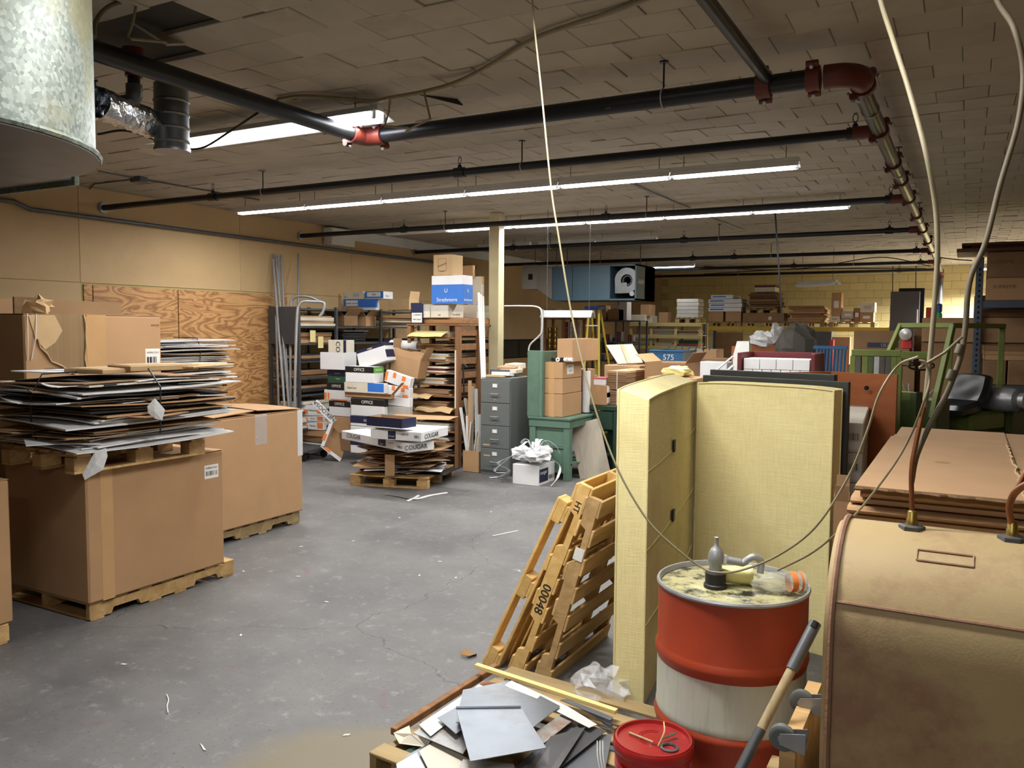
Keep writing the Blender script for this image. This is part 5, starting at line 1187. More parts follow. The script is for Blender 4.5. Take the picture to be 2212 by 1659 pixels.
# on top of the steel shelving
def ptop(xn, yn, xl, xr, yt, Y, rot=0, z=None):
    P = AY(xn, yn, Y); 
    if z is not None: P.z = z
    return PB(0, 0, 0, xl, xr, yt, rot=rot, P=P)
def branded(name, label, pb, m_, parts=(), cat='box', group=None, lid=None, flaps=False, rot=None):
    t, s = carton(name, label, pb, m_, cat, group, flaps=flaps, tape=None, lid=lid)
    for n_, p in enumerate(parts):
        if p[0] == 'd': decal(t, p[1], s, *p[2:6], p[6], name='printed_panel', off=.0004*n_)
        elif p[0] == 't': ftext(t, p[1], s, p[2], p[3], p[4], p[5]*s[2], p[6] if len(p) > 6 else 'blk', roll=p[7] if len(p) > 7 else 0, off=.005)
        elif p[0] == 'b': bars(t, p[1], s, *p[2:6], off=.005)
    if rot: t.rotation_euler = rot
    return t, s
zt_ = zt+.002; Yt = 10.9
Pq = AX(848, 660, SX+.0)
YT = AX(800, 660, -9.0).y-.25
b1 = ptop(812, 660, 742, 820, 646, YT, z=zt_)
branded('paper_carton', 'blue and white carton, lower one on the steel shelving', b1, 'white', [('d', 'front', 0, 1, .25, 1, 'blue'), ('d', 'front', .08, .45, .4, .9, 'white'), ('t', 'front', 'cover stock', .26, .65, .3), ('d', 'right', 0, .4, .25, 1, 'blue')], group='cartons on the steel shelving')
z2 = zt_+b1[1][2]+.002
b2 = ptop(828, 645, 789, 849, 629, YT, z=z2)
branded('paper_carton', 'blue and white carton, upper right of three on the steel shelving', b2, 'white', [('d', 'front', 0, 1, .1, 1, 'blue'), ('d', 'front', .1, .85, .3, .9, 'white'), ('t', 'front', 'text', .5, .6, .4), ('t', 'right', 'Finch', .4, .4, .3, 'blue')], group='cartons on the steel shelving')
b3 = ptop(785, 645, 741, 790, 629, YT, z=z2)
branded('paper_carton', 'cream printed carton, upper left of three on the steel shelving', b3, 'offw', [('t', 'front', '# 1', .15, .3, .35), ('d', 'front', .5, .8, .3, .7, 'gryc')], group='cartons on the steel shelving')
open_carton('open_carton', 'long open tan carton on the right end of the steel shelving', ptop(884, 660, 838, 905, 646, YT+.1, z=zt_), 'card_lt', flaps=(None, .2, None, None), fl=.3)
# ---------------------------------------------------------------- cart with bent tube handles
ct = thing('platform_cart', 'grey platform cart with two bent tube handles before the shelving', 'cart')
cp = lambda l, d: [DP(620+x/6.144, 620+y/6.144, d) for x, y in l]
hA = cp([(45, 620), (48, 420), (52, 230), (80, 150), (150, 122), (300, 130), (430, 185), (485, 215)], 12.6); hA.insert(0, V3((hA[0].x-.02, hA[0].y, .16)))
hB = cp([(105, 1400), (120, 700), (138, 330), (160, 240), (220, 192), (350, 192), (480, 202), (497, 260), (470, 340), (430, 392)], 12.2); hB.insert(0, V3((hB[0].x-.02, hB[0].y, .16)))
for h_ in (hA, hB): MB().tube(spline(h_, 5), .022, 10).build('handle', 'steel', ct, smooth=True)
c0 = (hA[0]+hB[0])/2
MB().cbox(c0.x-.1, c0.x+.5, c0.y-.3, c0.y+.3, .13, .17, .005).build('platform', 'dsteel', ct)
for dx in (-.03, .42):
    for dy in (-.22, .22): MB().lathe([(.012, -.015), (.06, -.015), (.06, .015), (.012, .015)], 14, (c0.x+dx, c0.y+dy, .064), Matrix.Rotation(math.pi/2, 3, 'X')).build('wheel', 'rubber', ct, smooth=True)
# ---------------------------------------------------------------- heap of branded cartons
GC = 'branded paper cartons heaped before the wooden rack'
def stackpx(items, Y):
    for it in items:
        xn, yb, yt, xl, xr, nm, lb, m_, parts = it[:9]
        P = AY(xn, yb, Y); pb = PB(0, 0, 0, xl, xr, yt, P=P, rot=it[9] if len(it) > 9 else 0)
        branded(nm, lb, pb, m_, parts, group=GC)
OB = lambda f='front': [('d', f, 0, 1, .62, 1, 'blk'), ('t', f, 'OFFICE', .5, .8, .26, 'paper')]
# right column, from the floor up
Y1 = 9.15
stackpx([
 (832, 985, 950, 757, 845, 'paper_carton', 'white carton at the bottom of the heap behind the pallet', 'white', [('d', 'front', 0, 1, .5, 1, 'navy')]),
 (832, 949, 926, 757, 845, 'paper_carton', 'white and blue carton third from the bottom of the heap', 'white', [('d', 'front', 0, .6, 0, .6, 'blue')]),
 (832, 925, 903, 757, 845, 'paper_carton', 'navy carton lettered cougar low in the heap', 'white', [('d', 'front', 0, 1, .3, 1, 'navy'), ('t', 'front', 'cougar', .55, .65, .5, 'paper')]),
 (830, 902, 864, 758, 838, 'paper_carton', 'white carton with a black OFFICE band, lower in the right column', 'white', OB() + [('d', 'right', 0, 1, .6, 1, 'blk')]),
 (829, 851, 829, 744, 838, 'paper_carton', 'pale carton with a blue end panel in the middle of the heap', 'white', [('d', 'front', .0, .6, .15, 1, 'offw'), ('d', 'front', .6, 1, .15, 1, 'blue'), ('t', 'front', 'Digital Cover', .2, .45, .22)]),
 (807, 828, 793, 746, 829, 'paper_carton', 'white carton with black OFFICE and green bands on top of the right column', 'white', OB() + [('d', 'right', 0, 1, .62, 1, 'green_p'), ('t', 'right', 'ENVIRO', .5, .8, .2, 'paper')]),
], Y1)
P = AY(845, 863, Y1); open_carton('open_carton', 'flattened brown open tray between the cartons of the right column', PB(0, 0, 0, 745, 852, 853, P=P), 'card_dk', flaps=(1.2, .8, None, None), fl=.3, group=GC)
# left column
Y2 = 9.45
stackpx([
 (757, 975, 938, 712, 768, 'paper_carton', 'white carton at the bottom of the left column', 'card_dk', []),
 (757, 937, 902, 712, 768, 'paper_carton', 'brown carton second from the bottom of the left column', 'card', []),
 (757, 901, 868, 711, 768, 'paper_carton', 'white carton with a black OFFICE band, lower in the left column', 'white', OB()),
 (750, 866, 844, 700, 760, 'paper_carton', 'white carton with orange stripes in the left column', 'white', [('d', 'front', .02, .12, .1, .7, 'orange'), ('d', 'front', .16, .24, .1, .7, 'orange'), ('d', 'front', .3, 1, 0, .12, 'orange')]),
 (744, 843, 827, 706, 755, 'paper_carton', 'small carton with a black OFFICE lid in the left column', 'white', [('d', 'front', 0, 1, 0, 1, 'blk'), ('t', 'front', 'OFFICE', .55, .5, .5, 'paper')]),
 (745, 826, 814, 708, 756, 'paper_carton', 'dark green printed carton in the left column', 'dgreen', [('t', 'front', 'recycled', .6, .6, .3, 'offw')]),
 (745, 813, 801, 706, 756, 'paper_carton', 'navy printed carton in the left column', 'navy', [('t', 'front', 'premium', .6, .5, .35, 'offw')]),
], Y2)
P = AY(742, 800, Y2-.05); open_carton('open_carton', 'plain white open carton near the top of the left column', PB(0, 0, 0, 692, 770, 762, P=P), 'white', flaps=(None, None, None, None), group=GC)
P = AY(748, 790, Y2+.02); P.z += .015
branded('paper_carton', 'upright white carton lettered COU standing in the open white carton', PB(0, 0, 0, 709, 766, 735, P=P), 'offw', [('t', 'front', 'COU', .55, .62, .3, 'blk', -math.pi/2), ('d', 'front', .85, 1, 0, 1, 'navy')], group=GC)
# tilted big carton
P = AY(838, 792, 9.3)
t_, s_c = branded('paper_carton', 'tilted white carton with a purple cougar band leaning over the heap', PB(0, 0, 0, 776, 868, 752, P=P), 'white', [('d', 'front', 0, 1, .84, 1, 'navy'), ('t', 'front', 'cougar', .5, .92, .13, 'paper'), ('d', 'right', 0, .6, .2, .62, 'navy'), ('d', 'right', 0, 1, .84, 1, 'navy')], group=GC)
t_.rotation_euler = (0, math.radians(-15), 0); t_.location.z += .02
P = AY(902, 812, 9.5); t2, _ = open_carton('open_carton', 'plain brown open carton with raised flaps tipped beside the wooden rack', PB(0, 0, 0, 842, 920, 772, P=P), 'card', flaps=(-.1, .3, .2, .2), fl=.45, group=GC); t2.rotation_euler = (0, math.radians(12), 0)
tag(MB().tube([AY(846, 745, 9.75), AY(905, 748, 9.75)], .075, 16).build('paper_roll', 'white', smooth=True), 'white paper roll lying behind the tipped carton', 'roll')
for k, (yb, yt, m_, lb, rr) in enumerate(((905, 880, 'gryc', 'grey white carton low beside the wooden rack', 0), (879, 859, 'white', 'pale carton under the orange patterned ones', 3), (858, 836, 'white', 'lower white carton with orange marks beside the wooden rack', 5), (834, 808, 'white', 'upper white carton with orange marks beside the wooden rack', 14))):
    P = AY(884, yb, 9.25); pr = [] if k < 2 else [('d', 'front', .0, .1, .1, .9, 'orange'), ('d', 'front', .3, .42, .55, 1, 'orange'), ('d', 'front', .66, .8, .55, .95, 'orange'), ('d', 'front', .74, .95, .05, .3, 'orange')]
    t_, _s = branded('paper_carton', lb, PB(0, 0, 0, 829, 892, yt, P=P), m_, pr, group=GC)
    t_.rotation_euler = (0, math.radians(rr), 0)
carton('paper_carton', 'brown carton supporting the pale cartons beside the wooden rack', PB(0, 0, 0, 829, 892, 906, P=G(884, 985, 0)), 'card_dk', group=GC, tape=None)
# NEKOOSA pieces at left of the heap
Pn = G(700, 985, 0)
branded('paper_carton', 'long white carton on the floor beside the tape-sealed bulk box', PB(0, 0, 0, 653, 715, 960, P=G(700, 985, 0), rot=-8), 'white', [], group='cartons by the steel tubes')
z0 = HZ(Pn, 958)
for k, (yb, yt, m_) in enumerate(((957, 946, 'card_dk'), (945, 932, 'card'), (930, 912, 'white'), (911, 899, 'white'), (898, 876, 'white'))):
    P = V3((Pn.x, Pn.y, HZ(Pn, yb))); pr = [] if k < 2 else [('d', 'front', .1, .28, .1, .55, 'orange'), ('d', 'front', .7, .95, .2, .9, 'orange'), ('t', 'front', 'Nekoosa', .5, .5, .25)]
    branded('paper_carton', ['brown tray at the bottom of the pile by the tubes', 'brown tray second in the pile by the tubes', 'white carton with orange checks in the pile by the tubes', 'thin white carton with orange bars in the pile by the tubes', 'white carton with an orange disc topping the pile by the tubes'][k], PB(0, 0, 0, 652, 712-k*3, yt, P=P, rot=-6+5*k), m_, pr, group='cartons by the steel tubes')
nk = thing('carton_tray', 'brown tray with a white NEKOOSA side stood on edge on the floor', 'box')
def nquad(nm, px4, d0, d1, m_, t=.012):
    P = [DP(x, y, d) for (x, y), d in zip(px4, (d0, d0, d1, d1))]; n = (P[1]-P[0]).cross(P[3]-P[0]).normalized()*t
    if n.dot(_f) < 0: n = -n
    MB().hexa([P[0], P[1], P[1]+n, P[0]+n, P[3], P[2], P[2]+n, P[3]+n]).build(nm, m_, nk)
dn = (G(735, 996, 0.01)-CAM).dot(_f)
nquad('base', [(698, 966), (738, 991), (756, 932), (716, 910)], dn+.16, dn+.16, 'card')
nquad('side', [(674, 872), (685, 863), (727, 907), (716, 915)], dn+.02, dn+.02, 'white')
nquad('side', [(693, 963), (700, 964), (719, 914), (711, 915)], dn, dn, 'white')
nquad('side', [(693, 963), (735, 996), (738, 990), (699, 962)], dn, dn+.12, 'white')
nquad('inner_side', [(700, 964), (704, 968), (722, 916), (719, 914)], dn+.01, dn+.01, 'card_dk')
for q4 in ([(695, 950), (702, 952), (707, 938), (701, 936)], [(700, 968), (712, 977), (716, 973), (704, 965)]): nquad('printed_panel', q4, dn-.004, dn-.004, 'orange', .003)
pa, pb_ = DP(722, 906, dn+.012), DP(680, 868, dn+.012); U_ = (pb_-pa).normalized(); N_ = (-_f - U_*(-_f).dot(U_)).normalized()
text('NEKOOSA', .088, nk, (pa+pb_)/2 + N_*.004, Matrix((U_, N_.cross(U_), N_)).transposed().to_euler(), 'blk')
# ---------------------------------------------------------------- centre pallet with flattened cartons and COUGAR boxes
Cp = V3((-6.33, 8.62, 0)); rp_ = math.radians(15)
block_pallet('block_pallet', 'block pallet with flattened cartons in the middle of the floor', Cp, math.radians(-75), L=1.02, W=1.05, mt='plyw', h=.14)
rs = random.Random(5); z = .15
k = 0
while z < .52:
    t = rs.uniform(.005, .01); c = rs.choice(['card_dk', 'card', 'card_dk', 'card_lt', 'white']) if z > .23 else rs.choice(['white', 'white', 'blkc', 'gryc'])
    big = 1.0 if z < .26 else .82
    flat_sheet('flattened_carton', low(lbl.get(c, 'light brown flattened carton')+' in the loose heap on the middle pallet'), 'cardboard', (Cp.x+rs.uniform(-.09, .09), Cp.y+rs.uniform(-.09, .09), z), rs.uniform(-.6, .6), big+rs.uniform(-.25, .16), big*.85+rs.uniform(-.2, .2), t, c, 'flattened cartons on the middle pallet', sag=.02, seed=k+300, tilt=(rs.uniform(-.035, .035), rs.uniform(-.035, .035)))
    z += t+rs.uniform(.004, .012); k += 1
tag(MB().box(-.06, .06, -.002, .002, -.16, .1).build('carton_flap', 'card', loc=G(842, 1000, .33), rz=.4), 'brown flap hanging down the front of the middle pallet heap', 'cardboard')
tag(MB().obox((Cp.x+.32, Cp.y-.30, .245), (.5, .05, .012), Matrix.Rotation(1.0, 3, 'Z')).build('blue_strip', 'blue'), 'blue printed strip at the front right of the middle pallet', 'cardboard')
Pk = G(881, 978, .53)
CG = 'COUGAR cartons on the middle pallet'
branded('paper_carton', 'flat white carton lettered COUGAR, lower of two on the middle pallet', PB(0, 0, 0, 738, 938, 958, P=Pk, rot=-20), 'white', [('t', 'front', 'COUGAR', .2, .55, .75), ('d', 'front', .58, .69, .2, .95, 'navy'), ('t', 'front', 'Domtar', .635, .4, .2, 'paper'), ('b', 'front', .86, .93, .3, .6), ('t', 'front', 'cover 100', .77, .7, .2), ('t', 'right', 'COUGAR', .3, .5, .7)], group=CG)
Pk2 = V3((0, 0, 0)); q = G(911, 955, .665); Pk2 = V3((q.x, q.y, .665))
branded('paper_carton', 'flat white carton lettered COUGAR, upper of two on the middle pallet', PB(0, 0, 0, 800, 968, 934, P=Pk2, rot=6), 'white', [('d', 'front', .35, .5, .1, .95, 'navy'), ('t', 'front', 'Domtar', .425, .4, .22, 'paper'), ('b', 'front', .86, .95, .35, .65), ('t', 'front', 'cover 65', .68, .7, .25), ('t', 'right', 'COUGAR', .35, .45, .72)], group=CG)
zt2 = HZ(Pk2, 933)+.004
flat_sheet('flattened_carton', 'brown sheet under the navy tray on the middle pallet', 'cardboard', (Cp.x+.12, Cp.y+.25, zt2+.02), .3, .85, .5, .006, 'card', None, sag=.01, seed=9)
q = G(868, 926, zt2+.035)
tr, st_ = open_carton('carton_tray', 'open navy carton tray with brown inside topping the middle pallet', PB(0, 0, 0, 792, 899, 0, P=(q.x, q.y, zt2+.035), rot=-4, h=.11), 'navy', flaps=(None,)*4)
MB().box(-st_[0]/2+.007, st_[0]/2-.007, -st_[1]/2+.007, st_[1]/2-.007, .007, .012).build('liner', 'card', tr)
MB().box(-st_[0]/2+.0065, st_[0]/2-.0065, st_[1]/2-.009, st_[1]/2-.0062, .01, .108).build('liner', 'card', tr); MB().box(-st_[0]/2+.0062, -st_[0]/2+.009, -st_[1]/2+.007, st_[1]/2-.007, .01, .108).build('liner', 'card', tr)
# ---------------------------------------------------------------- wooden rack
Pr = V3((-6.18, 9.69, 0)); c, s, r = PB(0, 0, 0, 880, 1080, 700, P=Pr); w_, d_, h_ = s
rk = thing('wooden_rack', 'tall brown wooden rack with many thin shelves of paper', 'rack', c, r)
for x in (-w_/2+.03, w_/2-.03):
    for y in (-d_/2+.045, d_/2-.045, 0): MB().cbox(x-.03, x+.03, y-.045, y+.045, 0, h_-.025, .004).build('post', 'rackw', rk)
MB().cbox(-w_/2-.01, w_/2+.01, -d_/2-.01, d_/2+.01, h_-.025, h_, .003).build('top_board', 'rackx', rk)
NS = 11; sz = [h_-.025-(i+1)*.165 for i in range(NS)]
for z in sz: MB().box(-w_/2+.005, w_/2-.062, -d_/2, d_/2, z-.015, z).build('shelf_board', 'rackx', rk)
for x in (w_/2-.001,):
    for i in range(8):
        z = h_-.12-i*.2
        for a, b in ((-d_/2+.09, -.045), (.045, d_/2-.09)): MB().cbox(w_/2-.055, w_/2-.03, a, b, z-.045, z+.045, .003).build('side_slat', 'rackx', rk)
MB().box(w_/2-.058, w_/2-.035, -d_/2-.004, -d_/2-.001, .85, 1.66).build('paper_strip', 'offw', rk)
rs = random.Random(33); shn = ['top', 'second', 'third', 'fourth', 'fifth', 'sixth', 'seventh', 'eighth', 'ninth', 'tenth', 'eleventh']
pal = [['offw', 'card_lt'], ['card', 'offw', 'card_dk'], ['card_lt', 'gryc'], ['white', 'maroon', 'offw'], ['gryc', 'card'], ['maroon', 'card_dk'], ['card_lt', 'card_dk'], ['card', 'card_dk'], ['offw'], ['offw', 'gryc'], ['navy', 'offw']]
for i, z in enumerate(sz):
    if z < .1: break
    zz = c.z+z+.001; top = zz+rs.uniform(.06, .115)
    x0, x1 = c.x-w_/2+.08+rs.uniform(0, .08), c.x+w_/2-.12-rs.uniform(0, .1)
    flatpile(x0, x1, c.y-d_/2+.02, c.y+d_/2-.1, zz, top, f'paper carton on the {shn[i]} shelf of the wooden rack', pal[i], 'paper stock on the wooden rack', 70+i, .018, .045, 'paper stock', .03)
yf = c.y-d_/2
tag(MB().plate(lambda u, v: (-.29+.58*u, -.2*v, -.06*v*v+.004*math.sin(9*u)), 6, 4, .003).build('paper_sheet', 'yell_p', loc=(c.x-.02, yf+.02, sz[0]+.075)), 'cream sheet drooping from the top shelf of the wooden rack', 'paper')
tag(MB().plate(lambda u, v: (-.2+.4*u, -.14*v, -.05*v*v+.01*math.sin(12*u)), 8, 4, .003).build('paper_sheet', 'card_lt', loc=(c.x-.18, yf+.02, sz[5]+.02)), 'tan paper drooping from the sixth shelf of the wooden rack', 'paper')
tag(MB().plate(lambda u, v: (-.3+.6*u, -.12*v, -.06*v*v+.012*math.sin(11*u)), 8, 4, .003).build('paper_sheet', 'card_lt', loc=(c.x+.06, yf+.02, sz[6]+.01)), 'torn tan paper drooping from the seventh shelf of the wooden rack', 'paper')
tag(crumple(MB(), (0, 0, 0), .07, 4, (1.1, 1, .8)).build('crumpled_paper', 'gryc', loc=(c.x-.30, yf+.05, sz[4]+.068)), 'crumpled grey paper wad on the fifth shelf of the wooden rack', 'paper')
t_, s2 = branded('paper_carton', 'worn cream Strathmore carton on the eighth shelf of the wooden rack', (V3((c.x-.02, yf+.16, sz[7]+.118)), (.68, .3, .045), 0), 'offw', [('t', 'front', 'Strathmore', .6, .5, .8)])
tube_thing('crowbar', 'black hooked bar leaning on the side of the wooden rack', 'bar', spline([(Pr.x+.07, Pr.y+.12, .55), (Pr.x+.03, Pr.y+.10, 1.1), (Pr.x+.02, Pr.y+.1, 1.42), (Pr.x+.035, Pr.y+.1, 1.46), (Pr.x+.08, Pr.y+.1, 1.42)]), .012, 'rubber')
# on top of the wooden rack
T0 = h_+.003; yr = yf+.03
tw, _ = carton('wooden_tray', 'low dark wooden tray on top of the wooden rack', (V3((c.x+.10, c.y-.02, T0)), (w_*.74, d_*.85, .08), 0), 'rackx', 'tray', flaps=False)
z1 = T0+.084
hb_ = .19
for k, (a, b, nm) in enumerate(((-.36, -.11, 'left'), (-.105, .2, 'middle'))):
    branded('paper_carton', f'{nm} grey-lidded carton in the row on the wooden rack', (V3((c.x+(a+b)/2+.05, yr+.2, z1)), (b-a-.008, .4, hb_), 0), 'offw', [('d', 'front', 0, 1, .5, 1, 'gryc'), ('t', 'front', 'text', .5, .22, .16)] + ([('d', 'right', 0, 1, .5, 1, 'gryc'), ('t', 'right', 'Cover 28 x 40', .5, .25, .17)] if k else []), group='grey-lidded cartons')
branded('paper_carton', 'right grey-lidded carton standing deeper on the wooden rack', (V3((c.x+.10, c.y+d_/2-.3, z1)), (.5, .5, hb_), 0), 'offw', [('d', 'right', 0, 1, .5, 1, 'gryc')], group='grey-lidded cartons')
z2 = z1+hb_+.004
Ps = AY(1000, 640, yf-.0); Ps.z = z2
pbs = PB(0, 0, 0, 932, 1021, 594, P=Ps)
branded('paper_carton', 'blue and white Strathmore carton on the wooden rack', pbs, 'white', [('d', 'front', 0, 1, 0, .68, 'blue'), ('d', 'right', 0, 1, 0, .68, 'blue'), ('t', 'front', 'Strathmore', .5, .14, .19, 'paper'), ('t', 'right', 'Strathmore', .5, .14, .12, 'paper'), ('t', 'front', 'U', .47, .46, .2, 'paper'), ('t', 'right', 'U', .5, .46, .16, 'paper')])
z3 = z2+pbs[1][2]+.004
Pk = AY(975, 592, yf+.03); Pk.z = z3
pk = PB(0, 0, 0, 936, 1000, 549, P=Pk)
t_, s2 = branded('kraft_box', 'tan kraft carton with a printed square topping the Strathmore carton', pk, 'card_lt', [('t', 'front', 'MOHAWK', .5, .5, .12, 'edge', .3), ('t', 'front', 'text paper', .5, .2, .07, 'edge')])
mb = MB(); fn, ro, W_, H_ = face('front', s2)
for a, b in (((.28, .22), (.72, .22)), ((.72, .22), (.72, .8)), ((.72, .8), (.28, .8)), ((.28, .8), (.28, .22))): mb.tube([fn(a[0]*W_, a[1]*H_, .002), fn(b[0]*W_, b[1]*H_, .002)], .002, 4)
mb.build('printed_frame', 'edge', t_)
MB().box(.0, s2[0]/2+.001, -.02, .02, s2[2], s2[2]+.001).build('tape', 'tape', t_)
Pk = AY(1021, 592, c.y+.15); Pk.z = z3
carton('kraft_box', 'small brown carton behind the tan kraft carton', PB(0, 0, 0, 996, 1026, 573, P=Pk), 'card')
Pk = AY(1040, 640, c.y+.2); Pk.z = z2
t_, s2 = carton('paper_carton', 'off-white film-wrapped carton beside the Strathmore carton', PB(0, 0, 0, 1010, 1046, 597, P=Pk), 'offw')
Pk = AY(912, 697, yf); Pk.z = T0
branded('paper_carton', 'upright navy carton with a white label at the left end of the wooden rack top', PB(0, 0, 0, 887, 916, 654, P=Pk), 'navy', [('d', 'front', .1, .98, .05, .52, 'paper'), ('t', 'front', '1 CARRARA', .55, .42, .09), ('t', 'front', 'WHT 28x40', .55, .2, .09)])
# tall white strips leaning on the rack side
for k in range(3):
    a = AY(1034+k*5, 632+k*4, 9.75); b = AY(1042+k*3, 818, 9.55); v = b-a
    tag(MB().obox((a+b)/2, (.035-.008*k, .02, v.length), (-v).to_track_quat('Z', 'Y').to_matrix()).build('trim_strip', 'strip'), ['widest tall white trim strip leaning behind the filing cabinet', 'middle tall white trim strip leaning behind the filing cabinet', 'thinnest tall white trim strip leaning behind the filing cabinet'][k], 'strip', 'tall white strips')
# ---------------------------------------------------------------- filing cabinet
Pf = G(1101, 1030, 0); c, s, r = PB(0, 0, 0, 1037, 1147, 817, P=Pf); w_, d_, h_ = s
fc = thing('filing_cabinet', 'grey four-drawer steel filing cabinet', 'cabinet', c, r)
MB().cbox(-w_/2, w_/2, -d_/2+.012, d_/2, 0, h_, .005).build('body', 'grey_m', fc)
for i in range(4):
    z0 = .06+i*(h_-.09)/4; z1_ = z0+(h_-.09)/4-.008
    dw = MB().cbox(-w_/2+.008, w_/2-.008, -d_/2-.006, -d_/2+.011, z0, z1_, .003).build('drawer', 'grey_m', fc)
    zc_ = (z0+z1_)/2; yy = -d_/2-.006
    MB().box(-.045, .045, yy-.004, yy, zc_+.05, zc_+.11).build('label_holder', 'steel', dw); MB().box(-.033, .033, yy-.006, yy-.004, zc_+.058, zc_+.102).build('label_card', 'paper', dw)
    MB().tube([(-.055, yy, zc_-.03), (-.055, yy-.03, zc_-.03), (.055, yy-.03, zc_-.03), (.055, yy, zc_-.03)], .007, 8).build('handle', 'chrome', dw, smooth=True)
    MB().lathe([(.01, 0), (.01, .008)], 10, (.0, yy, zc_-.11), Matrix.Rotation(math.pi/2, 3, 'X')).build('lock', 'steel', dw)
for z, x0 in ((.395, -.18), (.25, -.17)): MB().box(x0, x0+.1, -d_/2-.009, -d_/2-.0065, z, z+.02).build('tape', 'card_lt', fc)
rs = random.Random(3); zt_ = h_+.002
for k in range(9):
    m_ = ['card_lt', 'paper', 'dsteel', 'paper', 'offw', 'card', 'card_lt', 'paper', 'offw'][k]
    o = MB().cbox(-.13, .13, -.09, .09, 0, .03+.02*(k % 3), .003).build('paper_stack', m_, loc=(c.x+rs.uniform(-.06, .06), c.y-d_/2+.12+.06*k, zt_), rz=rs.uniform(-.5, .5)); o.rotation_euler[0] = rs.uniform(-.12, .12)
    tag(o, ['tan box', 'white paper sheaf', 'dark folder', 'white paper pad', 'cream paper bundle', 'brown card box', 'light brown card box', 'loose white sheet', 'off-white notebook'][k]+' in the clutter on the filing cabinet', 'papers', 'clutter on the filing cabinet'); zt_ += .012
# box of strips
cb, s_ = open_carton('open_carton', 'brown carton holding white strips beside the filing cabinet', PB(0, 0, 0, 1000, 1048, 976, P=G(1034, 1022, 0)), 'card', flaps=(None,)*4)
bl = cb.location
for k, (xa, ya, xb, wd, m_) in enumerate(((995, 880, 1015, .05, 'strip'), (1010, 898, 1012, .05, 'strip'), (1022, 835, 1018, .06, 'grywood'), (1028, 840, 1032, .05, 'strip'), (1005, 860, 1028, .06, 'grywood'), (1018, 912, 1008, .05, 'strip'), (1030, 930, 1020, .04, 'strip'), (1015, 822, 1015, .05, 'card'), (1036, 895, 1038, .05, 'strip'), (1025, 960, 1010, .02, 'pine'), (1034, 940, 1026, .015, 'pine'))):
    d0 = bl.y - .02 + .02*(k % 5)
    a = AY(xa, ya, d0+.02); b = V3((AY(xb, 1000, d0).x, d0, .03)); v = a-b
    tag(MB().obox((a+b)/2, (wd, .012, v.length), v.to_track_quat('Z', 'Y').to_matrix()).build('trim_strip', m_), ORD[k]+' strip, '+{'strip': 'white painted', 'grywood': 'weathered grey', 'card': 'brown card', 'pine': 'thin pine'}[m_]+', standing in the carton beside the filing cabinet', 'strip', 'strips in the carton')
# ---------------------------------------------------------------- green workbench and what is on it
Pb = G(1229, 1041, 0); zb_ = .82; c, s, r = PB(0, 0, 0, 1140, 1304, 0, P=Pb, h=zb_); w_, d_, h_ = s
wk = thing('workbench', 'green painted wooden workbench with a tall end board', 'workbench', c, r)
MB().cbox(-w_/2, w_/2+.02, -d_/2-.02, d_/2, h_-.03, h_, .004).build('top', 'bench', wk)
MB().cbox(-w_/2+.01, w_/2+.005, -d_/2-.005, -d_/2+.02, h_-.13, h_-.031, .004).build('apron', 'bench', wk); MB().cbox(w_/2-.02, w_/2+.005, -d_/2+.021, d_/2, h_-.13, h_-.031, .004).build('apron', 'bench', wk)
for x in (-w_/2+.06, w_/2-.045):
    for y in (-d_/2+.05, d_/2-.05): MB().cbox(x-.045, x+.045, y-.045, y+.045, 0, h_-.032, .004).build('leg', 'bench', wk)
MB().box(-w_/2+.10, w_/2-.09, -d_/2+.03, -d_/2+.045, .10, h_-.13).build('end_panel', 'bench', wk); MB().cbox(-w_/2+.10, w_/2-.09, -d_/2+.015, -d_/2+.029, .42, .47, .003).build('rail', 'bench', wk)
hb2 = HZ(Pb-V3((w_, 0, 0)), 757)
MB().cbox(-w_/2-.02, -w_/2+.22, -d_/2+.0, -d_/2+.035, h_+.001, hb2, .004).build('end_board', 'bench', wk); MB().cbox(-w_/2+.16, -w_/2+.21, -d_/2-.015, d_/2, h_+.001, hb2-.01, .004).build('end_board', 'bench', wk)
MB().box(-w_/2, w_/2, -d_/2+.05, d_/2, .2, .22).build('lower_shelf', 'bench', wk)
ZB = h_+.003
kb = 'brown cartons stacked on the workbench'
Q = V3((AY(1214, 885, c.y-d_/2+.04).x, c.y-d_/2+.05, ZB)); z = ZB
for k, (yt, tl) in enumerate(((852, 0), (819, 0), (783, 1))):
    P = V3((Q.x, Q.y+.0, z)); pb = PB(0, 0, 0, 1169, 1256, yt, P=P); t_, s2 = carton('brown_carton', ['bottom taped brown carton of three on the workbench', 'middle taped brown carton of three on the workbench', 'upper taped brown carton with a white shipping label on the workbench'][k], pb, 'card', group=kb)
    decal(t_, 'front', s2, .35, .62, 0, 1, 'tape', name='tape')
    if tl: decal(t_, 'right', s2, .22, .56, .25, .85, 'paper'); ftext(t_, 'right', s2, 'SHIP TO', .39, .7, .03); ftext(t_, 'right', s2, '7 41 02', .39, .45, .03)
    z += pb[1][2]+.003
P = V3((AY(1231, 782, Q.y+.02).x, Q.y+.1, z+.001)); t_, s2 = carton('brown_carton', 'plain brown carton topping the workbench stack', PB(0, 0, 0, 1203, 1292, 732, P=P), 'card', group=kb, tape=None)
pbk = PB(0, 0, 0, 0, 0, 0, P=(c.x+.08, c.y+.35, ZB), w=.5, d=.4, h=.58); carton('brown_carton', 'brown carton behind the stack on the workbench', pbk, 'card', group=kb)
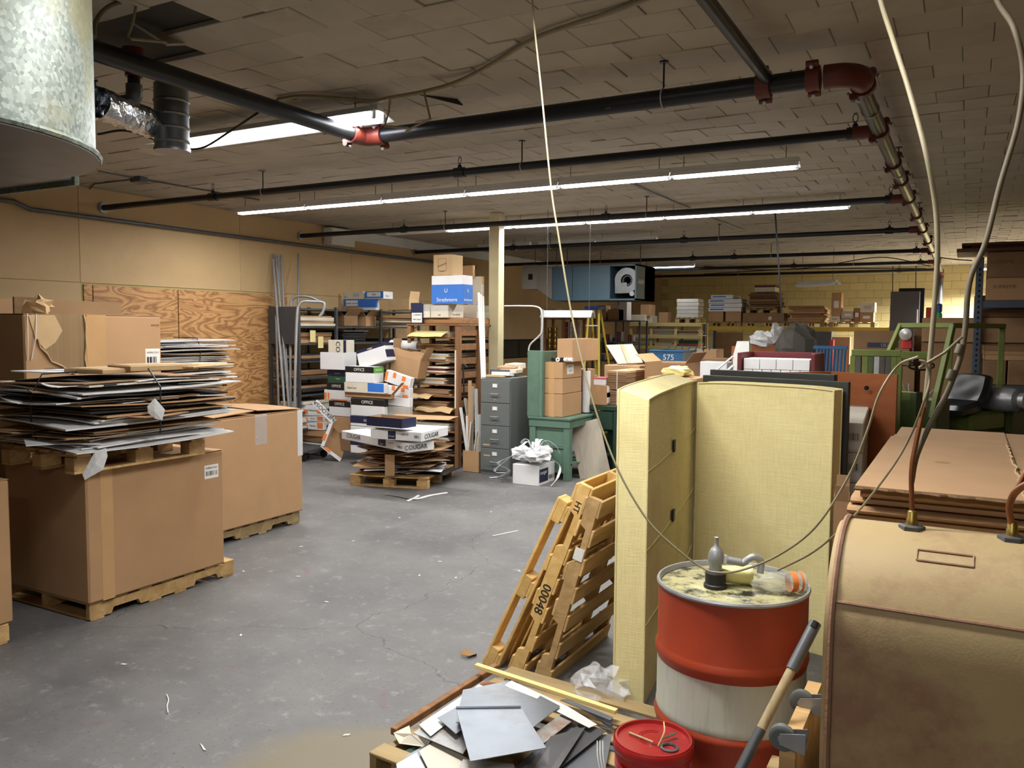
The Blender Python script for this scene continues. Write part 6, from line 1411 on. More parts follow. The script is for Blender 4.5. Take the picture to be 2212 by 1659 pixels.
for k in range(5):
    p = V3((c.x-w_/2+.30+.06*k, c.y-d_/2+.13, z+.03)); lying('tape_roll', ORD[k]+' roll from the end board on the upper workbench carton', 'roll', p, .4*k, z+.03, [('body', [(.028, -.03), (.028, .03), (.01, .03), (.01, -.03), (.028, -.03)], ['rubber', 'paper', 'rubber', 'paper', 'paper'][k])])['group'] = 'rolls on the upper carton'
# paper towel roll on a holder
P = AX(1266, 880, c.x+w_/2-.10); P.z = ZB; pt_ = thing('paper_towel', 'white paper towel roll on a black upright holder', 'paper towel', P)
hh = HZ(P, 801)-ZB
MB().lathe([(.015, .012), (.055, .012), (.057, .02), (.057, hh-.01), (.055, hh), (.015, hh)], 24).build('roll', 'white', pt_, smooth=True)
MB().lathe([(.075, 0), (.075, .008), (.01, .012)], 20).build('base', 'rubber', pt_, smooth=True); MB().tube([(0, 0, .01), (0, 0, hh+.12)], .012, 8).build('rod', 'rubber', pt_, smooth=True)
MB().tube(spline([(-.062, -.03, .01), (-.066, -.03, hh*.3), (-.060, -.03, hh*.55), (-.05, -.04, hh*.66)]), .007, 6).build('spring_arm', 'rubber', pt_, smooth=True)
P = V3((AY(1308, 876, c.y+.2).x, c.y+.2, 0)); P.z = HZ(P, 876)
stnd = thing('side_table', 'dark green machine stand beside the workbench', 'stand', (P.x, P.y+.25, 0))
zs2 = P.z-.003
MB().cbox(-.3, .2, -.3, .45, zs2-.06, zs2, .005).build('top', 'dkbench', stnd)
for x in (-.26, .16):
    for y in (-.26, .4): MB().cbox(x-.03, x+.03, y-.03, y+.03, 0, zs2-.06, .004).build('leg', 'dkbench', stnd)
MB().cbox(-.22, .12, -.28, -.26, zs2-.32, zs2-.07, .004).build('drawer', 'dkbench', stnd); MB().box(-.22, .12, -.25, .38, .25, .27).build('shelf', 'dkbench', stnd)
t_, s2 = carton('brown_carton', 'brown carton with a dark label strip right of the paper towel', PB(0, 0, 0, 1276, 1322, 834, P=P), 'card'); decal(t_, 'right', s2, .2, .75, .1, .95, 'paper'); decal(t_, 'right', s2, .2, .75, .4, .65, 'navy')
zz = P.z+s2[2]+.002; carton('pink_box', 'small white box with a pink lid on the labelled carton', PB(0, 0, 0, 1282, 1316, 816, P=(P.x-.05, P.y+.05, zz)), 'white', lid=('pinkp', .025))
P = V3((AY(1352, 885, c.y+.35).x, c.y+.35, .62)); bz = .62; 
st2 = thing('low_table', 'low dark table under the bundled flat cartons', 'table', (P.x-.0, P.y+.30, 0))
MB().cbox(-.28, .35, -.3, .4, bz-.05, bz-.002, .004).build('top', 'dkbench', st2)
for x in (-.24, .3):
    for y in (-.25, .35): MB().box(x-.03, x+.03, y-.03, y+.03, 0, bz-.05).build('leg', 'dkbench', st2)
zt_ = HZ(P, 800); n = 3; hb3 = (zt_-bz)/n
for k in range(n):
    c3, s3, _ = PB(0, 0, 0, 1311, 1400, 0, P=(P.x, P.y, bz+k*hb3), h=hb3-.012)
    t_ = thing('carton_bundle', ['bottom', 'middle', 'top'][k]+' string-tied bundle of flat cartons right of the workbench', 'cardboard', c3, 0, 'bundles of flat cartons')
    for j in range(8):
        z0 = j*s3[2]/8; MB().box(-s3[0]/2+.006*(j % 2), s3[0]/2-.006*((j+1) % 2), -s3[1]/2+.005*(j % 3), s3[1]/2, z0, z0+s3[2]/8-.003).build('flat_carton', 'card_dk' if not (k == 2 and j == 7) else 'card_lt', t_)
    MB().box(.0, .012, -s3[1]/2-.003, s3[1]/2+.003, -.002, s3[2]+.003).build('string', 'paper', t_)
# grey board leaning on the bench, white box with film
def slab(name, label, cat, px4, deps, t, m_, back=None):
    P = [DP(x, y, d) for (x, y), d in zip(px4, deps)]; c = sum(P, V3())/4; n = (P[1]-P[0]).cross(P[3]-P[0]).normalized()*t
    if n.dot(_f) < 0: n = -n
    v = [q-c for q in P]; o = MB().hexa([v[0], v[1], v[1]+n, v[0]+n, v[3], v[2], v[2]+n, v[3]+n]).build(name, m_, loc=c); tag(o, label, cat); return o
_d = (G(1253, 1034, 0)-CAM).dot(_f)
slab('plywood_board', 'weathered grey board leaning against the workbench', 'board', [(1253, 1034), (1322, 1034), (1293, 903), (1230, 920)], [_d, _d, _d+.15, _d+.15], .02, 'grywood')
Pw = G(1163, 1051, 0)
t_, s2 = carton('paper_carton', 'white carton stuffed with loose plastic film in front of the filing cabinet', PB(0, 0, 0, 1107, 1198, 1007, P=Pw), 'white', flaps=False); cw = t_.location
decal(t_, 'right', s2, .05, .58, .15, .8, 'navy', name='printed_panel'); ftext(t_, 'right', s2, 'cougar', .3, .62, .07, 'paper', off=.003); bars(t_, 'right', s2, .62, .95, .2, .4)
pf = thing('plastic_film_heap', 'heap of milky plastic film and straps spilling from the white carton', 'plastic wrap')
rs = random.Random(9)
for k in range(9):
    crumple(MB(), (cw.x+rs.uniform(-.2, .2), cw.y+rs.uniform(-.18, .2), s2[2]+.07+rs.uniform(0, .1)), .11, k+50, (1.2, 1.1, .55), 10, 6, .5).build('film', 'film', pf)
def ribbon(pts, w, m_, parent, nm='strap'):
    pts = spline(pts, 6); mb = MB(); vs = []; fs = []
    for i, p in enumerate(pts):
        t = (pts[min(i+1, len(pts)-1)]-pts[max(i-1, 0)]).normalized(); sd = t.cross(V3((.2, .3, 1))).normalized()*w/2
        up = V3((0, 0, .002)); vs += [p-sd+up, p+sd+up, p+sd-up, p-sd-up]
    for i in range(len(pts)-1):
        for a in range(4): b = (a+1) % 4; fs.append((i*4+a, i*4+b, i*4+4+b, i*4+4+a))
    fs += [(3, 2, 1, 0), tuple(len(vs)-4+k for k in range(4))]
    return mb.add(vs, fs).build(nm, m_, parent, smooth=True)
ribbon([(cw.x-.15, cw.y-.2, s2[2]+.12), (cw.x-.36, cw.y-.3, s2[2]-.0), G(1100, 1015, .15), G(1085, 1028, .02), G(1058, 1032, .012)], .04, 'wrapw', pf)
ribbon([(cw.x-.2, cw.y-.22, s2[2]+.10), (cw.x-.40, cw.y-.32, s2[2]-.1), G(1094, 1022, .1), G(1075, 1032, .01)], .035, 'wrapw', pf)
ribbon([(cw.x+.2, cw.y-.1, s2[2]+.12), (cw.x+.36, cw.y-.0, s2[2]-.0), G(1205, 1030, .12), G(1190, 1050, .01)], .03, 'strip', pf)
for k in range(7):
    a = rs.uniform(0, 6.28); p = V3((cw.x, cw.y, s2[2]+.1)); q = p+V3((.28*math.cos(a), .25*math.sin(a), .12)); ribbon([p, (p+q)/2+V3((0, 0, .12)), q, q+V3((.05, .03, -.1))], .03, 'wrapw', pf)
fb = tag(ribbon([G(833, 1068, .004), G(860, 1072, .006), G(895, 1078, .01), G(930, 1070, .006), G(966, 1064, .004)], .035, 'strip', None, 'plastic_strap'), 'crumpled white plastic strap on the floor before the middle pallet', 'strap')
tag(ribbon([G(880, 1082, .004), G(895, 1076, .012), G(905, 1070, .004)], .03, 'strip', None, 'plastic_strap'), 'short knot of white strap on the floor before the middle pallet', 'strap')
# floor litter
lit = [(1092, 1152, .34, 'white straight plastic strip on the open floor', .05), (362, 1520, .07, 'curly white paper thread on the floor', .01), (430, 1622, .10, 'white torn paper scrap on the floor near the picture bottom', .03)]
tag(MB().obox(G(1092, 1152, .003), (.32, .018, .004), Matrix.Rotation(math.radians(70), 3, 'Z')).build('plastic_strip', 'strip'), lit[0][3], 'scrap')
tag(MB().tube(spline([G(360, 1500, .006), G(364, 1512, .006), G(361, 1525, .006), G(363, 1540, .006)]), .003, 5).build('thread', 'paper', smooth=True), lit[1][3], 'scrap')
tag(MB().prism([(0, 0), (.02, .01), (.09, .10), (.05, .06)], G(445, 1622, .002), (-.6, -.5, 0), (-.3, .8, 0), (0, 0, .003)).build('paper_scrap', 'paper'), lit[2][3], 'scrap')
tag(MB().plate(lambda u, v: (.10*(u-.5), .07*(v-.5)*(1-abs(2*u-1)*.8), .012+.02*math.sin(5*u)*v), 6, 4, .002).build('dry_leaf', 'leaf', loc=G(1012, 1416, .005), rz=.7), 'dry brown leaf on the floor beside the leaning pallets', 'leaf')
for k, (x, y) in enumerate([(945, 1213), (985, 1250), (650, 1245), (520, 1370), (740, 1590), (1125, 1235), (655, 1180), (860, 1118), (760, 1170), (530, 1235), (470, 1240), (700, 1300), (905, 1245), (275, 1435), (1060, 1105)]):
    tag(MB().prism([(0, 0), (.03, .005), (.035, .018), (.008, .014)], G(x, y, .001), (math.cos(k*1.7), math.sin(k*1.7), 0), (-math.sin(k*1.7), math.cos(k*1.7), 0), (0, 0, .003)).build('paper_crumb', 'paper'), 'tiny white paper crumb on the concrete floor', 'scrap', 'paper crumbs on the floor')
# ---------------------------------------------------------------- hanging bench lamp, conduit post
z_l = HZ(AY(1180, 670, 10.6), 675); a = AY(1163, 672, 10.5).x; b = AY(1290, 672, 10.9).x
hl = thing('hanging_lamp', 'unlit white hooded fluorescent lamp hanging over the workbench', 'light fixture', ((a+b)/2, 10.7, z_l), math.radians(12))
L_ = (b-a)/2
MB().prism([(-.16, -.07), (-.155, -.075), (-.05, 0), (.05, 0), (.155, -.075), (.16, -.07), (.06, .03), (-.06, .03)], (-L_, 0, 0), (0, 1, 0), (0, 0, 1), (2*L_, 0, 0)).build('hood', 'hood', hl)
for y in (-.04, .04): MB().tube([(-L_+.03, y, -.03), (L_-.03, y, -.03)], .016, 8).build('tube', 'paper', hl, smooth=True)
for x in (-L_+.06, L_-.06): MB().tube([(x, 0, .03), (x, 0, ZC-z_l-.002)], .004, 5).build('chain', 'dsteel', hl)
MB().box(-L_-.02, -L_+.02, -.05, .05, -.07, .03).build('end_cap', 'whitem', hl)
cp_ = thing('conduit_post', 'grey conduit bending down from the wall to the workbench end', 'conduit')
q = AY(1171, 690, 10.45); MB().tube([(q.x, q.y, HZ(q, 668)), (q.x, q.y, HZ(q, 752)), (q.x, q.y, .9)], .022, 8).build('post', 'steel', cp_, smooth=True)
MB().tube(spline([AY(1090, 661, 11.5), AY(1130, 661, 11.0), AY(1160, 663, 10.5), AY(1170, 675, 10.42), AY(1170, 715, 10.42), AY(1162, 728, 10.42), AY(1145, 745, 10.42), AY(1141, 765, 10.42)], 6), .012, 8).build('conduit', 'whitem', cp_, smooth=True)
# ---------------------------------------------------------------- air handler hanging at the back left
YH = 15.4; A0, A1 = AY(1193, 610, YH), AY(1374, 610, YH); zt_, zb2 = HZ(A1, 570), HZ(A1, 648)
ah = thing('air_handler', 'blue grey air handler hanging under the ceiling with an open fan bay', 'air handler', ((A0.x+A1.x)/2, YH, zb2)); W2 = (A1.x-A0.x)/2; Hh = zt_-zb2
fb0 = W2*.40
MB().cbox(-W2, fb0, 0, 1.1, 0, Hh, .006).build('cabinet', 'hvac', ah)
MB().box(fb0, W2, .5, 1.1, 0, Hh).build('fan_bay', 'dark', ah)
for z0, z1 in ((0, .03), (Hh-.03, Hh)): MB().box(fb0, W2, 0, .5, z0, z1).build('bay_frame', 'hvac', ah)
MB().box(W2-.025, W2, 0, 1.1, 0, Hh).build('bay_frame', 'hvac', ah)
xf = (fb0+W2)/2+.03; rf = Hh*.36
MB().lathe([(rf*.48, 0), (rf, 0), (rf, .3), (rf*.48, .3), (rf*.48, 0)], 28, (xf, .42, Hh*.56), Matrix.Rotation(math.pi/2, 3, 'X')).build('scroll', 'ductdk', ah, smooth=True)
MB().box(xf-rf, xf-.0, .14, .40, Hh*.20, Hh*.5).build('scroll_outlet', 'ductdk', ah)
for k in range(10):
    an = k*math.pi/5; MB().obox((xf+rf*.34*math.cos(an), .2, Hh*.56+rf*.34*math.sin(an)), (.02, .1, rf*.28), Matrix.Rotation(-an, 3, 'Y')).build('blade', 'dsteel', ah)
MB().lathe([(.05, 0), (.05, .1)], 14, (xf+.12, .2, .13), Matrix.Rotation(math.pi/2, 3, 'X')).build('pulley', 'steel', ah, smooth=True)
for x in (-W2*.5, ): MB().box(x-.004, x+.004, -.003, 0, .02, Hh-.02).build('panel_seam', 'dark', ah)
for x in (-W2+.1, W2-.1): MB().tube([(x, .5, Hh), (x, .5, ZC-zb2-.002)], .01, 6).build('hanger', 'dsteel', ah)
lt = thing('duct_transition', 'pale sheet-metal box with a small square hole on the left of the air handler', 'duct', (0, 0, 0))
B0, B1 = AY(1128, 600, YH+.1), AY(1160, 600, YH+.1); zA, zBt = HZ(B1, 572), HZ(B1, 624)
MB().box(B0.x, B1.x, YH+.1, YH+.9, zBt, zA).build('box', 'hvacl', lt)
MB().hexa([(B1.x+.002, YH+.1, zBt), (A0.x-.01, YH, zb2+.03), (A0.x-.01, YH+1.0, zb2+.03), (B1.x+.002, YH+.9, zBt), (B1.x+.002, YH+.1, zA), (A0.x-.01, YH, zt_-.03), (A0.x-.01, YH+1.0, zt_-.03), (B1.x+.002, YH+.9, zA)]).build('taper', 'hvacl', lt)
q = AY(1146, 598, YH+.1); MB().box(q.x-.05, q.x+.05, YH+.09, YH+.099, q.z-.06, q.z+.06).build('hole', 'dark', lt)
for x in (B0.x+.1, A0.x-.15): MB().tube([(x, YH+.5, zA-.1), (x, YH+.5, ZC-.002)], .008, 6).build('hanger', 'dsteel', lt)
# ---------------------------------------------------------------- back left: can shelf, step ladder, steel shelf
def ply(px, py, Y): return AY(px, py, Y)
YS = 17.2
a, b = AY(1176, 700, YS), AY(1268, 700, YS); zt = HZ(a, 687)
cs = thing('wooden_shelf', 'reddish wooden shelf of paint cans at the back left', 'shelf', ((a.x+b.x)/2, YS, 0)); W2 = (b.x-a.x)/2
for x in (-W2, -W2*.12, W2*.5, W2): MB().cbox(x-.03, x+.03, 0, .06, 0, zt, .003).build('post', 'rackw', cs); MB().cbox(x-.03, x+.03, .44, .5, 0, zt, .003).build('post', 'rackw', cs)
lv = [zt, zt-.02-.72, zt-1.15, .3]
for z in lv: MB().box(-W2+.03, W2-.03, .0, .5, z-.03, z).build('shelf_board', 'rackx', cs)
def can(x, y, z, r, h, m_, lb, g):
    o = MB().lathe([(r*.97, 0), (r, .006), (r, h-.008), (r*.97, h-.004), (r*.9, h-.004), (r*.9, h-.01), (.001, h-.01)], 14).build('paint_can', m_, loc=(x, y, z), smooth=True); tag(o, lb, 'can', g)
for col, (px_, m_, nm) in enumerate(((1187, 'gold', 'brass coloured can, left pile'), (1199, 'gold', 'brass coloured can, right pile'), (1221, 'canr', 'red can'), (1233, 'canw', 'grey can'), (1250, 'canw', 'grey can far right'))):
    x = AY(px_, 720, YS+.2).x
    for k in range(4 if col < 2 else 5): can(x, YS+.22, lv[1]+.002+k*.132, .055, .13, m_, low(nm+' on the wooden can shelf'), 'cans on the wooden shelf')
    for k in range(2): can(x, YS+.22, lv[2]+.002+k*.132, .055, .13, 'canw' if k else m_, low(nm+' on the lower board of the can shelf'), 'cans on the lower board')
rs = random.Random(2)
for k in range(5):
    x = AY(1206+k*13, 650, YS+.2).x; h_ = rs.uniform(.1, .22)
    o, _ = carton('small_carton', f'{["white","brown","pale","small brown","white printed","grey","tan"][k]} carton on top of the wooden can shelf', (V3((x, YS+.25, zt+.003)), (rs.uniform(.07, .11), .2, h_), 0), ['white', 'card', 'offw', 'card_dk', 'white', 'gryc', 'card_lt'][k], simple=True, group='cartons on the can shelf')
# ladder
ld = thing('step_ladder', 'yellow fibreglass step ladder with a blue cap near the back', 'ladder'); Yl = 15.9
tp = AY(1283, 668, Yl); zt = tp.z
for s, xb in ((-1, 1262), (1, 1304)):
    bt = AY(xb, 780, Yl-.25); MB().tube([V3((tp.x+s*.11, Yl, zt)), V3((bt.x, Yl-.45, .0))], .028, 6).build('rail', 'ladder', ld)
    MB().tube([V3((tp.x+s*.1, Yl+.1, zt)), V3((bt.x, Yl+.6, .0))], .022, 6).build('rear_rail', 'ladder', ld)
MB().cbox(tp.x-.17, tp.x+.17, Yl-.1, Yl+.16, zt, zt+.06, .006).build('cap', 'plasb', ld)
for k in range(1, 7):
    f = k/7; bt = AY(1283, 780, Yl-.25).x; w2 = .11+.14*f; MB().box(tp.x-w2, tp.x+w2, Yl-.45*f-.04, Yl-.45*f+.04, zt*(1-f)-.012, zt*(1-f)+.012).build('step', 'whitem', ld)
# steel shelf
Yg = 18.3; a, b = AY(1302, 700, Yg), AY(1360, 700, Yg); zt = HZ(a, 692)
gs = thing('steel_shelf_unit', 'slate steel shelf unit right of the step ladder', 'shelf', ((a.x+b.x)/2, Yg, 0)); W2 = (b.x-a.x)/2+.25
for x in (-W2, 0, W2):
    for y in (0, .5): MB().box(x-.02, x+.02, y-.02, y+.02, 0, zt).build('upright', 'rackblue', gs)
gl = [zt, zt-.5, zt-.95, zt-1.4]
for z in gl: MB().box(-W2, W2, -.0, .5, z-.03, z).build('shelf_board', 'rackblue', gs)
for k in range(10):
    x = (a.x+b.x)/2-W2+.1+k*.095; j = k % 3
    can(x, Yg+.2, gl[1+j//1 % 2]+.003, .04, rs.uniform(.12, .24), ['canw', 'dsteel', 'canr'][j], ORD[k]+' small can from the left on the slate steel shelf', 'bottles on the slate shelf')
for k, (px_, yt, m_, w2) in enumerate(((1298, 660, 'card_lt', .12), (1330, 668, 'card', .2), (1345, 652, 'white', .1))):
    P = AY(px_, 690, Yg+.1); z0 = zt+.003; h_ = HZ(P, yt)-z0
    carton('brown_carton', ['tall tan carton on the slate shelf', 'brown carton on the slate shelf', 'narrow white carton on the slate shelf'][k], (V3((P.x, Yg+.25, z0)), (w2*2, .3, h_), 0), m_, simple=True)
carton('white_carton', 'pale carton on the brown carton of the slate shelf', (V3((AY(1330, 690, Yg).x, Yg+.25, zt+.003+(HZ(AY(1330, 690, Yg+.1), 668)-zt-.003)+.002)), (.3, .25, .1), 0), 'offw', simple=True)
# ---------------------------------------------------------------- yellow wooden shelves
Yy = 19.9; xs_ = [AY(p, 730, Yy).x for p in (1362, 1406, 1459, 1512)]; zt = HZ(V3((xs_[0], Yy, 0)), 697)
ys = thing('yellow_shelves', 'yellow painted wooden shelves with three bays', 'shelf', (0, Yy, 0))
lv = [zt, HZ(V3((xs_[1], Yy, 0)), 723), HZ(V3((xs_[1], Yy, 0)), 747), HZ(V3((xs_[1], Yy, 0)), 775), .3]
for x in xs_:
    for y in (0, .55): MB().cbox(x-.035, x+.035, y, y+.04, 0, zt, .003).build('post', 'ylw_wood', ys)
for z in lv:
    MB().cbox(xs_[0]-.03, xs_[-1]+.03, -.022, -.002, z-.09, z, .003).build('front_rail', 'ylw_wood', ys); MB().box(xs_[0], xs_[-1], 0, .58, z-.02, z).build('shelf_board', 'ylw_wood', ys)
it = [(0, 1, .18, ['ylw_steel', 'white', 'ylw_steel']), (1, 0, .16, ['white', 'gryc']), (1, 1, .1, ['offw', 'card_dk']), (2, 0, .12, ['card_dk', 'offw']), (2, 1, .16, ['pinkp', 'dgreen', 'offw', 'card_dk']), (0, 2, .1, ['card'])]
for bay, lvl, hh, cols in it:
    flatpile(xs_[bay]+.06, xs_[bay+1]-.06, Yy+.06, Yy+.5, lv[lvl+1]+.003, lv[lvl+1]+hh, f'flat pack in the {["left","middle","right"][bay]} bay, {["upper","middle","lower"][lvl]} row of the yellow shelves', cols, 'packs on the yellow shelves', 100+bay*3+lvl, .03, .05, 'paper pack', .02)
def bx(lb, px0, px1, yb, yt, Y, m_, d=.4, nm='carton', cat='box', group=None, z0=None):
    P0, P1 = AY(px0, yb, Y), AY(px1, yb, Y); zb = P1.z if z0 is None else z0; zt_ = HZ(P1, yt)
    o = MB().cbox(-(P1.x-P0.x)/2, (P1.x-P0.x)/2, 0, d, 0, zt_-zb, .006).build(nm, m_, loc=((P0.x+P1.x)/2, Y, zb)); return tag(o, lb, cat, group)
zt3 = zt+.003
bx('tan carton on the left of the yellow shelves top', 1383, 1404, 679, 658, Yy+.15, 'card', z0=zt3+.16)
bx('white carton with a red band on the yellow shelves', 1374, 1406, 0, 680, Yy+.05, 'offw', z0=zt3)
bx('grey carton behind the banded one on the yellow shelves', 1406, 1422, 0, 682, Yy+.2, 'gryc', z0=zt3)
bx('small brown carton in the middle of the yellow shelves top', 1436, 1456, 0, 675, Yy+.05, 'card_dk', z0=zt3, d=.3)
block_pallet('pallet', 'small pallet on the right of the yellow shelves top', (AY(1484, 690, Yy).x, Yy+.3, zt3), 0, L=.55, W=.62, mt='palo', h=.12, nd=5)
for k in range(5): bx(f'grey white flat carton, {["bottom","second","third","fourth","top"][k]} of five on the yellow shelves', 1461+(k == 3)*-1, 1508-(k == 1), 0, 0, Yy+.05, 'gryc', z0=zt3+.123+k*.122, group='grey cartons on the yellow shelves') if False else None
P0, P1 = AY(1461, 680, Yy+.05), AY(1508, 680, Yy+.05); zz = zt3+.125; hh = (HZ(P1, 645)-zz)/5
for k in range(5):
    o = MB().cbox(-(P1.x-P0.x)/2, (P1.x-P0.x)/2, 0, .45, 0, hh-.006, .006).build('flat_carton', 'gryc', loc=((P0.x+P1.x)/2+.01*(k % 2), Yy+.05, zz+k*hh)); tag(o, f'grey white flat carton, {["bottom","second","third","fourth","top"][k]} of five on the yellow shelves', 'carton', 'grey cartons on the yellow shelves')
# ---------------------------------------------------------------- yellow beam pallet rack along the back wall
Yr = 21.6; xa, xb = AY(1522, 708, Yr).x, AY(1925, 708, Yr).x; zb = HZ(V3((xa, Yr, 0)), 705)
pr = thing('pallet_rack', 'pallet rack with yellow beams along the back wall', 'rack', (0, Yr, 0))
xm = AY(1710, 708, Yr).x
for a, b in ((xa+.04, xm-.04), (xm+.04, xb)):
    for y in (0, 1.0): MB().cbox(a, b, y, y+.05, zb-.11, zb, .004).build('beam', 'ylw_steel', pr)
for x in (xa, xm, xb):
    for y in (0, 1.0): MB().cbox(x-.04, x+.04, y, y+.07, 0, zb+.03 if x != xa else zb+.06, .004).build('upright', 'rackblue', pr)
zr = zb+.003
def pal_at(px0, px1, label):
    P0, P1 = AY(px0, 700, Yr), AY(px1, 700, Yr); W_ = P1.x-P0.x
    block_pallet('pallet', label, ((P0.x+P1.x)/2, Yr+.5, zr), 0, L=1.0, W=W_, mt='palo', h=.12, nd=6); return P0.x, P1.x
x0, x1 = pal_at(1529, 1600, 'pallet on the yellow beams under brown and white cartons')
z = zr+.124; h1 = HZ(V3((x1, Yr, 0)), 673)-z; m2 = (x0+x1)/2
for k, (a, b) in enumerate(((x0, m2-.03), (m2+.03, x1))): tag(MB().cbox(-(b-a)/2, (b-a)/2, 0, .8, 0, h1, .008).build('brown_carton', 'card', loc=((a+b)/2, Yr, z)), ['left', 'right'][k]+' brown carton under the white cartons on the yellow beams', 'box', 'brown cartons on the yellow beams')
z += h1+.003
for k in range(4):
    hh = (HZ(V3((x1, Yr, 0)), 673-9.2*(k+1)) - HZ(V3((x1, Yr, 0)), 673-9.2*k)); w2 = (x1-x0)/2 - (.14 if k == 3 else 0)
    o = thing('white_carton', f'white flat carton, {["bottom","second","third","top"][k]} of four on the yellow beams', 'carton', (m2-(.1 if k == 3 else 0)+.02*(k % 2), Yr, z), 0, 'white cartons on the yellow beams')
    MB().cbox(-w2, w2, 0, .8, 0, hh-.008, .006).build('body', 'white', o); MB().box(-w2+.05, -w2+.4, -.003, 0, hh*.35, hh*.65).build('printed_panel', 'blue', o); z += hh
x0, x1 = pal_at(1604, 1692, 'pallet on the yellow beams under a low brown crate')
z = zr+.124; h1 = HZ(V3((x1, Yr, 0)), 676)-z
t_ = thing('brown_carton', 'wide low brown carton on the yellow beams with a white mark', 'box', ((x0+x1)/2, Yr, z)); W_ = (x1-x0)/2
MB().cbox(-W_, W_, 0, .9, 0, h1, .008).build('body', 'card_dk', t_); MB().lathe([(.05, 0), (.05, .002)], 12, (W_*.35, 0, h1*.4), Matrix.Rotation(math.pi/2, 3, 'X')).build('logo', 'offw', t_)
block_pallet('pallet', 'upper pallet on the low brown crate of the yellow beams', ((x0+x1)/2-.05, Yr+.45, z+h1+.003), 0, L=.9, W=W_*1.5, mt='palo', h=.11, nd=5)
z += h1+.115
flatpile((x0+x1)/2-W_*.72, (x0+x1)/2+W_*.68, Yr, Yr+.8, z, HZ(V3((x1, Yr, 0)), 631), 'dark brown flat sheet in the tall bundle on the yellow beams', ['card_dk', 'edge'], 'bundle on the upper pallet', 140, .03, .045, 'cardboard', .05)
zz = HZ(V3((x1, Yr, 0)), 630); carton('white_carton', 'small white carton with a dark lid on the tall bundle', (V3(((x0+x1)/2+.02, Yr+.3, zz)), (W_*1.0, .5, .17), 0), 'offw', lid=('maroon', .05))
x0, x1 = pal_at(1704, 1780, 'pallet on the yellow beams under folded brown cardboard')
flatpile(x0+.02, x1-.02, Yr, Yr+.9, zr+.124, HZ(V3((x1, Yr, 0)), 660), 'folded brown cardboard in the wide bundle on the yellow beams', ['card_dk', 'card', 'card_dk'], 'folded cardboard on the yellow beams', 150, .035, .06, 'cardboard', .06)
x0, x1 = pal_at(1790, 1890, 'pallet on the yellow beams under the mixed cartons')
z = zr+.124
for k, (p0, p1, yb, yt, m_, lb) in enumerate(((1792, 1814, 0, 683, 'offw', 'white printed carton under the tall brown one on the yellow beams'), (1795, 1816, 683, 632, 'card', 'tall brown labelled carton on the yellow beams'), (1818, 1840, 0, 688, 'card', 'short brown carton right of the tall one'), (1817, 1846, 688, 672, 'gryc', 'grey flat stack on the short brown carton'), (1856, 1887, 0, 675, 'card', 'brown carton with a white label at the right of the yellow beams'), (1857, 1889, 675, 653, 'offw', 'cream carton with a square mark on the labelled brown carton'), (1843, 1858, 0, 665, 'card_dk', 'dark carton squeezed between the cartons on the yellow beams'))):
    P0, P1 = AY(p0, 690, Yr), AY(p1, 690, Yr); z0 = z if not yb else HZ(P1, yb)+.003; h_ = HZ(P1, yt)-z0
    t_ = thing('carton', lb, 'box', ((P0.x+P1.x)/2, Yr, z0), 0, 'mixed cartons on the yellow beams'); W_ = (P1.x-P0.x)/2
    MB().cbox(-W_, W_, 0, .35+(.04 if k % 2 else 0), 0, h_, .006).build('body', m_, t_)
    MB().box(-W_*.5, W_*.5, -.003, 0, h_*.35, h_*.65).build('label', 'paper' if m_ != 'offw' else 'gryc', t_)
# things under the yellow beams
bx('big brown framed board under the yellow beams', 1546, 1605, 760, 718, Yr-.1, 'card_dk', .05, 'framed_board', 'board', z0=.004)
bx('wide grey carton under the yellow beams', 1730, 1795, 770, 716, Yr-.3, 'greyboard', .25, z0=.004)
bx('brown carton right of the grey one under the beams', 1797, 1835, 775, 728, Yr-.2, 'card', .15, z0=.004)
bx('narrow red box under the yellow beams', 1791, 1800, 750, 734, Yr-.8, 'redplas', .2, z0=.004)
ub = thing('shipping_carton', 'large dark brown carton with a blue ULINE band', 'box', V3((0, 0, 0)))
Yu = 14.5; P0, P1 = AY(1843, 760, Yu), AY(1965, 760, Yu); z0 = HZ(P1, 790); z1 = HZ(P1, 715)
ub.location = ((P0.x+P1.x)/2, Yu, z0); W_ = (P1.x-P0.x)/2
MB().cbox(-W_, W_, 0, .6, 0, z1-z0, .01).build('body', 'card_dk', ub); a0 = HZ(P1, 752)-z0; a1 = HZ(P1, 741)-z0
MB().box(-W_*.5, W_*.6, -.003, 0, a0, a1).build('printed_band', 'navy', ub); text('ULINE', (a1-a0)*.95, ub, (.1, -.004, (a0+a1)/2), (math.pi/2, 0, 0), 'gryc')
carton('brown_carton', 'brown carton under the ULINE carton', (V3((ub.location.x, Yu+.3, .02)), (1.0, .6, z0-.03), 0), 'card_dk', simple=True)
# grey board and upright panels right of the rack
for k, (p0, p1, yt, m_) in enumerate(((1921, 1984, 629, 'greyboard'), (1938, 1994, 622, 'dark'))):
    bx(['dark grey board standing upright at the end of the yellow beams', 'black panel behind the dark grey board'][k], p0, p1, 720, yt, 20.6+.3*k, m_, .06, 'upright_board', 'board', z0=.003)
bx('narrow white post beside the dark grey board', 1978, 1981, 715, 668, 20.3, 'strip', .03, 'white_post', 'post', z0=.003)
bx('red box on the shelf behind the forklift', 1999, 2016, 700, 664, 19.0, 'redplas', .3, z0=.004)
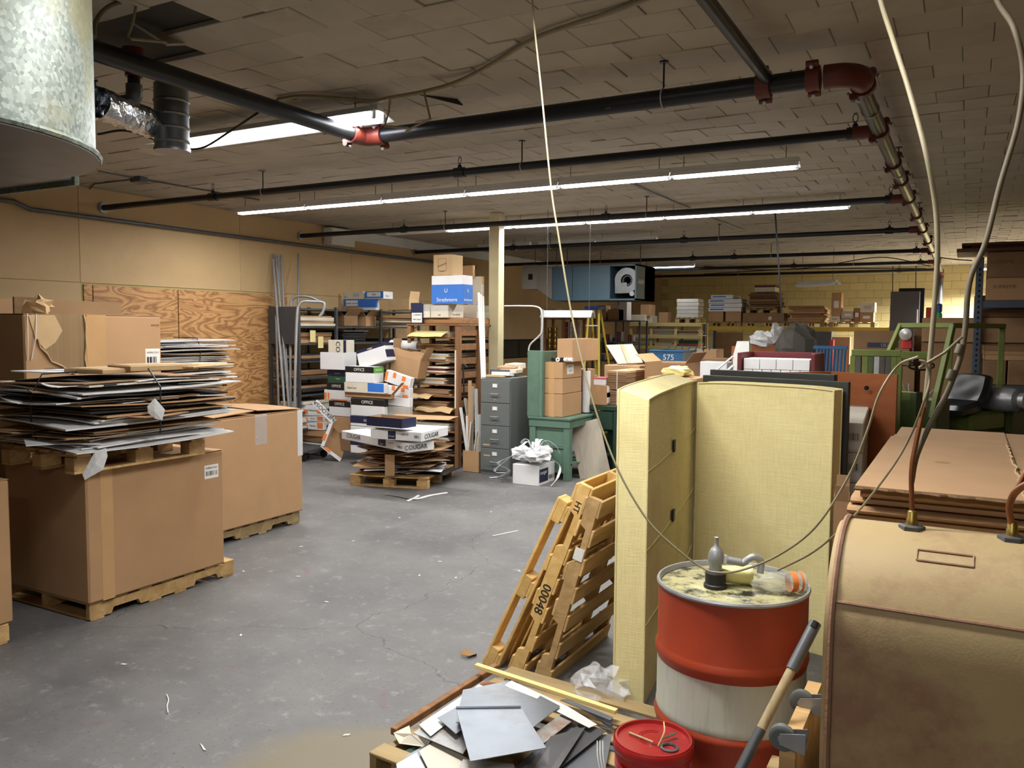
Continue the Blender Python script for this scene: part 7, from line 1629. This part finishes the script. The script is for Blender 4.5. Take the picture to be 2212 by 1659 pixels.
# ---------------------------------------------------------------- mid field clutter
slab('foam_board', 'white board with a tan tape stripe leaning on a carton', 'board', [(1335, 786), (1389, 783), (1366, 743), (1309, 745)], [12.2, 12.2, 12.4, 12.4], .02, 'gryc')
slab('tan_tape', 'tan tape stripe down the white leaning board', 'tape', [(1356, 784), (1362, 784), (1346, 744), (1340, 744)], [12.18, 12.18, 12.38, 12.38], .004, 'tape')
_q = DP(1350, 788, 12.25); carton('brown_carton', 'brown carton holding up the white taped board', (V3((_q.x, _q.y+.12, .0)), (.55, .5, _q.z-.004), 0), 'card', simple=True)
def flo(lb, p0, p1, yb, yt, Y, m_, d, nm='carton', cat='box', group=None):
    P0, P1 = AY(p0, yb, Y), AY(p1, yb, Y); z1 = HZ(P1, yt); o = MB().cbox(-(P1.x-P0.x)/2, (P1.x-P0.x)/2, 0, d, 0, z1, .008).build(nm, m_, loc=((P0.x+P1.x)/2, Y, .0)); return tag(o, lb, cat, group)
bc = thing('bin_cart', 'blue steel bin cart numbered 575', 'cart', (0, 0, 0)); Yb = 14.2
P0, P1 = AY(1403, 780, Yb), AY(1475, 780, Yb); z1 = HZ(P1, 759); W_ = (P1.x-P0.x)/2; bc.location = ((P0.x+P1.x)/2, Yb, .15)
mb = MB(); hb_ = z1-.15; mb.box(-W_, W_, 0, .02, 0, hb_).box(-W_, W_, .78, .8, 0, hb_).box(-W_, -W_+.02, .02, .78, 0, hb_).box(W_-.02, W_, .02, .78, 0, hb_).box(-W_, W_, 0, .8, 0, .02); mb.build('bin', 'bluecart', bc)
MB().tube([(-W_, 0, hb_), (W_, 0, hb_), (W_, .8, hb_), (-W_, .8, hb_), (-W_, 0, hb_)], .018, 8).build('rim', 'bluecart', bc, smooth=True)
text('575', .14, bc, (W_*.15, -.004, HZ(P1, 773)-.15), (math.pi/2, 0, 0), 'paper')
for x in (-W_+.1, W_-.1):
    for y in (.1, .7): MB().lathe([(.01, -.02), (.06, -.02), (.06, .02), (.01, .02)], 12, (x, y, -.085), Matrix.Rotation(math.pi/2, 3, 'X')).build('wheel', 'rubber', bc, smooth=True)
for k in range(7): MB().tube([(-W_+.08+k*.13, .8, hb_+.01), (-W_+.1+k*.13, .8, hb_+.08)], .012, 6).build('rib', 'bluecart', bc)
P = AY(1480, 830, 10.9); open_carton('open_carton', 'low wide open brown carton before the blue bin cart', PB(0, 0, 0, 1390, 1560, 785, P=(P.x, 10.9, .5), rot=0, d=.7), 'card', flaps=(None, .6, None, .9), fl=.3)
tb_ = thing('packing_table', 'low packing table under the open brown cartons', 'table', (P.x-.5, 11.3, 0)); MB().box(-1.1, 1.0, -.5, .6, .44, .497).build('top', 'palo', tb_)
for x in (-1.0, .9):
    for y in (-.4, .5): MB().box(x-.03, x+.03, y-.03, y+.03, 0, .44).build('leg', 'palo', tb_)
tag(crumple(MB(), (0, 0, 0), .14, 77, (1.4, 1, .5), 12, 6, .2).build('cream_sack', 'cream', loc=AY(1465, 803, 9.6)), 'pale bulging sack behind the charcoal panel', 'sack')
carton('brown_carton', 'brown carton under the pale sack', (V3((AY(1465, 803, 9.6).x, 9.6, .0)), (.6, .5, AY(1465, 803, 9.6).z-.06), 0), 'card', simple=True)
for k, (p0, p1, yt, Y, m_, lb) in enumerate(((1520, 1548, 755, 15.2, 'card', 'brown carton with white paper on top left of the grey bracket'), (1508, 1575, 775, 13.8, 'card_dk', 'wide brown carton below the papers'), (1507, 1570, 783, 13.2, 'white', 'white printed carton in the low pile left of the maroon bin'), (1460, 1483, 757, 15.5, 'white', 'white boxed parcel right of the blue bin cart'), (1484, 1503, 755, 15.6, 'offw', 'pale printed carton right of the blue bin cart'), (1477, 1505, 776, 15.0, 'pinkp', 'reddish carton right of the blue bin cart'), (1580, 1592, 748, 13.6, 'crate', 'brown post beside the grey metal bracket'), (1623, 1690, 745, 14.8, 'crate', 'brown box with plastic bags on it'))):
    flo(lb, p0, p1, yt+20, yt, Y, m_, .5)
tag(crumple(MB(), (0, 0, 0), .18, 31, (1.3, 1, .8), 12, 8, .25).build('plastic_bag', 'film', loc=AY(1647, 734, 14.9)), 'white plastic bag on the brown box before the rack', 'plastic bag')
tag(crumple(MB(), (0, 0, 0), .16, 32, (.8, 1, 1.2), 12, 8, .35).build('plastic_bag', 'film', loc=AY(1676, 726, 15.0)), 'crinkled clear bag standing on the brown box before the rack', 'plastic bag')
tag(crumple(MB(), (0, 0, 0), .3, 33, (1.2, 1, 1.3), 12, 8, .12).build('grey_sack', 'sack', loc=AY(1720, 752, 14.2)), 'big grey sack slumped before the pallet rack', 'sack')
flo('brown crate under the grey sack', 1700, 1745, 790, 775, 14.2, 'card_dk', .5)
gb = thing('grey_bracket_cart', 'light grey metal cart end with diagonal struts', 'cart'); Yq = 12.6
P = [AY(x, y, Yq) for x, y in ((1583, 812), (1583, 770), (1592, 737), (1618, 737), (1618, 812))]
MB().prism([(q.x-P[0].x, q.z-P[0].z) for q in P], P[0], (1, 0, 0), (0, 0, 1), (0, .06, 0)).build('plate', 'whitem', gb)
for a, b in (((1583, 770), (1540, 806)), ((1583, 790), (1565, 806))): MB().tube([AY(*a, Yq), AY(*b, Yq-.1)], .018, 6).build('strut', 'whitem', gb)
MB().box(P[0].x-.3, P[-1].x, Yq, Yq+.4, 0, P[0].z-.0).build('base', 'dsteel', gb)
# maroon bin full of white paper blocks
Ym = 11.2; P0, P1 = AY(1592, 800, Ym), AY(1760, 800, Ym); mbn = thing('maroon_bin', 'maroon steel bin holding rows of white paper blocks', 'bin', ((P0.x+P1.x)/2, Ym, .0)); W_ = (P1.x-P0.x)/2; zt_ = HZ(P1, 765); zf = HZ(P1, 812)
for nm, x0, x1, y0, y1, z0, z1 in (('side', -W_, -W_+.05, 0, .8, .1, zt_), ('side', W_-.05, W_, 0, .8, .1, zt_), ('back', -W_+.05, W_-.05, .75, .8, .1, zt_), ('base', -W_, W_, 0, .8, .05, .1), ('front', -W_+.05, W_-.05, 0, .04, .1, .75)): MB().cbox(x0, x1, y0, y1, z0, z1, .005).build(nm, 'redbox', mbn)
rs = random.Random(6); top_ = HZ(P1, 777); hb_ = (top_-.86)/5
for r_ in range(5):
    n = 7 if r_ % 2 else 4; ww = (2*W_-.14)/n; off = 0
    for k in range(n):
        o = MB().cbox(-ww/2+.004, ww/2-.004, 0, .5, 0, hb_-.006, .003).build('paper_block', 'white', loc=(mbn.location.x-W_+.07+ww*(k+.5), Ym+.06, .86+r_*hb_)); tag(o, f'{ORD[k]} white paper block from the left, {ORD[r_]} row up, in the maroon bin', 'paper', 'paper blocks in the maroon bin')
MB().box(-W_+.06, W_-.06, .06, .7, .8, .855).build('shelf', 'redbox', mbn)
# dark blue slatted carts behind
bs = thing('slatted_cart', 'dark blue slatted cart behind the maroon bin', 'cart'); Yk = 13.4
P0, P1 = AY(1758, 800, Yk), AY(1818, 800, Yk); zt_ = HZ(P1, 752)
for k in range(9): x = P0.x+(P1.x-P0.x)*k/8; MB().tube([(x, Yk, .3), (x+.03, Yk+.1, zt_)], .018, 6).build('slat', 'bluecart', bs)
MB().cbox(P0.x-.03, P1.x+.06, Yk+.08, Yk+.13, zt_-.02, zt_+.03, .004).build('top_rail', 'bluecart', bs); MB().cbox(P0.x-.03, P1.x+.03, Yk-.02, Yk+.03, .25, .32, .004).build('bottom_rail', 'bluecart', bs)
MB().box(P0.x-.03, P1.x+.03, Yk+.1, Yk+.6, 0, .25).build('base', 'dsteel', bs)
# ---------------------------------------------------------------- forklift, mast attachment, right rack
fk = thing('forklift', 'small lime green forklift with overhead guard and black seat', 'forklift')
D0 = 10.6
def T(l, r, nm, m_, seg=8): return MB().tube(l, r, seg).build(nm, m_, fk, smooth=True)
p = lambda x, y, d=D0: DP(x, y, d)
fl_ = p(1947, 700, 10.6); fr = p(2058, 702, 10.0); br = p(2165, 708, 10.6); bl_ = p(2062, 700, 11.4)
zt_ = sum(q.z for q in (fl_, fr, br))/3
for q in (fl_, fr, br): q.z = zt_
bl_ = fl_+(br-fr); 
for a, b in ((fl_, fr), (fr, br), (br, bl_), (bl_, fl_)):
    d = (b-a); MB().obox((a+b)/2, (d.length+.06, .07, .06), d.to_track_quat('X', 'Z').to_matrix(), .006).build('guard_beam', 'lime', fk)
for k in (1, 2): a = fl_.lerp(fr, k/3); b = bl_.lerp(br, k/3); T([a, b], .014, 'guard_bar', 'black_pipe')
ba, bb = p(1918, 800, 10.5), p(2010, 905, 9.75); 
for a, b in ((fl_, p(1905, 800, 10.55)), (fr, p(2012, 905, 9.75))):
    d = b-a; MB().obox((a+b)/2, (d.length, .06, .075), d.to_track_quat('X', 'Z').to_matrix(), .006).build('front_pillar', 'lime', fk)
for q in (br, bl_):
    b = V3((q.x-.03, q.y, .9)); MB().cbox(q.x-.035, q.x+.035, q.y-.035, q.y+.035, .9, zt_-.03, .006).build('rear_pillar', 'lime', fk)
bc_ = (fl_+fr+br+bl_)/4; yawf = math.atan2((br-fr).y, (br-fr).x); Rf = Matrix.Rotation(yawf, 3, 'Z'); hf = (br-fr).length/2; wf = (fl_-fr).length/2
def fbox(nm, x0, x1, y0, y1, z0, z1, m_, ch=.02): return MB().obox(V3((bc_.x, bc_.y, 0)) + Rf @ V3(((x0+x1)/2, (y0+y1)/2, 0)) + V3((0, 0, (z0+z1)/2)), (x1-x0, y1-y0, z1-z0), Rf, ch).build(nm, m_, fk)
fbox('chassis', -.9, .95, -.48, .48, .22, .72, 'dlime', .04); fbox('counterweight', .55, 1.15, -.5, .5, .3, 1.0, 'dlime', .06); fbox('engine_cover', -.25, .54, -.45, .45, .721, .97, 'lime', .04)
fbox('dash', -.98, -.72, -.45, .45, .72, 1.18, 'dlime', .03)
# seat: cushion + backrest shaped
sp = p(2065, 880, 10.4); 
def seatpart(nm, cx, cz, sx, sy, sz, tilt):
    R = Rf @ Matrix.Rotation(tilt, 3, 'Y'); mb = MB(); n = 10; vs = []; fs = []
    for j in range(n+1):
        for i in range(n+1):
            u, v = i/n*2-1, j/n*2-1; q = max(0, 1-abs(u)**5)*max(0, 1-abs(v)**5); dish = -.045*(1-u*u)*(1-v*v)
            vs.append(V3((u*sx/2*(1-.12*v*v), v*sy/2*(1-.12*u*u), sz*q**.5*.8+dish)))
    for j in range(n):
        for i in range(n): a = j*(n+1)+i; fs.append((a, a+1, a+n+2, a+n+1))
    vs2 = [V3((v.x, v.y, -.06)) for v in vs]; o = len(vs)
    fs2 = [tuple(o+k for k in f[::-1]) for f in fs]; rim = []
    for i in range(n):
        a = i; rim.append((a+1, a, o+a, o+a+1)); a = n*(n+1)+i; rim.append((a, a+1, o+a+1, o+a)); a = i*(n+1); rim.append((a, a+n+1, o+a+n+1, o+a)); a = i*(n+1)+n; rim.append((a+n+1, a, o+a, o+a+n+1))
    mb.add([V3((sp.x, sp.y, cz)) + Rf @ V3((cx, 0, 0)) + R @ v for v in vs+vs2], fs+fs2+rim); mb.build(nm, 'vinyl', fk, smooth=True)
zs_ = 1.04
seatpart('seat_cushion', -.05, zs_, .5, .52, .10, math.radians(-8)); seatpart('seat_back', .25, zs_+.20, .46, .52, .10, math.radians(-62))
# fuel bottle
q = p(2152, 862, 10.5); ax = Rf @ V3((0, 1, 0))
MB().lathe([(.001, -.33), (.1, -.31), (.15, -.24), (.155, 0), (.155, .18), (.14, .25), (.08, .29), (.1, .30), (.1, .36), (.001, .36)], 22, q, (-ax).to_track_quat('Z', 'Y').to_matrix()).build('gas_cylinder', 'steel', fk, smooth=True)
# mast
mx = V3((bc_.x, bc_.y, 0)) + Rf @ V3((-1.25, 0, 0))
for s in (-.33, .33):
    c = mx + Rf @ V3((0, s, 0)); MB().obox(c+V3((0, 0, .66)), (.12, .09, 1.2), Rf, .006).build('mast_rail', 'dlime', fk)
MB().obox(mx+V3((0, 0, 1.22)), (.1, .75, .08), Rf, .006).build('mast_crossbar', 'lime', fk); MB().tube([mx+V3((0, 0, .2)), mx+V3((0, 0, 1.2))], .04, 10).build('lift_cylinder', 'chrome', fk, smooth=True)
for x, y in ((-.7, -.42), (-.7, .42), (.75, -.42), (.75, .42)): 
    c = V3((bc_.x, bc_.y, .25)) + Rf @ V3((x, y, 0)); MB().lathe([(.05, -.09), (.22, -.08), (.25, -.05), (.25, .05), (.22, .08), (.05, .09)], 22, c, (Rf @ V3((0, 1, 0))).to_track_quat('Z', 'Y').to_matrix()).build('wheel', 'rubber', fk, smooth=True)
q = p(1957, 722, 10.5); MB().lathe([(.03, 0), (.07, .06), (.075, .09), (.02, .1)], 14, q, Matrix.Rotation(math.pi/2, 3, 'X')).build('headlamp', 'chrome', fk, smooth=True)
q = p(1960, 738, 10.5); MB().cbox(q.x-.06, q.x+.06, q.y-.03, q.y+.03, q.z-.09, q.z+.03, .01).build('tail_lamp', 'redplas', fk)
for a, b in (((1950, 828), (1962, 868)), ((1963, 828), (1964, 868)), ((2018, 842), (1985, 872))): T([p(*a, 10.3), p(*b, 10.3)], .009, 'lever', 'chrome', 6)
sw = [p(1990+28*math.cos(t), 790+9*math.sin(t), 10.3) for t in [k*math.pi/10 for k in range(21)]]; T(sw, .012, 'steering_wheel', 'rubber')
# lime green carriage frame left of the forklift
cg = thing('lift_attachment', 'lime green slatted lift attachment left of the forklift', 'attachment'); Yc = 10.2
P0, P1 = AY(1838, 800, Yc), AY(1945, 800, Yc); zt_ = HZ(P1, 757)
MB().cbox(P0.x, P1.x, Yc, Yc+.1, zt_-.07, zt_, .005).build('top_bar', 'lime', cg); MB().cbox(P0.x, P1.x, Yc, Yc+.1, .3, .38, .005).build('bottom_bar', 'lime', cg)
for k, (px_, m_) in enumerate(((1841, 'lime'), (1853, 'sack'), (1868, 'lime'), (1880, 'dlime'), (1893, 'steel'), (1905, 'sack'), (1918, 'sack'), (1930, 'lime'), (1942, 'lime'))):
    x = AY(px_, 800, Yc).x; MB().cbox(x-.03, x+.03, Yc+.01, Yc+.09, .38, zt_-.07, .005).build('slat', m_, cg)
MB().box(P0.x, P1.x, Yc-.2, Yc+.3, 0, .3).build('base', 'dlime', cg)
q0 = AY(1945, 765, Yc); MB().cbox(q0.x, q0.x+.28, Yc, Yc+.1, q0.z-.05, q0.z+.03, .005).build('side_arm', 'lime', cg)
# steel pallet rack at right with big cartons
Yp = 13.4; xp = AY(2112, 700, Yp).x
rr = thing('steel_pallet_rack', 'slate blue steel pallet rack at the right edge', 'rack', (0, 0, 0)); zt_ = HZ(V3((xp, Yp, 0)), 556)
for x in (xp, xp+2.75):
    for y in (Yp, Yp+1.0): MB().cbox(x-.045, x+.045, y-.04, y+.04, 0, zt_, .004).build('upright', 'rackblue', rr)
    for k in range(6): z = .3+k*.45; MB().tube([(x, Yp+.04, z), (x, Yp+.96, z+.4)], .015, 6).build('brace', 'rackblue', rr)
mb = MB()
for k in range(36): mb.box(xp-.012, xp+.012, Yp-.0425, Yp-.0405, .2+k*.075, .235+k*.075)
mb.build('upright_holes', 'dark', rr)
lvz = [HZ(V3((xp, Yp, 0)), y) for y in (650, 830)]
for z in lvz:
    for y in (Yp, Yp+1.0): MB().cbox(xp+.046, xp+2.70, y-.03, y+.03, z-.1, z, .004).build('beam', 'rackblue', rr)
    MB().box(xp+.05, xp+2.70, Yp+.031, Yp+.969, z-.05, z-.02).build('deck', 'dsteel', rr)
def rb(lb, x0, x1, z0, z1, m_, y=Yp-.02, d=.9, txt=None):
    t_ = thing('brown_carton', lb, 'box', (xp+(x0+x1)/2, y, z0), 0, 'cartons on the steel rack'); W_ = (x1-x0)/2; MB().cbox(-W_, W_, 0, d, 0, z1-z0, .01).build('body', m_, t_)
    if txt: text(txt, .07, t_, (-W_*.35, -.002, (z1-z0)*.6), (math.pi/2, 0, 0), 'edge')
    return t_
zA = lvz[0]+.003; zB = HZ(V3((xp+.3, Yp, 0)), 600)
rb('lower brown carton on the top level of the steel rack', .09, .75, zA, zB, 'card', txt='SUPREME')
rb('lower brown carton to the right on the top level of the steel rack', .78, 1.5, zA, zB, 'card')
rb('upper brown carton on the top level of the steel rack', .09, .62, zB+.003, zB+.36, 'card_dk', txt='SUPREME')
rb('upper brown carton to the right on the top level of the steel rack', .70, 1.5, zB+.003, zB+.36, 'card_dk')
bw_ = thing('wooden_cabinet', 'dark brown moulded cabinet top resting above the steel rack cartons', 'cabinet', (xp, Yp, zB+.365))
hz_ = HZ(V3((xp+.2, Yp, 0)), 524)-(zB+.365)
MB().cbox(-.30, 1.6, -.1, .9, 0, hz_*.4, .01).build('body', 'brn', bw_); MB().cbox(-.12, 1.6, -.06, .9, hz_*.41, hz_*.7, .02).build('moulding', 'brn', bw_); MB().cbox(-.24, 1.6, -.1, .9, hz_*.71, hz_, .01).build('cornice', 'brn', bw_)
zC = lvz[1]+.003; zm = HZ(V3((xp+.3, Yp, 0)), 775)
for k in range(4): rb(f'paper wrapped bundle, {["first","second","third","fourth"][k]} from the upright on the steel rack middle level', .09+k*.3, .37+k*.3, zC, zC+.34, 'card_dk', d=.6)
flatpile(xp+.09, xp+.75, Yp+.02, Yp+.6, zC+.344, zC+.55, 'brown flat pack above the wrapped bundles on the steel rack', ['card_dk', 'card'], 'flat packs on the steel rack', 171, .05, .08, 'paper pack', .01)
t_ = rb('grey white carton lettered TAC on the steel rack bundles', .80, 1.5, zC+.344, zC+.60, 'gryc', d=.6); text('TAC', .13, t_, (-.18, -.002, .12), (math.pi/2, 0, 0), 'blk')
rb('long brown carton under the top beam of the steel rack', -.75, 1.4, HZ(V3((xp, Yp, 0)), 742), HZ(V3((xp, Yp, 0)), 684), 'card', y=Yp+1.1, d=.7)
zl = HZ(V3((xp, Yp, 0)), 742)
carton('brown_carton', 'tall brown carton under the long one behind the steel rack', (V3((xp+.3, Yp+1.45, .02)), (2.1, .6, zl-.023), 0), 'card_dk', simple=True)
zl2 = HZ(V3((xp, Yp, 0)), 684)+.004
rb('upper long brown carton behind the top beam of the steel rack', -.05, 1.9, zl2, lvz[0]+.12, 'card_dk', y=Yp+1.15, d=.6)
rb('brown carton at the far end behind the steel rack', 1.42, 2.6, HZ(V3((xp, Yp, 0)), 742), zl2-.004, 'card_dk', y=Yp+1.1, d=.7)
carton('brown_carton', 'tall brown carton at the far end behind the steel rack', (V3((xp+2.0, Yp+1.45, .02)), (1.1, .6, zl-.023), 0), 'card_dk', simple=True)
for k in range(3): rb(f'brown carton on the floor level of the steel rack, {["left","middle","right"][k]}', .1+k*.55, .6+k*.55, .02, .02+.75-k*.1, 'card_dk')
# distant aisle: bright shelf seen through the forklift
al = thing('cream_shelf', 'cream shelf unit with parts seen through the forklift guard', 'shelf', (0, 0, 0)); Ya = 16.5
P0, P1 = AY(1975, 800, Ya), AY(2016, 800, Ya); zt_ = HZ(P1, 705)
MB().box(P0.x, P1.x+.4, Ya+.35, Ya+.4, 0, zt_).build('back_panel', 'ylw_wood', al)
for y in (716, 735, 752, 770, 790, 815): MB().box(P0.x, P1.x+.4, Ya, Ya+.349, HZ(P1, y)-.02, HZ(P1, y)).build('shelf_board', 'dsteel', al)
for x in (P0.x, P1.x): MB().box(x-.015, x+.015, Ya-.01, Ya+.02, 0, zt_).build('upright', 'dsteel', al)
for k, (px_, yb) in enumerate(((1982, 735), (1996, 752), (2004, 735), (1988, 770), (2000, 790))):
    q = AY(px_, yb, Ya+.1); can(q.x, Ya+.15, HZ(V3((q.x, Ya+.15, 0)), yb)+.003, .045, .12, ['canw', 'redplas', 'canw', 'canr', 'canw'][k], ORD[k]+' small can on the cream shelf behind the forklift', 'cans on the cream shelf')
q = AY(2028, 690, 15.5); o = thing('spray_bottle', 'green and blue bottle standing behind the forklift guard', 'bottle', (q.x, 15.5, HZ(q, 700)))
MB().lathe([(.05, 0), (.05, .16), (.03, .2)], 14).build('body', 'plasg', o, smooth=True); MB().lathe([(.045, .2), (.045, .32), (.02, .34)], 14).build('cap', 'plasb', o, smooth=True)
fb_ = thing('bottle_shelf', 'dark cabinet carrying the green bottle', 'cabinet', (q.x, 15.3, 0)); MB().cbox(-.35, .3, 0, .6, 0, HZ(q, 700)-.003, .01).build('body', 'card_dk', fb_)
# electric cables below the back pipes
for k, pts in enumerate(([(1520, 575), (1640, 583), (1760, 577), (1900, 556), (2010, 575)], [(1520, 592), (1700, 582), (1850, 580), (2000, 580)], [(2020, 555), (2060, 560), (2100, 563)])):
    tube_thing('hanging_cable', ['upper dark cable sagging below the back pipes', 'lower dark cable sagging below the back pipes', 'short dark cable by the brown cabinet'][k], 'cable', spline([AY(x, y, 20.5 if k < 2 else 18) for x, y in pts]), .012, 'rubber', seg=6)
for k, (px_, y0, y1, Y) in enumerate(((1672, 520, 700, 12.0), (1928, 590, 640, 23.8), (1978, 590, 640, 23.8))):
    a = AY(px_, y0, Y); b = AY(px_+(18 if k == 0 else 0), y1, Y); tube_thing('drop_conduit', ['thin dark rod dropping from the pipes before the pallet rack', 'left thin conduit on the yellow wall', 'right thin conduit on the yellow wall'][k], 'conduit', [V3((a.x, a.y, ZC-.003)), b], .012, 'black_pipe', seg=6)
flush_texts()
